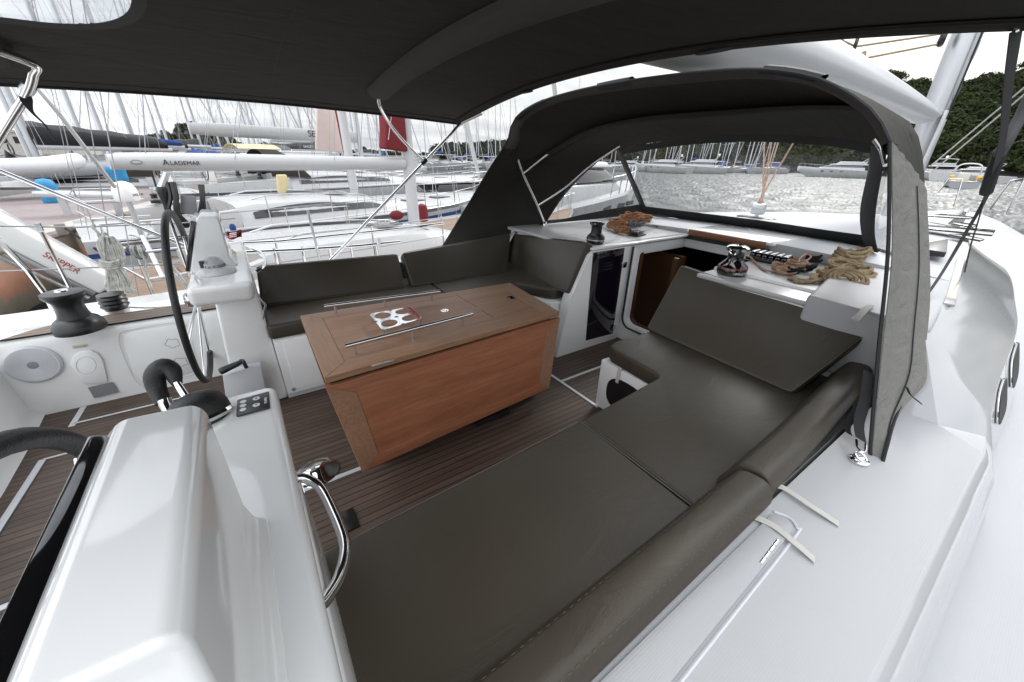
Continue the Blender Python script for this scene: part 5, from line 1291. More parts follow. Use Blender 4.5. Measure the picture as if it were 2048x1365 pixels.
sun = bpy.data.lights.new('sun', 'SUN'); sun.energy = .85; sun.angle = math.radians(12); sun.color = (1, .97, .92)
so = bpy.data.objects.new('sun', sun); COL.objects.link(so)
d = V((math.cos(SUN_EL) * math.cos(SUN_AZ), math.cos(SUN_EL) * math.sin(SUN_AZ), math.sin(SUN_EL)))
so.rotation_euler = d.to_track_quat('Z', 'Y').to_euler()
SC.view_settings.view_transform = 'Standard'; SC.view_settings.look = 'None'; SC.view_settings.exposure = 0.6
SC.cycles.use_denoising = True
SC.cycles.max_bounces = 10; SC.cycles.transparent_max_bounces = 24; SC.cycles.sample_clamp_indirect = 8

def water_mat():
    m, nt, b = newmat('harbour_water')
    b.inputs['Base Color'].default_value = (.012, .018, .018, 1); b.inputs['Roughness'].default_value = .40; b.inputs['IOR'].default_value = 1.33
    tc = N(nt, 'ShaderNodeTexCoord')
    mp = N(nt, 'ShaderNodeMapping'); mp.inputs['Scale'].default_value = (1.5, .45, 1); mp.inputs['Rotation'].default_value = (0, 0, -.25); L(nt, tc.outputs['Object'], mp.inputs[0])
    n1 = N(nt, 'ShaderNodeTexNoise', Scale=.8, Detail=7.0, Roughness=.62, Distortion=.6); L(nt, mp.outputs[0], n1.inputs['Vector'])
    n2 = N(nt, 'ShaderNodeTexNoise', Scale=6.0, Detail=3.0, Roughness=.5); L(nt, mp.outputs[0], n2.inputs['Vector'])
    ad = N(nt, 'ShaderNodeMath', operation='MULTIPLY_ADD'); L(nt, n2.outputs['Fac'], ad.inputs[0]); ad.inputs[1].default_value = .35; L(nt, n1.outputs['Fac'], ad.inputs[2])
    bp = N(nt, 'ShaderNodeBump', Strength=.5, Distance=.12); L(nt, ad.outputs[0], bp.inputs['Height']); L(nt, bp.outputs['Normal'], b.inputs['Normal'])
    return m
# water: one sheet of wind waves round the boats, flat beyond
rgw = np.random.default_rng(5); wm = water_mat()
def water_sector(a0, a1, da, ratio):
    rr_ = 3.0 * ratio ** np.arange(0, int(math.log(430 / 3.0) / math.log(ratio)) + 1); aa_ = np.radians(np.arange(a0, a1 + da * .5, da))
    Rg, Ag = np.meshgrid(rr_, aa_, indexing='ij'); Xg, Yg = Rg * np.cos(Ag), Rg * np.sin(Ag); Hg = np.zeros_like(Xg)
    rw = np.random.default_rng(8)
    for k in range(26):
        wl = .38 * 1.15 ** k if k < 17 else rw.uniform(.5, 3.5); th = rw.normal(.35, .7); kk = 2 * PI / wl
        fade = np.clip((wl / (Rg * .0125) - 2.0) / 2.0, 0, 1)
        Hg += fade * (.046 / kk * 1.25) * np.sin(kk * (Xg * math.cos(th) + Yg * math.sin(th)) + rw.uniform(0, 6.28))
    Hg += rgw.normal(size=Hg.shape) * ((ratio - 1) * Rg) * .085 * np.clip((Rg - 10) / 25, 0, 1)
    Hg *= np.clip((430 - Rg) / 60, 0, 1)
    nr, na = Xg.shape
    vv = np.stack([Xg, Yg, ZW + Hg], -1).reshape(-1, 3).astype(np.float32)
    I, J = np.meshgrid(np.arange(nr - 1), np.arange(na - 1), indexing='ij'); b0 = (I * na + J).ravel()
    ff = np.stack([b0, b0 + na, b0 + na + 1, b0 + 1], 1).astype(np.int32)
    me = bpy.data.meshes.new('water'); me.vertices.add(len(vv)); me.vertices.foreach_set('co', vv.ravel()); me.loops.add(ff.size); me.loops.foreach_set('vertex_index', ff.ravel())
    me.polygons.add(len(ff)); me.polygons.foreach_set('loop_start', np.arange(0, ff.size, 4, dtype=np.int32)); me.polygons.foreach_set('use_smooth', np.ones(len(ff), dtype=bool)); me.update(); me.validate()
    o = bpy.data.objects.new('water', me); COL.objects.link(o); me.materials.append(wm); o['kind'] = 'structure'
water_sector(-12, 64, .14, 1.0065)
water_sector(64, 150, .45, 1.0125)
water_sector(-72, -12, .5, 1.0125)
w2 = B().add([(-1500, -1500, ZW - .35), (2500, -1500, ZW - .35), (2500, 2500, ZW - .35), (-1500, 2500, ZW - .35)], [(0, 1, 2, 3)]).build('open_water', wm); w2['kind'] = 'structure'
# ================================================================ NEIGHBOURING YACHTS
def lens(p0, p1, h0, h1, n=9):
    pass
def rowsec(L_, hb, fb, x, z0=0):
    """half section of a hull (deck edge outwards/downwards) at station x in 0..1 from the stern"""
    k = math.sin(min(1, .55 + x * .75) * PI / 2) if x < .55 else max(0, 1 - ((x - .55) / .45) ** 2.1)
    w = hb * k; f = fb * (1 + .22 * x * x)
    rk = .05 * L_ * x
    wl = w * (.86 - .35 * max(0, x - .5))
    return w, f, wl
def sailboat(name, lab, L_=11.5, hb=1.75, fb=1.05, roof=(.27, .62, .9, .36), mast=.5, mh=15, boom=(4.0, .95, .26), cover=None, canvas=None,
             hullm='gel2', deckm='gel2', roofm='gel2', win='acrylic', detail=1, group=None, furl='whitepaint', stripe=None, boomm='whitepaint', teak=False, spread=True, bim=None, posts=True):
    """bow towards +x, stern at x=0, z=0 at the water"""
    t = thing(name, lab, 'sailing boat', (0, 0, 0), group)
    xs_ = [0, .02, .15, .3, .45, .6, .72, .83, .92, .97, 1.0]
    rp, rs, dk = [], [], []
    for x in xs_:
        w, f, wl = rowsec(L_, hb, fb, x)
        X = x * L_; Xw = X - .06 * L_ * x - (0 if x > 0 else -.3)
        w = max(w, .02); wl = max(wl, .01)
        half = [(X, w - .03, f), (X, w, f + .05), (X, w + .005, f - .02), (X - .01, w * .99 + wl * .01, f * .62), (Xw, wl, .05), (Xw - .05, wl * .8, -.35)]
        rp.append([V(p) for p in half]); rs.append([V((p[0], -p[1], p[2])) for p in half])
        dk.append([V((X, w * s, f + .02 * (1 - s * s) - .001)) for s in np.linspace(-1, 1, 7)])
    b = B(); b.grid(rp); b.grid(rs)
    b.add(rp[0] + rs[0][::-1], [tuple(range(12))])
    h = b.build('hull', M[hullm], t, ang=50)
    B().grid(dk).build('deck', M['teak_nb' if teak else deckm], t)
    if stripe: 
        for rr in (rp, rs): B().grid([[lerp(r[2], r[3], u) + V((0, .006 if r[2].y > 0 else -.006, 0)) for u in (.3, .48)] for r in rr]).build('stripe', M[stripe], h)
    # coachroof
    a, e, w_, hh = roof; X0, X1 = a * L_, e * L_
    rows = []
    for u in np.linspace(0, 1, 12):
        x = X0 + (X1 - X0) * u; f = rowsec(L_, hb, fb, x / L_)[1]
        ww = w_ * (1 - .35 * u * u); z = hh * (1 - .72 * u ** 2.5) * (0.9 if u == 0 else 1)
        rows.append([V((x, ww * y, f + z * q)) for y, q in ((-1.12, -.05), (-1.03, .55), (-.93, .9), (-.75, 1.0), (-.3, 1.06), (.3, 1.06), (.75, 1.0), (.93, .9), (1.03, .55), (1.12, -.05))])
    b = B().grid(rows); b.f.append(tuple(range(9, -1, -1))); b.f.append(tuple(len(b.v) - 10 + k for k in range(10)))
    rf = b.build('coachroof', M[roofm], t, ang=40)
    if win:
        for s in (0, 1):
            lo, hi = [], []
            for u in np.linspace(.06, .80, 14):
                k = u * 11; i = int(k); fr_ = k - i; r = [lerp(p, q, fr_) for p, q in zip(rows[i], rows[min(11, i + 1)])]
                if s: r = r[::-1]
                ta = (u - .06) / .74; hgt = .34 * math.sin(PI * min(1, ta * 1.3 + .08) * .77) if ta < 1 else .02
                o = V((0, (-.012 if not s else .012), .004))
                lo.append(lerp(r[0], r[1], .62) + o); hi.append(lerp(r[1], r[2], min(.8, hgt * 2.3)) + o)
            B().grid([lo, hi]).build('window', M[win], rf)
    if detail:
        for s in (-1, 1):
            pts = [rows[i][4 if s < 0 else 5] * .35 + rows[i][3 if s < 0 else 6] * .65 + V((0, 0, .075 if 1 < i < 9 else .0)) for i in range(1, 10)]
            B().tube(pts, .013, 6).build('handhold', M['steel'], rf)
        B().box((X0 + (X1 - X0) * .55, -.27, rows[6][4].z - .01), (X0 + (X1 - X0) * .55 + .5, .27, rows[6][4].z + .035)).build('hatch', M['acrylic'], rf, bevel=.012)
    # rails
    b = B(); b2 = B(); bp_ = B()
    for s in (-1, 1):
        tops = []
        for k in range(9):
            x = .02 + .95 * k / 8; w, f, _ = rowsec(L_, hb, fb, x); p = V((x * L_, s * max(.05, w - .06), f + .03))
            tops.append(p)
            if detail or posts: B().tube([p, p + V((0, 0, .60))], .011, 6).build('stanchion', M['steel'], t)
            else: b.tube([p, p + V((0, 0, .60))], .011, 5)
        for z in (.60, .32): b2.tube([p + V((0, 0, z)) for p in tops], .0045 if not detail else .006, 4)
        if s < 0: first, last = tops[0], tops[-1]
        else:
            for z in (.6, .34):
                b.tube([first + V((.7, 0, z)), first + V((0, 0, z)), lerp(first, tops[0], .5) + V((-.1, 0, z)), tops[0] + V((0, 0, z)), tops[0] + V((.7, 0, z))], .014, 6)
                bp_.tube([last + V((-.6, 0, z)), last + V((0, 0, z + .05)), V((L_ + .15, 0, last.z + z + .05)), tops[-1] + V((0, 0, z + .05)), tops[-1] + V((-.6, 0, z))], .014, 6)
    b.build('guardrail' if not (detail or posts) else 'pushpit', M['steel'], t); bp_.build('pulpit', M['steel'], t); b2.build('guard_wires', M['wire'], t)
    # cockpit: coamings, table, wheel
    f = rowsec(L_, hb, fb, .12)[1]; CX = min(.9, X0 - .5)
    b = B()
    for s in (-1, 1):
      b = B(); b.hexa([V(p) for p in ((CX, s * hb * .62 - .1, f - .02), (X0, s * w_ * 1.02 - .1, f - .02), (X0, s * w_ * 1.02 + .1, f - .02), (CX, s * hb * .62 + .1, f - .02), (CX, s * hb * .62 - .07, f + .24), (X0, s * w_ * 1.0 - .08, f + hh * .8), (X0, s * w_ * 1.0 + .08, f + hh * .8), (CX, s * hb * .62 + .07, f + .24))])
      b.build('coaming', M[roofm], t, bevel=.03)
    B().box((min(1.0, X0 - .6), -hb * .5, f - .01), (X0 - .02, hb * .5, f + .035)).build('cockpit_floor', M['teak_nb'], t)
    if detail and X0 > 2:
        B().tube([V((1.35, .42 * math.cos(q), f + .72 + .42 * math.sin(q))) for q in np.linspace(0, 2 * PI, 30)[:-1]], .018, 6, closed=True).build('wheel', M['black'], t)
        B().hexa([V(p) for p in ((1.38, -.13, f), (1.62, -.13, f), (1.62, .13, f), (1.38, .13, f), (1.40, -.1, f + .95), (1.56, -.1, f + .95), (1.56, .1, f + .95), (1.40, .1, f + .95))]).build('binnacle', M['gel'], t, bevel=.02)
        for s in (-1, 1): B().lathe([(.09, 0), (.09, .06), (.06, .09), (.055, .15), (.075, .18), (.05, .2), (0, .2)], (X0 - .9, s * w_ * .98, f + hh * .74), n=16).build('winch', M['black'], t)
    for u, w2 in ((.70, .26), (.80, .2)):
        fz = rowsec(L_, hb, fb, u)[1]; B().box((u * L_ - .28, -w2, fz + .005), (u * L_ + .28, w2, fz + .05)).build('deck_hatch', M['acrylic'], t, bevel=.012)
    for rr in (rp, rs): B().grid([[r[1] + V((0, 0, .002)), r[1] + V((0, .022 if r[1].y > 0 else -.022, -.02)), r[2] + V((0, .004 if r[1].y > 0 else -.004, -.03))] for r in rr[1:]]).build('rubbing_strake', M['wire'], h)
    for s in (-1, 1):
        p = V((.55, s * (hb * .80), fb + .02)); B().tube([p + V((.06 * k, .10 * math.sin(k * 1.9), .05 + .03 * math.cos(k * 1.3))) for k in range(9)], .016, 5).build('rope_bundle', M['rope_white' if s < 0 else 'rope_tan'], t)
    if bim:
        rw = [[V((x, hb * .78 * y, fb + 1.75 - .22 * y * y)) for y in np.linspace(-1, 1, 9)] for x in (.5, 1.4, 2.4)]
        tb_ = B().grid(rw).build('bimini', M[bim], t, solid=.02)
        for x in (.5, 2.4):
            for s in (-1, 1): B().tube([V((x, hb * .78 * s, fb + 1.53)), V((1.4, hb * .84 * s, fb + .1))], .014, 5).build('bimini_tube', M['steel'], tb_)
    # rig
    xm = mast * L_; fm = rowsec(L_, hb, fb, mast)[1]; zb = fm + (hh if a < mast < e else .05)
    b = B(); b.tube([V((xm, 0, zb - .3)), V((xm - .01 * mh, 0, zb + mh))], .105, 14); mm = b.build('mast', M['whitepaint' if detail else 'alu'], t)
    if spread:
        for q in (.36, .68):
            for s in (-1, 1): B().tube([V((xm - .01 * mh * q, 0, zb + mh * q)), V((xm - .25 - .01 * mh * q, s * hb * .55 * (1.15 - q * .5), zb + mh * q + .05))], .02, 6).build('spreader', M['alu'], mm)
    bl, bz_, bt = boom; z0 = zb + bz_
    rws = []
    for u in np.linspace(0, 1, 8):
        x = xm - .12 - bl * u; hb_ = bt / 2 * (1 if u < .95 else .8)
        rws.append([V((x, .09 * math.cos(q), z0 + .02 * bl * u * 0 + hb_ * math.sin(q) * (1 if abs(math.sin(q)) < .9 else .95))) for q in np.linspace(PI / 8, 2 * PI + PI / 8, 13)[:-1]])
    bb = B().grid(rws, closed=True); bb.f.append(tuple(range(11, -1, -1))); bb.f.append(tuple(len(bb.v) - 12 + k for k in range(12)))
    bm_ = bb.build('boom', M[boomm], t)
    if cover:
        rws = []
        for u in np.linspace(0, 1, 12):
            x = xm - .14 - (bl - .15) * u; h_ = (.62 - .38 * u) * (1 + .06 * math.sin(u * 23)); 
            rws.append([V((x, (.05 + .10 * math.sin(PI * q) ** .6) * sd, z0 + bt * .3 + h_ * (q if sd > 0 else q))) for sd, q in ((1, 0.02), (1, .3), (1, .6), (1, .92), (1, 1), (-1, .92), (-1, .6), (-1, .3), (-1, .02))])
        bb = B().grid(rws, closed=True); bb.f.append(tuple(range(8, -1, -1))); bb.f.append(tuple(len(bb.v) - 9 + k for k in range(9)))
        bb.build('sail_cover', M[cover], bm_)
    b = B(); top_ = V((xm - .01 * mh, 0, zb + mh))
    for s in (-1, 1):
        ch = V((xm - .15, s * hb * .93, fm)); s1 = V((xm - .25 - .0036 * mh, s * hb * .55 * .97, zb + mh * .36)); s2 = V((xm - .25 - .0068 * mh, s * hb * .45, zb + mh * .68 + .05))
        b.tube([ch, s1, s2, top_], .006, 4); b.tube([ch + V((-.3, -s * .05, 0)), V((xm, 0, zb + mh * .36))], .005, 4); b.tube([ch + V((.2, 0, 0)), V((xm, 0, zb + mh * .37))], .005, 4)
        b.tube([V((.1, s * hb * .5, fb)), V((1.0, s * .1, fb + mh * .35)), top_], .005, 4)
    b.tube([V((xm - bl * .95, 0, z0)), top_], .005, 4)
    for s in (-1, 1):
        for u in (.35, .7): b.tube([V((xm - .1 - bl * u, s * .08, z0)), V((xm - .1, s * .1, zb + mh * .55))], .004, 4)
    b.build('rigging', M['wire'], t)
    bow = V((L_ * .985, 0, rowsec(L_, hb, fb, .98)[1] + .08))
    B().tube([bow, lerp(bow, top_, .04), lerp(bow, top_, .3), lerp(bow, top_, .9)], [.02, .055, .06, .02], 8).build('furled_sail', M[furl], t)
    if canvas:
        rws = []
        xa, xb = X0 - .55, X0 + .75
        for u in np.linspace(0, 1, 7):
            x = xa + (xb - xa) * u; h_ = .92 * (1 - max(0, u - .45) ** 2 * 2.7); zz = rows[0][4].z - .05
            rws.append([V((x + .25 * (1 - q * q) * (1 - u) * 0, w_ * 1.05 * math.cos(q), zz - .08 + h_ * math.sin(q) ** .65)) for q in np.linspace(.02, PI - .02, 17)])
        B().grid(rws).build('sprayhood', M[canvas], t, solid=.01)
    return t
def place(t, x, y, yaw, ws=1.0):
    t.location = (x, y, ZWT); t.rotation_euler = (0, 0, math.radians(yaw)); t.scale = (ws, ws, ws)
    return t
ZWT = -1.0
# nearest neighbour; yaw measured from the photograph: the quay runs 13 degrees off our beam
n1 = sailboat('sailing_yacht', 'nearest white yacht with smooth rounded coachroof and steel handholds beyond the settee', 9.9, 1.55, .98, (.135, .50, .86, .42), .43, 14, (3.75, .93, .20), None, None, 'gel2', 'gel2', 'gel2', None, 1, teak=True)
a = math.radians(16); c = V((0, 6.42, 0)); xs0 = -1.42
place(n1, xs0, 6.42 + xs0 * math.tan(a), 16)
def N1(lx, ly, lz): 
    return V((n1.location.x + lx * math.cos(a) - ly * math.sin(a), n1.location.y + lx * math.sin(a) + ly * math.cos(a), ZWT + lz))
zb1 = rowsec(9.9, 1.55, .98, .43)[1] + .42 + .93
def on1(parent, body, size, lx, lz, mat, side=-1, ly=-.094, bold=.0):
    o = text(body, size, (lx, ly, lz), (1, 0, 0), (0, 0, 1), M[mat], None, ext=.001, bold=bold); o.parent = parent; return o
bmp = [o for o in n1.children if o.name.startswith('boom')][0]
on1(bmp, 'A', .085, 0.82, zb1 - .03, 'ink'); on1(bmp, 'LADEMAR', .064, .885, zb1 - .03, 'ink')
ov = [V((.60 + .05 * math.cos(q), -.093, zb1 + .0 + .022 * math.sin(q))) for q in np.linspace(0, 2 * PI, 20)[:-1]]
o = B().prism(ov, (0, -.006, 0)).build('boom_badge', M['label'], None); o.parent = bmp
o = B().prism([V((.60 + (p.x - .60) * .7, -.10, zb1 + (p.z - zb1) * .6)) for p in ov], (0, -.004, 0)).build('badge_centre', M['whitepaint'], None); o.parent = bmp
# red cloth on its mast, red bags and black motor bits
mastp = [o for o in n1.children if o.name.startswith('mast')][0]
zm = zb1
q = [V((x - 1.35, -.13, zm + z)) for x, z in ((5.5, .18), (5.05, .22), (5.10, .5), (5.16, 1.3), (5.42, 1.6), (5.5, 1.4))]
rs_ = thing('furled_staysail', 'dark red sail bag hanging on the mast of the nearest white yacht', 'sail', N1(3.95, 0, zm + .8))
B().prism([N1(p.x, -.16, p.z) for p in q], N1(0, .2, 0) - N1(0, 0, 0)).build('bag', M['red'], rs_, bevel=.03, seg=3)
B().tube([N1(3.77 + .05 * k, -.165, zm + .35 + .16 * k) for k in range(6)], .004, 4).build('seam', M['whiteink'], rs_)
for nm, lab, px, py, r, yy in (('winch_cover', 'round dark red cover on the mast of the nearest white yacht', 818, 375, .09, 7.3),):
    t = thing(nm, lab, 'cover', PY(px, py, yy)); B().ball(PY(px, py, yy), r, sc=(1, .7, 1.05)).build('cloth', M['red'], t)
t = thing('fender_cover', 'tall rounded dark red cover on the foredeck right of the nearest mast', 'cover', PY(845, 432, 7.6))
c = PY(845, 432, 7.6); B().lathe([(.02, -.02), (.10, 0), (.115, .08), (.115, .22), (.09, .30), (.02, .33)], c + V((0, 0, -.1)), n=18).build('cloth', M['red'], t)
t = thing('sail_bag', 'small dark red bag at the foot of the nearest mast', 'bag', PY(793, 430, 7.2)); B().ball(PY(793, 431, 7.2), .11, sc=(1.2, .8, .75)).build('cloth', M['red'], t)
t = thing('flag', 'dark red ensign with pale bars and a blue cap, just right of the far pedestal', 'flag', PY(468, 470, 5.6))
b = B(); b.grid([[PY(455 + 28 * u, 463 + 14 * v + 3 * math.sin(u * 5), 5.6 + .05 * math.sin(u * 7 + v * 3)) for u in np.linspace(0, 1, 10)] for v in np.linspace(0, 1, 5)]).build('cloth', M['red'], t, solid=.004)
for k in range(3): B().tube([PY(459, 468 + k * 3.4, 5.56), PY(473, 466 + k * 3.4, 5.55)], .004, 4).build('bar', M['whiteink'], t)
B().lathe([(.03, 0), (.035, .04), (.02, .07), (0, .075)], PY(467, 461, 5.6), n=12).build('cap', M['navy'], t)
# dark smoked window of hull 1 low beneath the rail and bright deck lamp
for u0, u1 in ((.3, .62),):
    pass
wn = [N1(1.0 + 3.9 * u, -1.56 * (1 - .12 * max(0, u - .6)) - .004, .66 + .06 * u) for u in np.linspace(0, 1, 12)]
wn2 = [p + V((0, 0, .17)) for p in wn]
o = B().grid([wn, wn2]).build('hull_window', M['acrylic'], n1); 
o.data.transform(n1.matrix_basis.inverted() @ Matrix.Translation(n1.location)); 
n1_gear = []
# boarding gangway of the nearest yacht
gw = thing('gangway', 'raised white gangway with red lettering reaching past the left frame edge', 'gangway', PY(205, 565, 5.6))
g0, g1 = PY(208, 562, 5.55), PY(0, 452, 5.40); g2 = g0 + (g1 - g0) * 3.4
d = (g2 - g0).normalized(); upv = (PY(60, 440, 5.4) - PY(60, 480, 5.4)); upv = (upv - d * upv.dot(d)).normalized(); sdv = d.cross(upv).normalized()
def gbox(a0, a1, u0, u1, s0, s1): 
    return [g0 + d * x + upv * u + sdv * s for u in (u0, u1) for x, s in ((a0, s0), (a1, s0), (a1, s1), (a0, s1))]
LG = (g2 - g0).length
k_ = .085 / 1
b = B().hexa(gbox(-.02, LG, -.10, .10, -.2, .2)).build('body', M['gel'], gw, bevel=.03, seg=3)
B().hexa(gbox(.0, LG, -.16, -.11, -.14, .14)).build('underframe', M['alu'], gw, bevel=.01)
B().tube([g0 + d * .0 - upv * .2 - sdv * .1, g0 + d * LG - upv * .26 - sdv * .1], .02, 8).build('strut', M['alu'], gw)
B().lathe([(.06, -.1), (.06, .1)], g0 - upv * .02, sdv, 16).build('hinge', M['steel'], gw)
fs = -1 if (EYE - g0).dot(sdv) < 0 else 1
lp = g0 + d * .48 - upv * .02 + sdv * (.204 * fs)
text('SKIPPER', .075, lp, -d, upv if True else upv, M['redink'], gw, ext=.001)
# satellite dome with slanting pole, solar panel
sd_ = thing('satellite_dome', 'white satellite dome on a stalk over the quay', 'satellite dome', PY(255, 405, 7.0))
c = PY(256, 400, 7.0); B().lathe([(k * .62, h * .70) for k, h in ((.10, -.03), (.19, -.02), (.205, .02), (.205, .10), (.19, .19), (.15, .26), (.09, .30), (.03, .315), (0, .317))], c, n=28).build('dome', M['gel'], sd_)
B().tube([c, c - V((.0, 0, .45)), N1(.5, .3, 1.0)], .03, 8).build('stalk', M['alu'], sd_)
dr = EYE - c; dr.z = 0; dr.normalize(); sd2 = V((-dr.y, dr.x, 0))
q_ = (dr * .80 + sd2 * .60)
text('SAILOR', .04, c + q_ * .1275 + V((0, 0, .05)) - (sd2 * .8 - dr * .6) * .02, sd2 * .8 - dr * .6, (0, 0, 1), M['ink'], sd_, ext=.001)
po = thing('slanting_pole', 'long white pole slanting down to the satellite dome', 'pole', PY(238, 385, 7.0))
B().tube([PY(66, 168, 6.2), PY(118, 228, 6.3), PY(240, 388, 7.0)], [.014, .02, .022], 10).build('tube', M['whitepaint'], po)
so_ = thing('solar_panel', 'grey square panel lashed to the stern rail left of the far wheel', 'panel', PY(376, 410, 6.0))
B().slab([PY(362, 427, 6.0), PY(395, 430, 6.0), PY(392, 392, 6.05), PY(360, 390, 6.05)], .02).build('panel', M['solar'], so_, bevel=.02)
b = B(); rg = random.Random(5)
for k in range(5):
    x = 345 + rg.uniform(-6, 8); b.tube(spline([PY(x - 5, 365, 6.0), PY(x + 2, 395, 5.95), PY(x + rg.uniform(-8, 8), 425, 5.95), PY(x + 18 + 4 * k, 455, 6.0)], 12), .02, 5)
for k in range(3):
    b.tube(spline([PY(398 + 4 * k, 370, 6.0), PY(402 + 3 * k, 400, 5.95), PY(396 + 8 * k, 432, 6.0)], 8), .014, 5)
b.build('lashing', M['black'], so_)
ob = thing('outboard_motor', 'black outboard motor clamped upright on the rail beside the grey panel', 'outboard', PY(332, 400, 6.0))
B().tube(spline([PY(324, 374, 6.0), PY(330, 400, 6.0), PY(338, 430, 6.0)], 8), [.05, .06, .055, .045, .035, .03, .03, .025], 10).build('leg', M['black'], ob)
B().tube([PY(333, 346, 6.0), PY(322, 376, 6.0)], .035, 8).build('tiller', M['alu'], ob)

# second and further neighbours in the row
n2 = sailboat('sailing_yacht', 'second white yacht with long dark wrap-round cabin window', 10.2, 1.9, 1.12, (.22, .62, 1.15, .44), .52, 16, (4.3, .72, .22), None, None, win='acrylic', detail=1, teak=False, stripe='navy')
place(n2, -2.5, 10.1, 14)
b2 = [o for o in n2.children if o.name.startswith('boom')][0]
zb2 = rowsec(10.2, 1.9, 1.12, .52)[1] + .44 + .72
on1(b2, 'AMEL', .15, 2.6, zb2 - .05, 'redink')
bs = thing('furled_sail', 'pale pinkish cloth gathered on the mast left of the dark red sail bag', 'sail', PY(660, 260, 12.3))
B().slab([PY(632, 300, 12.3), PY(690, 306, 12.6), PY(672, 205, 12.6), PY(636, 205, 12.3)], .08).build('cloth', pmat('pinkish_cloth', (.62, .50, .46), .8, noise=.1), bs, bevel=.03)
B().tube([PY(688, 306, 12.2), PY(668, 205, 12.2)], .02, 6).build('edge', M['red'], bs)
n3 = sailboat('sailing_yacht', 'large white yacht whose thick boom rises above the row', 14, 2.1, 1.3, (.25, .62, 1.2, .5), .5, 19, (5.6, 1.25, .42), None, 'canvas', boomm='gel2', detail=1)
place(n3, -2.0, 16.8, 14)
b3_ = [o for o in n3.children if o.name.startswith('boom')][0]
zb3 = rowsec(14, 2.1, 1.3, .5)[1] + .5 + 1.25
on1(b3_, 'SERENA', .30, 4.9, zb3 - .06, 'ink')
n4 = sailboat('sailing_yacht', 'white yacht with a blue hood in the middle of the row', 11, 1.7, 1.1, (.27, .62, 1.0, .4), .5, 15, (3.8, .8, .2), None, 'navy', detail=0, stripe='navy')
place(n4, -1.0, 21.4, 13)
n5 = sailboat('sailing_yacht', 'white yacht with cream canvas hood further along the row', 12, 1.8, 1.1, (.27, .62, 1.0, .42), .5, 16, (4.2, .9, .22), None, 'cream', detail=0, bim='cream', stripe='redink')
place(n5, -.2, 25.6, 13)
n6 = sailboat('sailing_yacht', 'white yacht with long grey sail cover lettered in white', 12.5, 1.9, 1.15, (.27, .62, 1.05, .42), .5, 17, (4.6, 1.0, .22), 'greycloth', 'greycloth', detail=0, bim='greycloth')
place(n6, .8, 30.0, 13)
b6 = [o for o in n6.children if o.name.startswith('boom')][0]
zb6 = rowsec(12.5, 1.9, 1.15, .5)[1] + .42 + 1.0
on1(b6, 'SAILER', .22, 3.6, zb6 + .16, 'whiteink', ly=-.16)
# tan and cream covers and bags on decks of the row
t = thing('mast_bag', 'cream canvas bag standing on the second yacht under the nearest boom', 'bag', PY(565, 385, 10.6))
B().prism([PY(553, 350, 10.6), PY(574, 350, 10.6), PY(577, 376, 10.6), PY(571, 388, 10.6), PY(557, 388, 10.6), PY(555, 374, 10.6)], (0, .18, 0)).build('cloth', M['cream'], t, bevel=.03, seg=3)

# yachts with bows away from us on the far side of the quay, and the forest of masts behind: measured by mast base column and distance
protoA = n4; PROTOS = []
cols = [('sailing_boat', 'blackcloth', 'canvas'), ('sailing_boat', 'greycloth', None), ('sailing_boat', None, 'navy'), ('sailing_boat', 'navy', None)]
for k, (nm, cv, sh_) in enumerate(cols):
    PROTOS.append(sailboat(nm, 'far white sailing boat with bare mast', 11.5 + k * .5, 1.8, 1.1, (.28, .62, 1.05, .42), .52, 14.5 + 1.2 * k, (4.0, .9, .2), cv, sh_, detail=0, posts=False, group='sailing boats moored in rows across the harbour'))
FAR = [(64, 24), (92, 27), (172, 30), (196, 33), (220, 36), (260, 62), (298, 40), (318, 74), (350, 46), (387, 52), (407, 57), (440, 62), (455, 78), (470, 84), (490, 50), (512, 54), (530, 68), (548, 60), (566, 88), (590, 72), (606, 94), (622, 62), (646, 78), (668, 98), (722, 52), (738, 92), (762, 48), (778, 72),
       (905, 92), (918, 105), (934, 96), (950, 110), (962, 100), (975, 118), (990, 104), (1004, 112), (1016, 98), (1030, 120), (855, 84), (880, 98), (1050, 115)]
WIN = [(1300, 122), (1312, 130), (1328, 118), (1346, 126), (1360, 134), (1372, 120), (1388, 128), (1405, 138), (1420, 124), (1438, 132), (1446, 140), (1458, 126), (1474, 136), (1490, 130), (1502, 142), (1516, 128), (1530, 138), (1546, 132), (1180, 110), (1205, 118), (1150, 104), (1230, 124)]
FARLAB = ['far sailing boat with black boom cover seen over the quay', 'far sailing boat with bare silver mast over the quay']
used = set()
pos_words = {}
def mastpos(px, dist):
    d_ = ray(px, 300 + (px - 440) * .013); d_.z = 0; d_.normalize(); return EYE + d_ * dist
for i, (px, dist) in enumerate(FAR + WIN):
    pr = PROTOS[i % 4]
    t = pr if i < 4 else copy_tree(pr)
    p = mastpos(px, dist)
    yaw = (193 + (i * 37) % 9) if px < 330 else (10 + (i * 53) % 11)
    if px >= 1100: yaw = 170 + (i * 29) % 40
    Lm = (11.5 + (i % 4) * .5) * .52
    a_ = math.radians(yaw)
    t.location = (p.x - math.cos(a_) * Lm, p.y - math.sin(a_) * Lm, ZWT); t.rotation_euler = (0, 0, a_)
    k = 1 + .12 * math.sin(i * 2.3); t.scale = (k, k, k)
    t['label'] = ('sailing boat moored behind the quay to the left, its mast against the sky' if px < 330 else 'sailing boat in the dense rows beyond the near yachts, bare mast against the sky' if px < 850 else 'sailing boat in the far rows between the awning and the sprayhood' if px < 1100 else 'sailing boat seen through the sprayhood window before the dark hill')
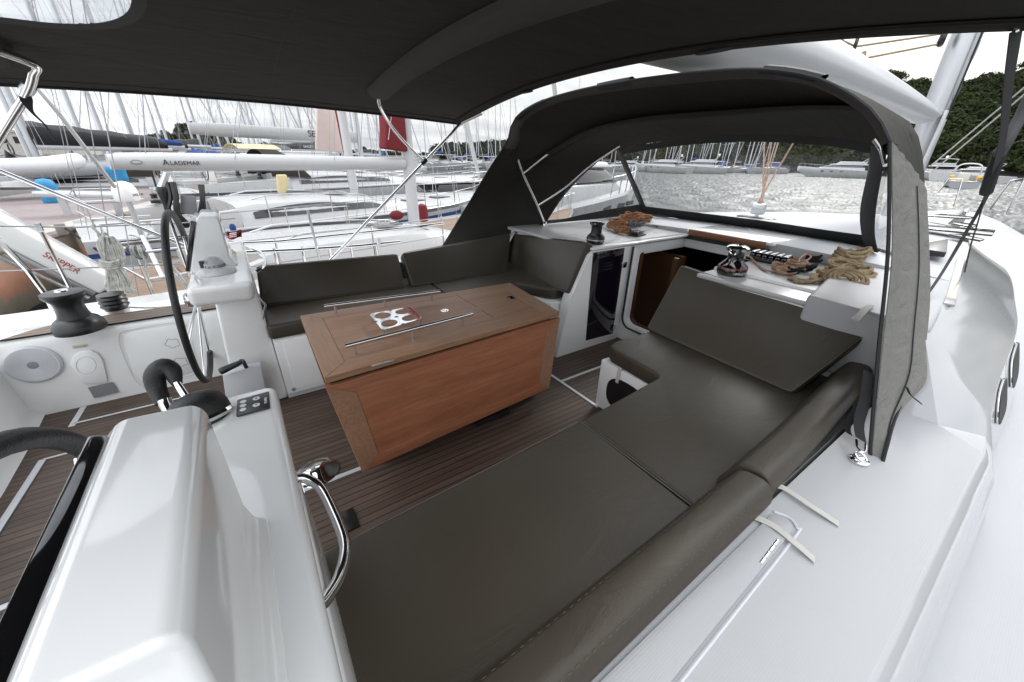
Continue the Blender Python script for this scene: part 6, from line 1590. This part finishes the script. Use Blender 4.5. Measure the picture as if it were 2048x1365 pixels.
# fenders hung between the hulls
def fender(p, lab, mat, s=1.0):
    t = thing('fender', lab, 'fender', p, 'fenders between the moored hulls')
    B().lathe([(.015, -.36), (.09, -.32), (.115, -.24), (.115, .2), (.09, .28), (.03, .33), (.02, .36)], p, n=14).build('body', M[mat], t)
    B().tube([p + V((0, 0, .36)), p + V((.01, .02, .75))], .008, 5).build('lanyard', M['rope_white'], t)
    B().lathe([(.05, .29), (.032, .335)], p, n=12).build('end_cap', M['navy'], t); t.scale = (s, s, s)
for k in range(4): fender(N1(1.6 + 1.9 * k, -1.68, .55), 'white fender hanging on the near side of the yacht with the smooth coachroof', 'whiterubber')
for q, (bt, hb_, nn) in enumerate(((n2, 1.9, 3), (n3, 2.1, 3))):
    aa = bt.rotation_euler[2]
    for k in range(nn):
        lx, ly = 1.4 + 2.6 * k, -hb_ * .99 - .12; p = V((bt.location.x + lx * math.cos(aa) - ly * math.sin(aa), bt.location.y + lx * math.sin(aa) + ly * math.cos(aa), ZWT + .7))
        fender(p, ('navy' if q else 'grey') + ' fender hanging along the ' + ('third' if q else 'second') + ' yacht of the row', 'navy' if q else 'rubber')
# ================================================================ MOTOR YACHTS
def motorboat(lab, L_=13, hb=2.0, fb=1.3, fly=True, name='motor_yacht', group=None, hullm='gel2'):
    t = thing(name, lab, 'motor yacht', (0, 0, 0), group)
    rp, rs, dk = [], [], []
    for x in (0, .02, .2, .4, .6, .75, .88, .96, 1.0):
        w = hb * (1 if x < .5 else max(.01, 1 - ((x - .5) / .5) ** 2.3)); f = fb * (1 + .45 * x ** 1.6)
        X = x * L_; Xw = X - .14 * L_ * x ** 3
        half = [(X, w, f), (X, w + .05, f - .08), (X - .02, w * .95, f * .55), (Xw, w * .80, .05), (Xw, w * .6, -.3)]
        rp.append([V(p) for p in half]); rs.append([V((p[0], -p[1], p[2])) for p in half])
        dk.append([V((X, w * s, f - .02)) for s in np.linspace(-1, 1, 5)])
    b = B().grid(rp).grid(rs); b.add(rp[0] + rs[0][::-1], [tuple(range(10))]); h = b.build('hull', M[hullm], t, ang=40)
    B().grid(dk).build('deck', M['gel2'], t)
    for s in (-1, 1):
        for u in (.45, .57, .68): 
            w = hb * (1 if u < .5 else 1 - ((u - .5) / .5) ** 2.3); B().box((u * L_, s * (w * .97) - .03, fb * .80), (u * L_ + .55, s * (w * .97) + .03, fb * .92)).build('porthole', M['acrylic'], h)
    def shell(nm, mat, z0, z1, xa, xb, rake0, rake1, w0, w1, par):
        return B().hexa([V(p) for p in ((xa, -w0, z0), (xb, -w0 * .8, z0), (xb, w0 * .8, z0), (xa, w0, z0), (xa + rake0, -w1, z1), (xb - rake1, -w1 * .75, z1), (xb - rake1, w1 * .75, z1), (xa + rake0, w1, z1))]).build(nm, M[mat], par, bevel=.08, seg=3)
    f1 = fb * 1.1
    c1 = shell('cabin', 'gel2', fb - .05, f1 + .45, L_ * .2, L_ * .78, .1, 1.1, hb * .82, hb * .76, t)
    shell('window_band', 'acrylic', f1 + .42, f1 + .95, L_ * .22, L_ * .69, .2, 1.2, hb * .74, hb * .66, c1)
    shell('hardtop', 'gel2', f1 + .93, f1 + 1.12, L_ * .16, L_ * .60, .1, .2, hb * .76, hb * .70, t)
    if fly:
        shell('flybridge', 'gel2', f1 + 1.1, f1 + 1.6, L_ * .2, L_ * .53, -.1, .6, hb * .66, hb * .62, t)
        b = B()
        for s in (-1, 1): b.tube([V((L_ * .22, s * hb * .62, f1 + 1.5)), V((L_ * .16, s * hb * .6, f1 + 2.3)), V((L_ * .15, 0, f1 + 2.42))], .07, 8)
        b.build('radar_arch', M['gel2'], t)
        B().ball((L_ * .16, .35, f1 + 2.68), .26).build('radome', M['gel'], t)
    b = B()
    for s in (-1, 1):
        tp = []
        for u in np.linspace(.5, .98, 8):
            w = hb * max(.02, 1 - ((u - .5) / .5) ** 2.3); p = V((u * L_, s * (w - .05), fb * (1 + .45 * u ** 1.6))); b.tube([p, p + V((.1, 0, .6))], .02, 5); tp.append(p + V((.1, 0, .6)))
        b.tube(tp, .022, 5)
    b.build('bow_rail', M['steel'], t)
    return t
mA = motorboat('large white motor yacht lying alone across the bright water behind the windscreen corner', 15, 2.2, 1.5)
p = mastpos(1690, 118); mA.location = (p.x - 8, p.y + 2, ZWT); mA.rotation_euler = (0, 0, math.radians(118)); mA.location = (p.x + 3.5, p.y - 6, ZWT)
mB = motorboat('white flybridge motor yacht moored nearest right of the mast against the dark hill', 17, 2.4, 1.6)
p = mastpos(1905, 120); mB.location = (p.x, p.y, ZWT); mB.rotation_euler = (0, 0, math.radians(20))
for i, (px, dist, yaw, lab) in enumerate(((1925, 150, 40, 'pale motor yacht half hidden behind the flybridge yacht right of the mast'), (2035, 118, 60, 'white motor yacht cut by the right frame edge'), (2005, 160, 30, 'small motor yacht between the workboat and the right frame edge'),
       (1290, 108, 150, 'motor yacht at the left end of the windscreen view'), (1385, 104, 100, 'long white motor yacht lying low in the middle of the windscreen view'), (1460, 112, 120, 'white motor yacht right of the middle of the windscreen view'), (1205, 112, 140, 'motor yacht seen through the small port window of the sprayhood'))):
    t = copy_tree(mA if i % 2 else mB); p = mastpos(px, dist); t.location = (p.x, p.y, ZWT); t.rotation_euler = (0, 0, math.radians(yaw)); t['label'] = lab
    k = .75 + .1 * (i % 3); t.scale = (k, k, k)
mC = motorboat('white motor cruiser with purple tinted side window behind the nearest mast', 10.5, 1.7, 1.35, fly=False)
mC.scale = (.66, .66, .66); mC.location = (4.3, 13.9, ZWT); mC.rotation_euler = (0, 0, math.radians(14))
mD = motorboat('white motor cruiser with raked windscreen frame left of the sprayhood', 9.5, 1.5, 1.2, fly=False)
mD.location = (5.6, 9.6, ZWT); mD.rotation_euler = (0, 0, math.radians(16))
# workboat with yellow arch gear
wb = thing('workboat', 'grey workboat with steel arch and orange buoys beyond the bow', 'workboat', (0, 0, ZWT))
p = mastpos(1945, 84); wb.location = (p.x, p.y, ZWT)
ya = math.radians(15); Rz = Matrix.Rotation(ya, 3, 'Z')
def W(x, y, z): return p + Rz @ V((x, y, 0)) + V((0, 0, z - EYE.z + ZWT)) 
p = V((p.x, p.y, EYE.z))
rows = [[W(x, y * w, z) for y, z in ((-1.5, .9), (-1.45, .3), (-.9, -.2), (.9, -.2), (1.45, .3), (1.5, .9))] for x, w in ((-3, .95), (0, 1), (2, .95), (3, .75), (3.4, .3))]
b = B().grid(rows); b.f.append(tuple(range(6))); b.build('hull', M['rubber'], wb, ang=40)
B().hexa([W(*q) for q in ((-3, -1.4, .8), (3, -1.0, .8), (3, 1.0, .8), (-3, 1.4, .8), (-3, -1.4, .9), (3, -1.0, .9), (3, 1.0, .9), (-3, 1.4, .9))]).build('deck', M['cream'], wb)
B().tube(spline([W(-1, -1.2, .9), W(-1, -1.2, 2.4), W(-1, -.7, 3.0), W(-1, .7, 3.0), W(-1, 1.2, 2.4), W(-1, 1.2, .9)], 30), .08, 8).build('arch', M['alu'], wb)
for yy in (-1.3, 1.25): B().ball(W(-1.2, yy, 1.4), .3, sc=(1, 1, .8)).build('buoy', M['yellow'], wb)
B().box(W(-.4, -.5, .9), W(.3, .5, 1.9)).build('console', M['gel2'], wb, bevel=.05)
# ================================================================ QUAY, HILLS, HOUSES
def quay_mat():
    m, nt, b = newmat('quay_paving')
    tc = N(nt, 'ShaderNodeTexCoord')
    bk_ = N(nt, 'ShaderNodeTexBrick', Scale=3.2); bk_.inputs['Color1'].default_value = (.36, .28, .26, 1); bk_.inputs['Color2'].default_value = (.42, .34, .31, 1); bk_.inputs['Mortar'].default_value = (.27, .24, .22, 1); bk_.inputs['Mortar Size'].default_value = .015
    L(nt, tc.outputs['Object'], bk_.inputs['Vector'])
    nz = N(nt, 'ShaderNodeTexNoise', Scale=.8, Detail=8.0, Roughness=.65); L(nt, tc.outputs['Object'], nz.inputs['Vector'])
    mx = N(nt, 'ShaderNodeMix', data_type='RGBA', blend_type='MULTIPLY'); mx.inputs['Factor'].default_value = .6; L(nt, bk_.outputs['Color'], mx.inputs['A']); L(nt, nz.outputs['Color'], mx.inputs['B'])
    hs = N(nt, 'ShaderNodeHueSaturation'); hs.inputs['Value'].default_value = 1.0; hs.inputs['Saturation'].default_value = .75; L(nt, mx.outputs['Result'], hs.inputs['Color']); L(nt, hs.outputs[0], b.inputs['Base Color']); b.inputs['Roughness'].default_value = .9
    return m
def wall_mat():
    m, nt, b = newmat('quay_wall')
    tc = N(nt, 'ShaderNodeTexCoord'); sp = N(nt, 'ShaderNodeSeparateXYZ'); L(nt, tc.outputs['Object'], sp.inputs[0])
    nz = N(nt, 'ShaderNodeTexNoise', Scale=1.6, Detail=9.0, Roughness=.7); L(nt, tc.outputs['Object'], nz.inputs['Vector'])
    ad = N(nt, 'ShaderNodeMath', operation='MULTIPLY_ADD'); L(nt, nz.outputs['Fac'], ad.inputs[0]); ad.inputs[1].default_value = .55; zz_ = N(nt, 'ShaderNodeMath', operation='MULTIPLY_ADD'); L(nt, sp.outputs['Z'], zz_.inputs[0]); zz_.inputs[1].default_value = .72; zz_.inputs[2].default_value = -.10; L(nt, zz_.outputs[0], ad.inputs[2])
    cr = N(nt, 'ShaderNodeValToRGB'); L(nt, ad.outputs[0], cr.inputs[0])
    e = cr.color_ramp.elements
    e[0].position = .0; e[0].color = (.035, .032, .022, 1); e[1].position = .42; e[1].color = (.22, .19, .14, 1)
    for ps, cl_ in ((.52, (.40, .19, .12, 1)), (.72, (.47, .24, .16, 1)), (.86, (.40, .34, .26, 1))):
        k = e.new(ps); k.color = cl_
    L(nt, cr.outputs[0], b.inputs['Base Color']); b.inputs['Roughness'].default_value = .9
    bp = N(nt, 'ShaderNodeBump', Strength=.6, Distance=.04); L(nt, nz.outputs['Fac'], bp.inputs['Height']); L(nt, bp.outputs['Normal'], b.inputs['Normal'])
    return m
ZQ = .02
ex = lambda y: -3.4 + .22 * (y - 9)
A = [(ex(-30), -30), (ex(85), 85), (ex(85) - 5.2, 85 + 1), (ex(-30) - 5.2, -30)]
q = B(); ysq = np.linspace(-30, 85, 60)
q.grid([[V((ex(y) - .25 * k, y, ZQ)) for y in ysq] for k in (0, .0)])
q = B().hexa([V((x, y, ZQ - .05)) for x, y in A] + [V((x, y, ZQ)) for x, y in A]).build('quay', quay_mat()); q['kind'] = 'structure'
qw = B(); A2_ = [(ex(-30) - .05, -30), (ex(85) - .05, 85), (ex(85) - 5.1, 86), (ex(-30) - 5.1, -30)]
qw.hexa([V((x, y, -2.2)) for x, y in A2_] + [V((x, y, ZQ - .0505)) for x, y in A2_]); qo = qw.build('quay_wall', wall_mat(), None, bevel=.04); qo['kind'] = 'structure'
qo.data.transform(Matrix.Translation((0, 0, 1.1))); qo.location = (0, 0, -1.1)
kb = B().hexa([V((x, y, ZQ)) for x, y in ((ex(-30) - .45, -30), (ex(85) - .45, 85), (ex(85) - .03, 85), (ex(-30) - .03, -30))][::1] + [V((x, y, ZQ + .05)) for x, y in ((ex(-30) - .45, -30), (ex(85) - .45, 85), (ex(85) - .03, 85), (ex(-30) - .03, -30))]).build('quay_edge', pmat('quay_concrete', (.42, .39, .36), .9, noise=.3, nscale=3)); kb['kind'] = 'structure'
# mooring block with line, gangplank, blue covers
c = PZ(128, 470, ZQ + .05)
bl = thing('mooring_bollard', 'squat wooden mooring post on the quay edge', 'bollard', c)
B().box(c + V((-.07, -.07, 0)), c + V((.07, .07, .20)), .2).build('post', pmat('weathered_wood', (.30, .27, .24), .85, noise=.3, nscale=14), bl, bevel=.02)
B().tube([c + V((.05, 0, .12)), N1(.3, 1.0, .95)], .018, 6).build('mooring_line', M['rope_black'], bl)
gp_ = thing('gangplank', 'long grey plank lying over the quay behind the steel brace', 'gangplank', PZ(170, 402, .35))
a_, b_ = PZ(85, 393, .45), PZ(262, 396, .45); d = (b_ - a_).normalized(); s = V((-d.y, d.x, 0)) * .2
B().hexa([a_ - s, b_ - s, b_ + s, a_ + s] + [x + V((0, 0, .12)) for x in (a_ - s, b_ - s, b_ + s, a_ + s)]).build('plank', M['alu'], gp_, bevel=.02)
for k in (.2, .8): x = lerp(a_, b_, k); B().box(x + V((-.06, -.06, ZQ - .45)), x + V((.06, .06, 0))).build('trestle', M['alu'], gp_)
for px, py, r, hh, lab in ((108, 406, .20, .66, 'tall blue tarpaulin bundle standing on the quay at the left'), (182, 402, .0, 0, ''), (241, 362, .24, .5, 'small blue tarpaulin cover beyond the white pole')):
    if not lab: continue
    c = PZ(px, py, ZQ if px < 200 else .5); t = thing('tarpaulin_bundle', lab, 'tarpaulin', c)
    rg = random.Random(px); rows = []
    for z, k in ((0, .9), (.15, 1.05), (.4, .95), (.65, 1.08), (.85, 1.0), (.96, .7), (1.0, .1)):
        rows.append([c + V((r * k * (1 + .12 * rg.uniform(-1, 1)) * math.cos(a), r * k * (1 + .12 * rg.uniform(-1, 1)) * math.sin(a), z * hh)) for a in np.linspace(0, 2 * PI, 15)[:-1]])
    B().grid(rows, closed=True).build('cover', M['blue'], t, ang=70)
# inflatable dinghies
def dinghy(lab, c, yaw, mat, s=1.0):
    t = thing('inflatable_dinghy', lab, 'dinghy', c); R = Matrix.Rotation(yaw, 3, 'Z')
    f = lambda x, y, z: c + R @ V((x * s, y * s, z * s))
    B().tube([f(*p) for p in spline([(-1.5, -.55, 0), (-.5, -.58, 0), (.6, -.55, .05), (1.2, -.32, .14), (1.42, 0, .2), (1.2, .32, .14), (.6, .55, .05), (-.5, .58, 0), (-1.5, .55, 0)], 40)], .22 * s, 12).build('tube', M[mat], t)
    B().hexa([f(-1.4, -.5, -.12), f(1.1, -.3, -.05), f(1.1, .3, -.05), f(-1.4, .5, -.12), f(-1.4, -.5, -.05), f(1.1, -.3, .02), f(1.1, .3, .02), f(-1.4, .5, -.05)]).build('floor', M['rubber'], t)
    B().hexa([f(-1.35, -.5, -.2), f(-1.28, -.5, -.2), f(-1.28, .5, -.2), f(-1.35, .5, -.2), f(-1.35, -.5, .25), f(-1.28, -.5, .25), f(-1.28, .5, .25), f(-1.35, .5, .25)]).build('transom', M['gel2'], t)
    B().tube([f(-1.35, 0, .3), f(-1.5, 0, .6), f(-1.62, 0, .1)], .09 * s, 8).build('outboard', M['black'], t)
    B().tube([f(.1 + .0 * k, .16 * math.cos(a), .5 + .16 * math.sin(a)) for k in (0,) for a in np.linspace(0, 2 * PI, 16)[:-1]], .02, 5, closed=True).build('wheel', M['black'], t)
    return t
dinghy('white inflatable dinghy raised on a stern at the far left', PY(30, 335, 19), .5, 'whiterubber', 1.0)
dinghy('grey inflatable dinghy with steering wheel hung above the quay', PY(152, 340, 23), .35, 'rubber', 1.0)
# ---- dark boom cover at the far left edge and white pole boat
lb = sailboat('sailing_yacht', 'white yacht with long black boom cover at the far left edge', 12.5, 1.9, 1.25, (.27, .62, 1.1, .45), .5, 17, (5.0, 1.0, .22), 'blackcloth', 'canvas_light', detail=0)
lb.location = (-9.2, 19.2, ZWT); lb.rotation_euler = (0, 0, math.radians(193))
lc = sailboat('sailing_yacht', 'white yacht with broad scooped stern tied to the quay at the left', 12, 2.0, 1.2, (.3, .62, 1.1, .45), .5, 17, (4.6, 1.3, .22), None, 'cream', detail=0)
lc.location = (-5.4, 24.5, ZWT); lc.rotation_euler = (0, 0, math.radians(193))
ld = sailboat('sailing_yacht', 'white yacht with black sail cover sagging beyond the satellite dome', 13, 2.0, 1.3, (.3, .62, 1.1, .45), .5, 18, (5.2, 1.4, .22), 'blackcloth', None, detail=0)
ld.location = (1.6, 33.0, ZWT); ld.rotation_euler = (0, 0, math.radians(13))
# ---- hills
def hill_h(x, y):
    az_ = math.degrees(math.atan2(y, x)); r = math.hypot(x, y)
    if az_ < 75:
        rise = max(0, min(1, (r - 150) / 190))
        prof = 46 * min(1, max(0, (62 - az_) / 30)) ** 1.2 * (1 + .12 * math.sin(az_ * .31 + 1))
        if az_ < -5: prof *= max(.6, 1 + (az_ + 5) / 80)
        return prof * (rise ** 1.15) * 1.0 + 3.2 * math.sin(x * .045) * math.cos(y * .05) * rise - 1.5 + 4 * min(1, rise * 8)
    rise = max(0, min(1, (r - 240) / 60))
    pf = 4.5 + 3 * math.sin(az_ * .9) ** 2
    if 88 < az_ < 97: pf += 9 * math.sin((az_ - 88) / 9 * PI)
    return pf * rise - 1.5
def terrain(az0, az1, r0, r1, na, nr, name):
    rows = []
    for i in range(nr):
        r = r0 + (r1 - r0) * (i / (nr - 1)) ** 1.1
        rows.append([V((r * math.cos(math.radians(a)), r * math.sin(math.radians(a)), ZW - .3 + hill_h(r * math.cos(math.radians(a)), r * math.sin(math.radians(a))))) for a in np.linspace(az0, az1, na)])
    m, nt, b = newmat('hill_scrub'); tc = N(nt, 'ShaderNodeTexCoord'); nz = N(nt, 'ShaderNodeTexNoise', Scale=.09, Detail=8.0, Roughness=.7); L(nt, tc.outputs['Object'], nz.inputs['Vector'])
    cr = N(nt, 'ShaderNodeValToRGB'); L(nt, nz.outputs['Fac'], cr.inputs[0]); cr.color_ramp.elements[0].position = .4; cr.color_ramp.elements[0].color = (.014, .018, .008, 1); cr.color_ramp.elements[1].position = .72; cr.color_ramp.elements[1].color = (.22, .20, .17, 1)
    L(nt, cr.outputs[0], b.inputs['Base Color']); b.inputs['Roughness'].default_value = 1
    o = B().grid(rows).build(name, m); o['kind'] = 'structure'; return o
terrain(-40, 75, 148, 420, 120, 24, 'hill')
terrain(75, 135, 238, 330, 60, 8, 'hill')
# forest: thousands of small leaf clumps gathered into tree crowns
def forest(name, spots, seed):
    rg = np.random.default_rng(seed); vs, fs = [], []; off = 0
    for (x, y, z, r) in spots:
        n = 240
        u = rg.normal(size=(n, 3)); u /= np.linalg.norm(u, axis=1)[:, None]
        u[:, 2] = np.abs(u[:, 2]) * 1.0 - .25
        lob = 1 + .30 * np.sin(u[:, 0] * 5 + x) * np.sin(u[:, 1] * 6 + y)
        c = np.array([x, y, z + r * .75]) + u * (r * lob * rg.uniform(.72, 1.05, n))[:, None] * np.array([1, 1, .85])
        sz = r * rg.uniform(.07, .15, n)
        a = rg.normal(size=(n, 3)) * .55 + u * 0; a -= u * (a * u).sum(1)[:, None] * .6; a /= np.linalg.norm(a, axis=1)[:, None]
        b_ = np.cross(u + rg.normal(size=(n, 3)) * .35, a); b_ /= np.linalg.norm(b_, axis=1)[:, None]
        q_ = np.stack([c - a * sz[:, None] - b_ * sz[:, None] * .7, c + a * sz[:, None] - b_ * sz[:, None] * .5, c + a * sz[:, None] * .8 + b_ * sz[:, None] * .7, c - a * sz[:, None] * .7 + b_ * sz[:, None] * .6], 1).reshape(-1, 3)
        vs.append(q_); fs.append(np.arange(4 * n).reshape(-1, 4) + off); off += 4 * n
    vs = np.concatenate(vs); fs = np.concatenate(fs)
    me = bpy.data.meshes.new(name); me.vertices.add(len(vs)); me.vertices.foreach_set('co', vs.astype(np.float32).ravel())
    me.loops.add(fs.size); me.loops.foreach_set('vertex_index', fs.ravel().astype(np.int32)); me.polygons.add(len(fs)); me.polygons.foreach_set('loop_start', np.arange(0, fs.size, 4, dtype=np.int32)); me.update(); me.validate()
    o = bpy.data.objects.new(name, me); COL.objects.link(o); me.materials.append(M['pine'])
    o['kind'] = 'stuff'; return o
m, nt, b = newmat('pine_foliage'); tc = N(nt, 'ShaderNodeTexCoord'); nz = N(nt, 'ShaderNodeTexNoise', Scale=.13, Detail=5.0, Roughness=.75); L(nt, tc.outputs['Object'], nz.inputs['Vector'])
cr = N(nt, 'ShaderNodeValToRGB'); L(nt, nz.outputs['Fac'], cr.inputs[0]); cr.color_ramp.elements[0].position = .33; cr.color_ramp.elements[0].color = (.007, .011, .004, 1); cr.color_ramp.elements[1].position = .68; cr.color_ramp.elements[1].color = (.034, .044, .012, 1)
L(nt, cr.outputs[0], b.inputs['Base Color']); b.inputs['Roughness'].default_value = .9; b.inputs['Specular IOR Level'].default_value = .15
M['pine'] = m
rg = random.Random(11); sp_ = []
for k in range(4400):
    az_ = rg.uniform(-12, 66); r = rg.uniform(150, 345); x, y = r * math.cos(math.radians(az_)), r * math.sin(math.radians(az_))
    if rg.random() < .12 and r > 250 and az_ < 14: continue
    h = hill_h(x, y)
    if h < 1.0: continue
    sp_.append((x, y, ZW - .6 + h, rg.uniform(1.8, 4.2)))
f1_ = forest('forest', sp_, 3); f1_['label'] = 'dark green pine wood covering the hillside on the right'
sp_ = []
for k in range(1500):
    az_ = rg.uniform(66, 118); r = rg.uniform(246, 300); x, y = r * math.cos(math.radians(az_)), r * math.sin(math.radians(az_)); h = hill_h(x, y)
    sp_.append((x, y, ZW - .6 + h, rg.uniform(1.1, 2.3)))
f2_ = forest('forest', sp_, 4); f2_['label'] = 'low dark wood on the far shore behind the masts'
# houses with red roofs on the left shore
mw = pmat('house_plaster', (.62, .58, .53), .9, noise=.1); mr_ = pmat('roof_tiles', (.36, .12, .06), .9, noise=.3, nscale=3, bump=.4, bscale=6)
HL = ['white house with a flat roof at the far left shore', 'house with a low orange roof under the black boom cover', 'white house with orange roof behind the two leaning masts', 'small pale house right of the leaning masts', 'orange-roofed house at the foot of the slanting white pole', 'pale house low among the masts left of the wooded rise', 'orange-roofed house below the wooded rise']
for i, (px, dist, w_, h_) in enumerate(((28, 190, 9, 4), (62, 205, 10, 3), (105, 200, 9, 4), (128, 210, 7, 3), (170, 215, 9, 3), (215, 220, 8, 3), (262, 225, 9, 3))):
    c = mastpos(px, dist); c.z = ZW + 2.0; R = Matrix.Rotation(.3 * i, 3, 'Z'); f = lambda x, y, z: c + R @ V((x, y, z))
    t = thing('house', HL[i], 'house', c)
    w = w_ / 2; dd = 3.6
    wl = B().hexa([f(-w, -dd, -3), f(w, -dd, -3), f(w, dd, -3), f(-w, dd, -3), f(-w, -dd, h_), f(w, -dd, h_), f(w, dd, h_), f(-w, dd, h_)]).build('wall', mw, t)
    if i: B().add([f(-w - .4, -dd - .4, h_ - .1), f(w + .4, -dd - .4, h_ - .1), f(w + .4, dd + .4, h_ - .1), f(-w - .4, dd + .4, h_ - .1), f(-w - .4, 0, h_ + 2), f(w + .4, 0, h_ + 2)], [(0, 1, 5, 4), (2, 3, 4, 5), (0, 4, 3), (1, 2, 5), (0, 3, 2, 1)]).build('roof', mr_, t)
    else: B().hexa([f(-w - .3, -dd - .3, h_), f(w + .3, -dd - .3, h_), f(w + .3, dd + .3, h_), f(-w - .3, dd + .3, h_), f(-w - .3, -dd - .3, h_ + .4), f(w + .3, -dd - .3, h_ + .4), f(w + .3, dd + .3, h_ + .4), f(-w - .3, dd + .3, h_ + .4)]).build('roof', mw, t)
    for s in (-1, 1):
        for k in range(3):
            B().hexa([f(-w + 1.5 + k * (w_ - 3) / 2.6, s * (dd + .03) - .04, 1.2), f(-w + 2.6 + k * (w_ - 3) / 2.6, s * (dd + .03) - .04, 1.2), f(-w + 2.6 + k * (w_ - 3) / 2.6, s * (dd + .03) + .04, 1.2), f(-w + 1.5 + k * (w_ - 3) / 2.6, s * (dd + .03) + .04, 1.2), f(-w + 1.5 + k * (w_ - 3) / 2.6, s * (dd + .03) - .04, 2.9), f(-w + 2.6 + k * (w_ - 3) / 2.6, s * (dd + .03) - .04, 2.9), f(-w + 2.6 + k * (w_ - 3) / 2.6, s * (dd + .03) + .04, 2.9), f(-w + 1.5 + k * (w_ - 3) / 2.6, s * (dd + .03) + .04, 2.9)]).build('window', M['dark'], wl)
# lettering to real meshes
for o in [o for o in bpy.data.objects if o.type == 'FONT']:
    dg = bpy.context.evaluated_depsgraph_get()
    me = bpy.data.meshes.new_from_object(o.evaluated_get(dg)); mt = o.data.materials[0]
    n = bpy.data.objects.new('lettering', me); COL.objects.link(n)
    if not me.materials: me.materials.append(mt)
    n.parent = o.parent; n.matrix_local = o.matrix_local.copy()
    bpy.data.objects.remove(o)
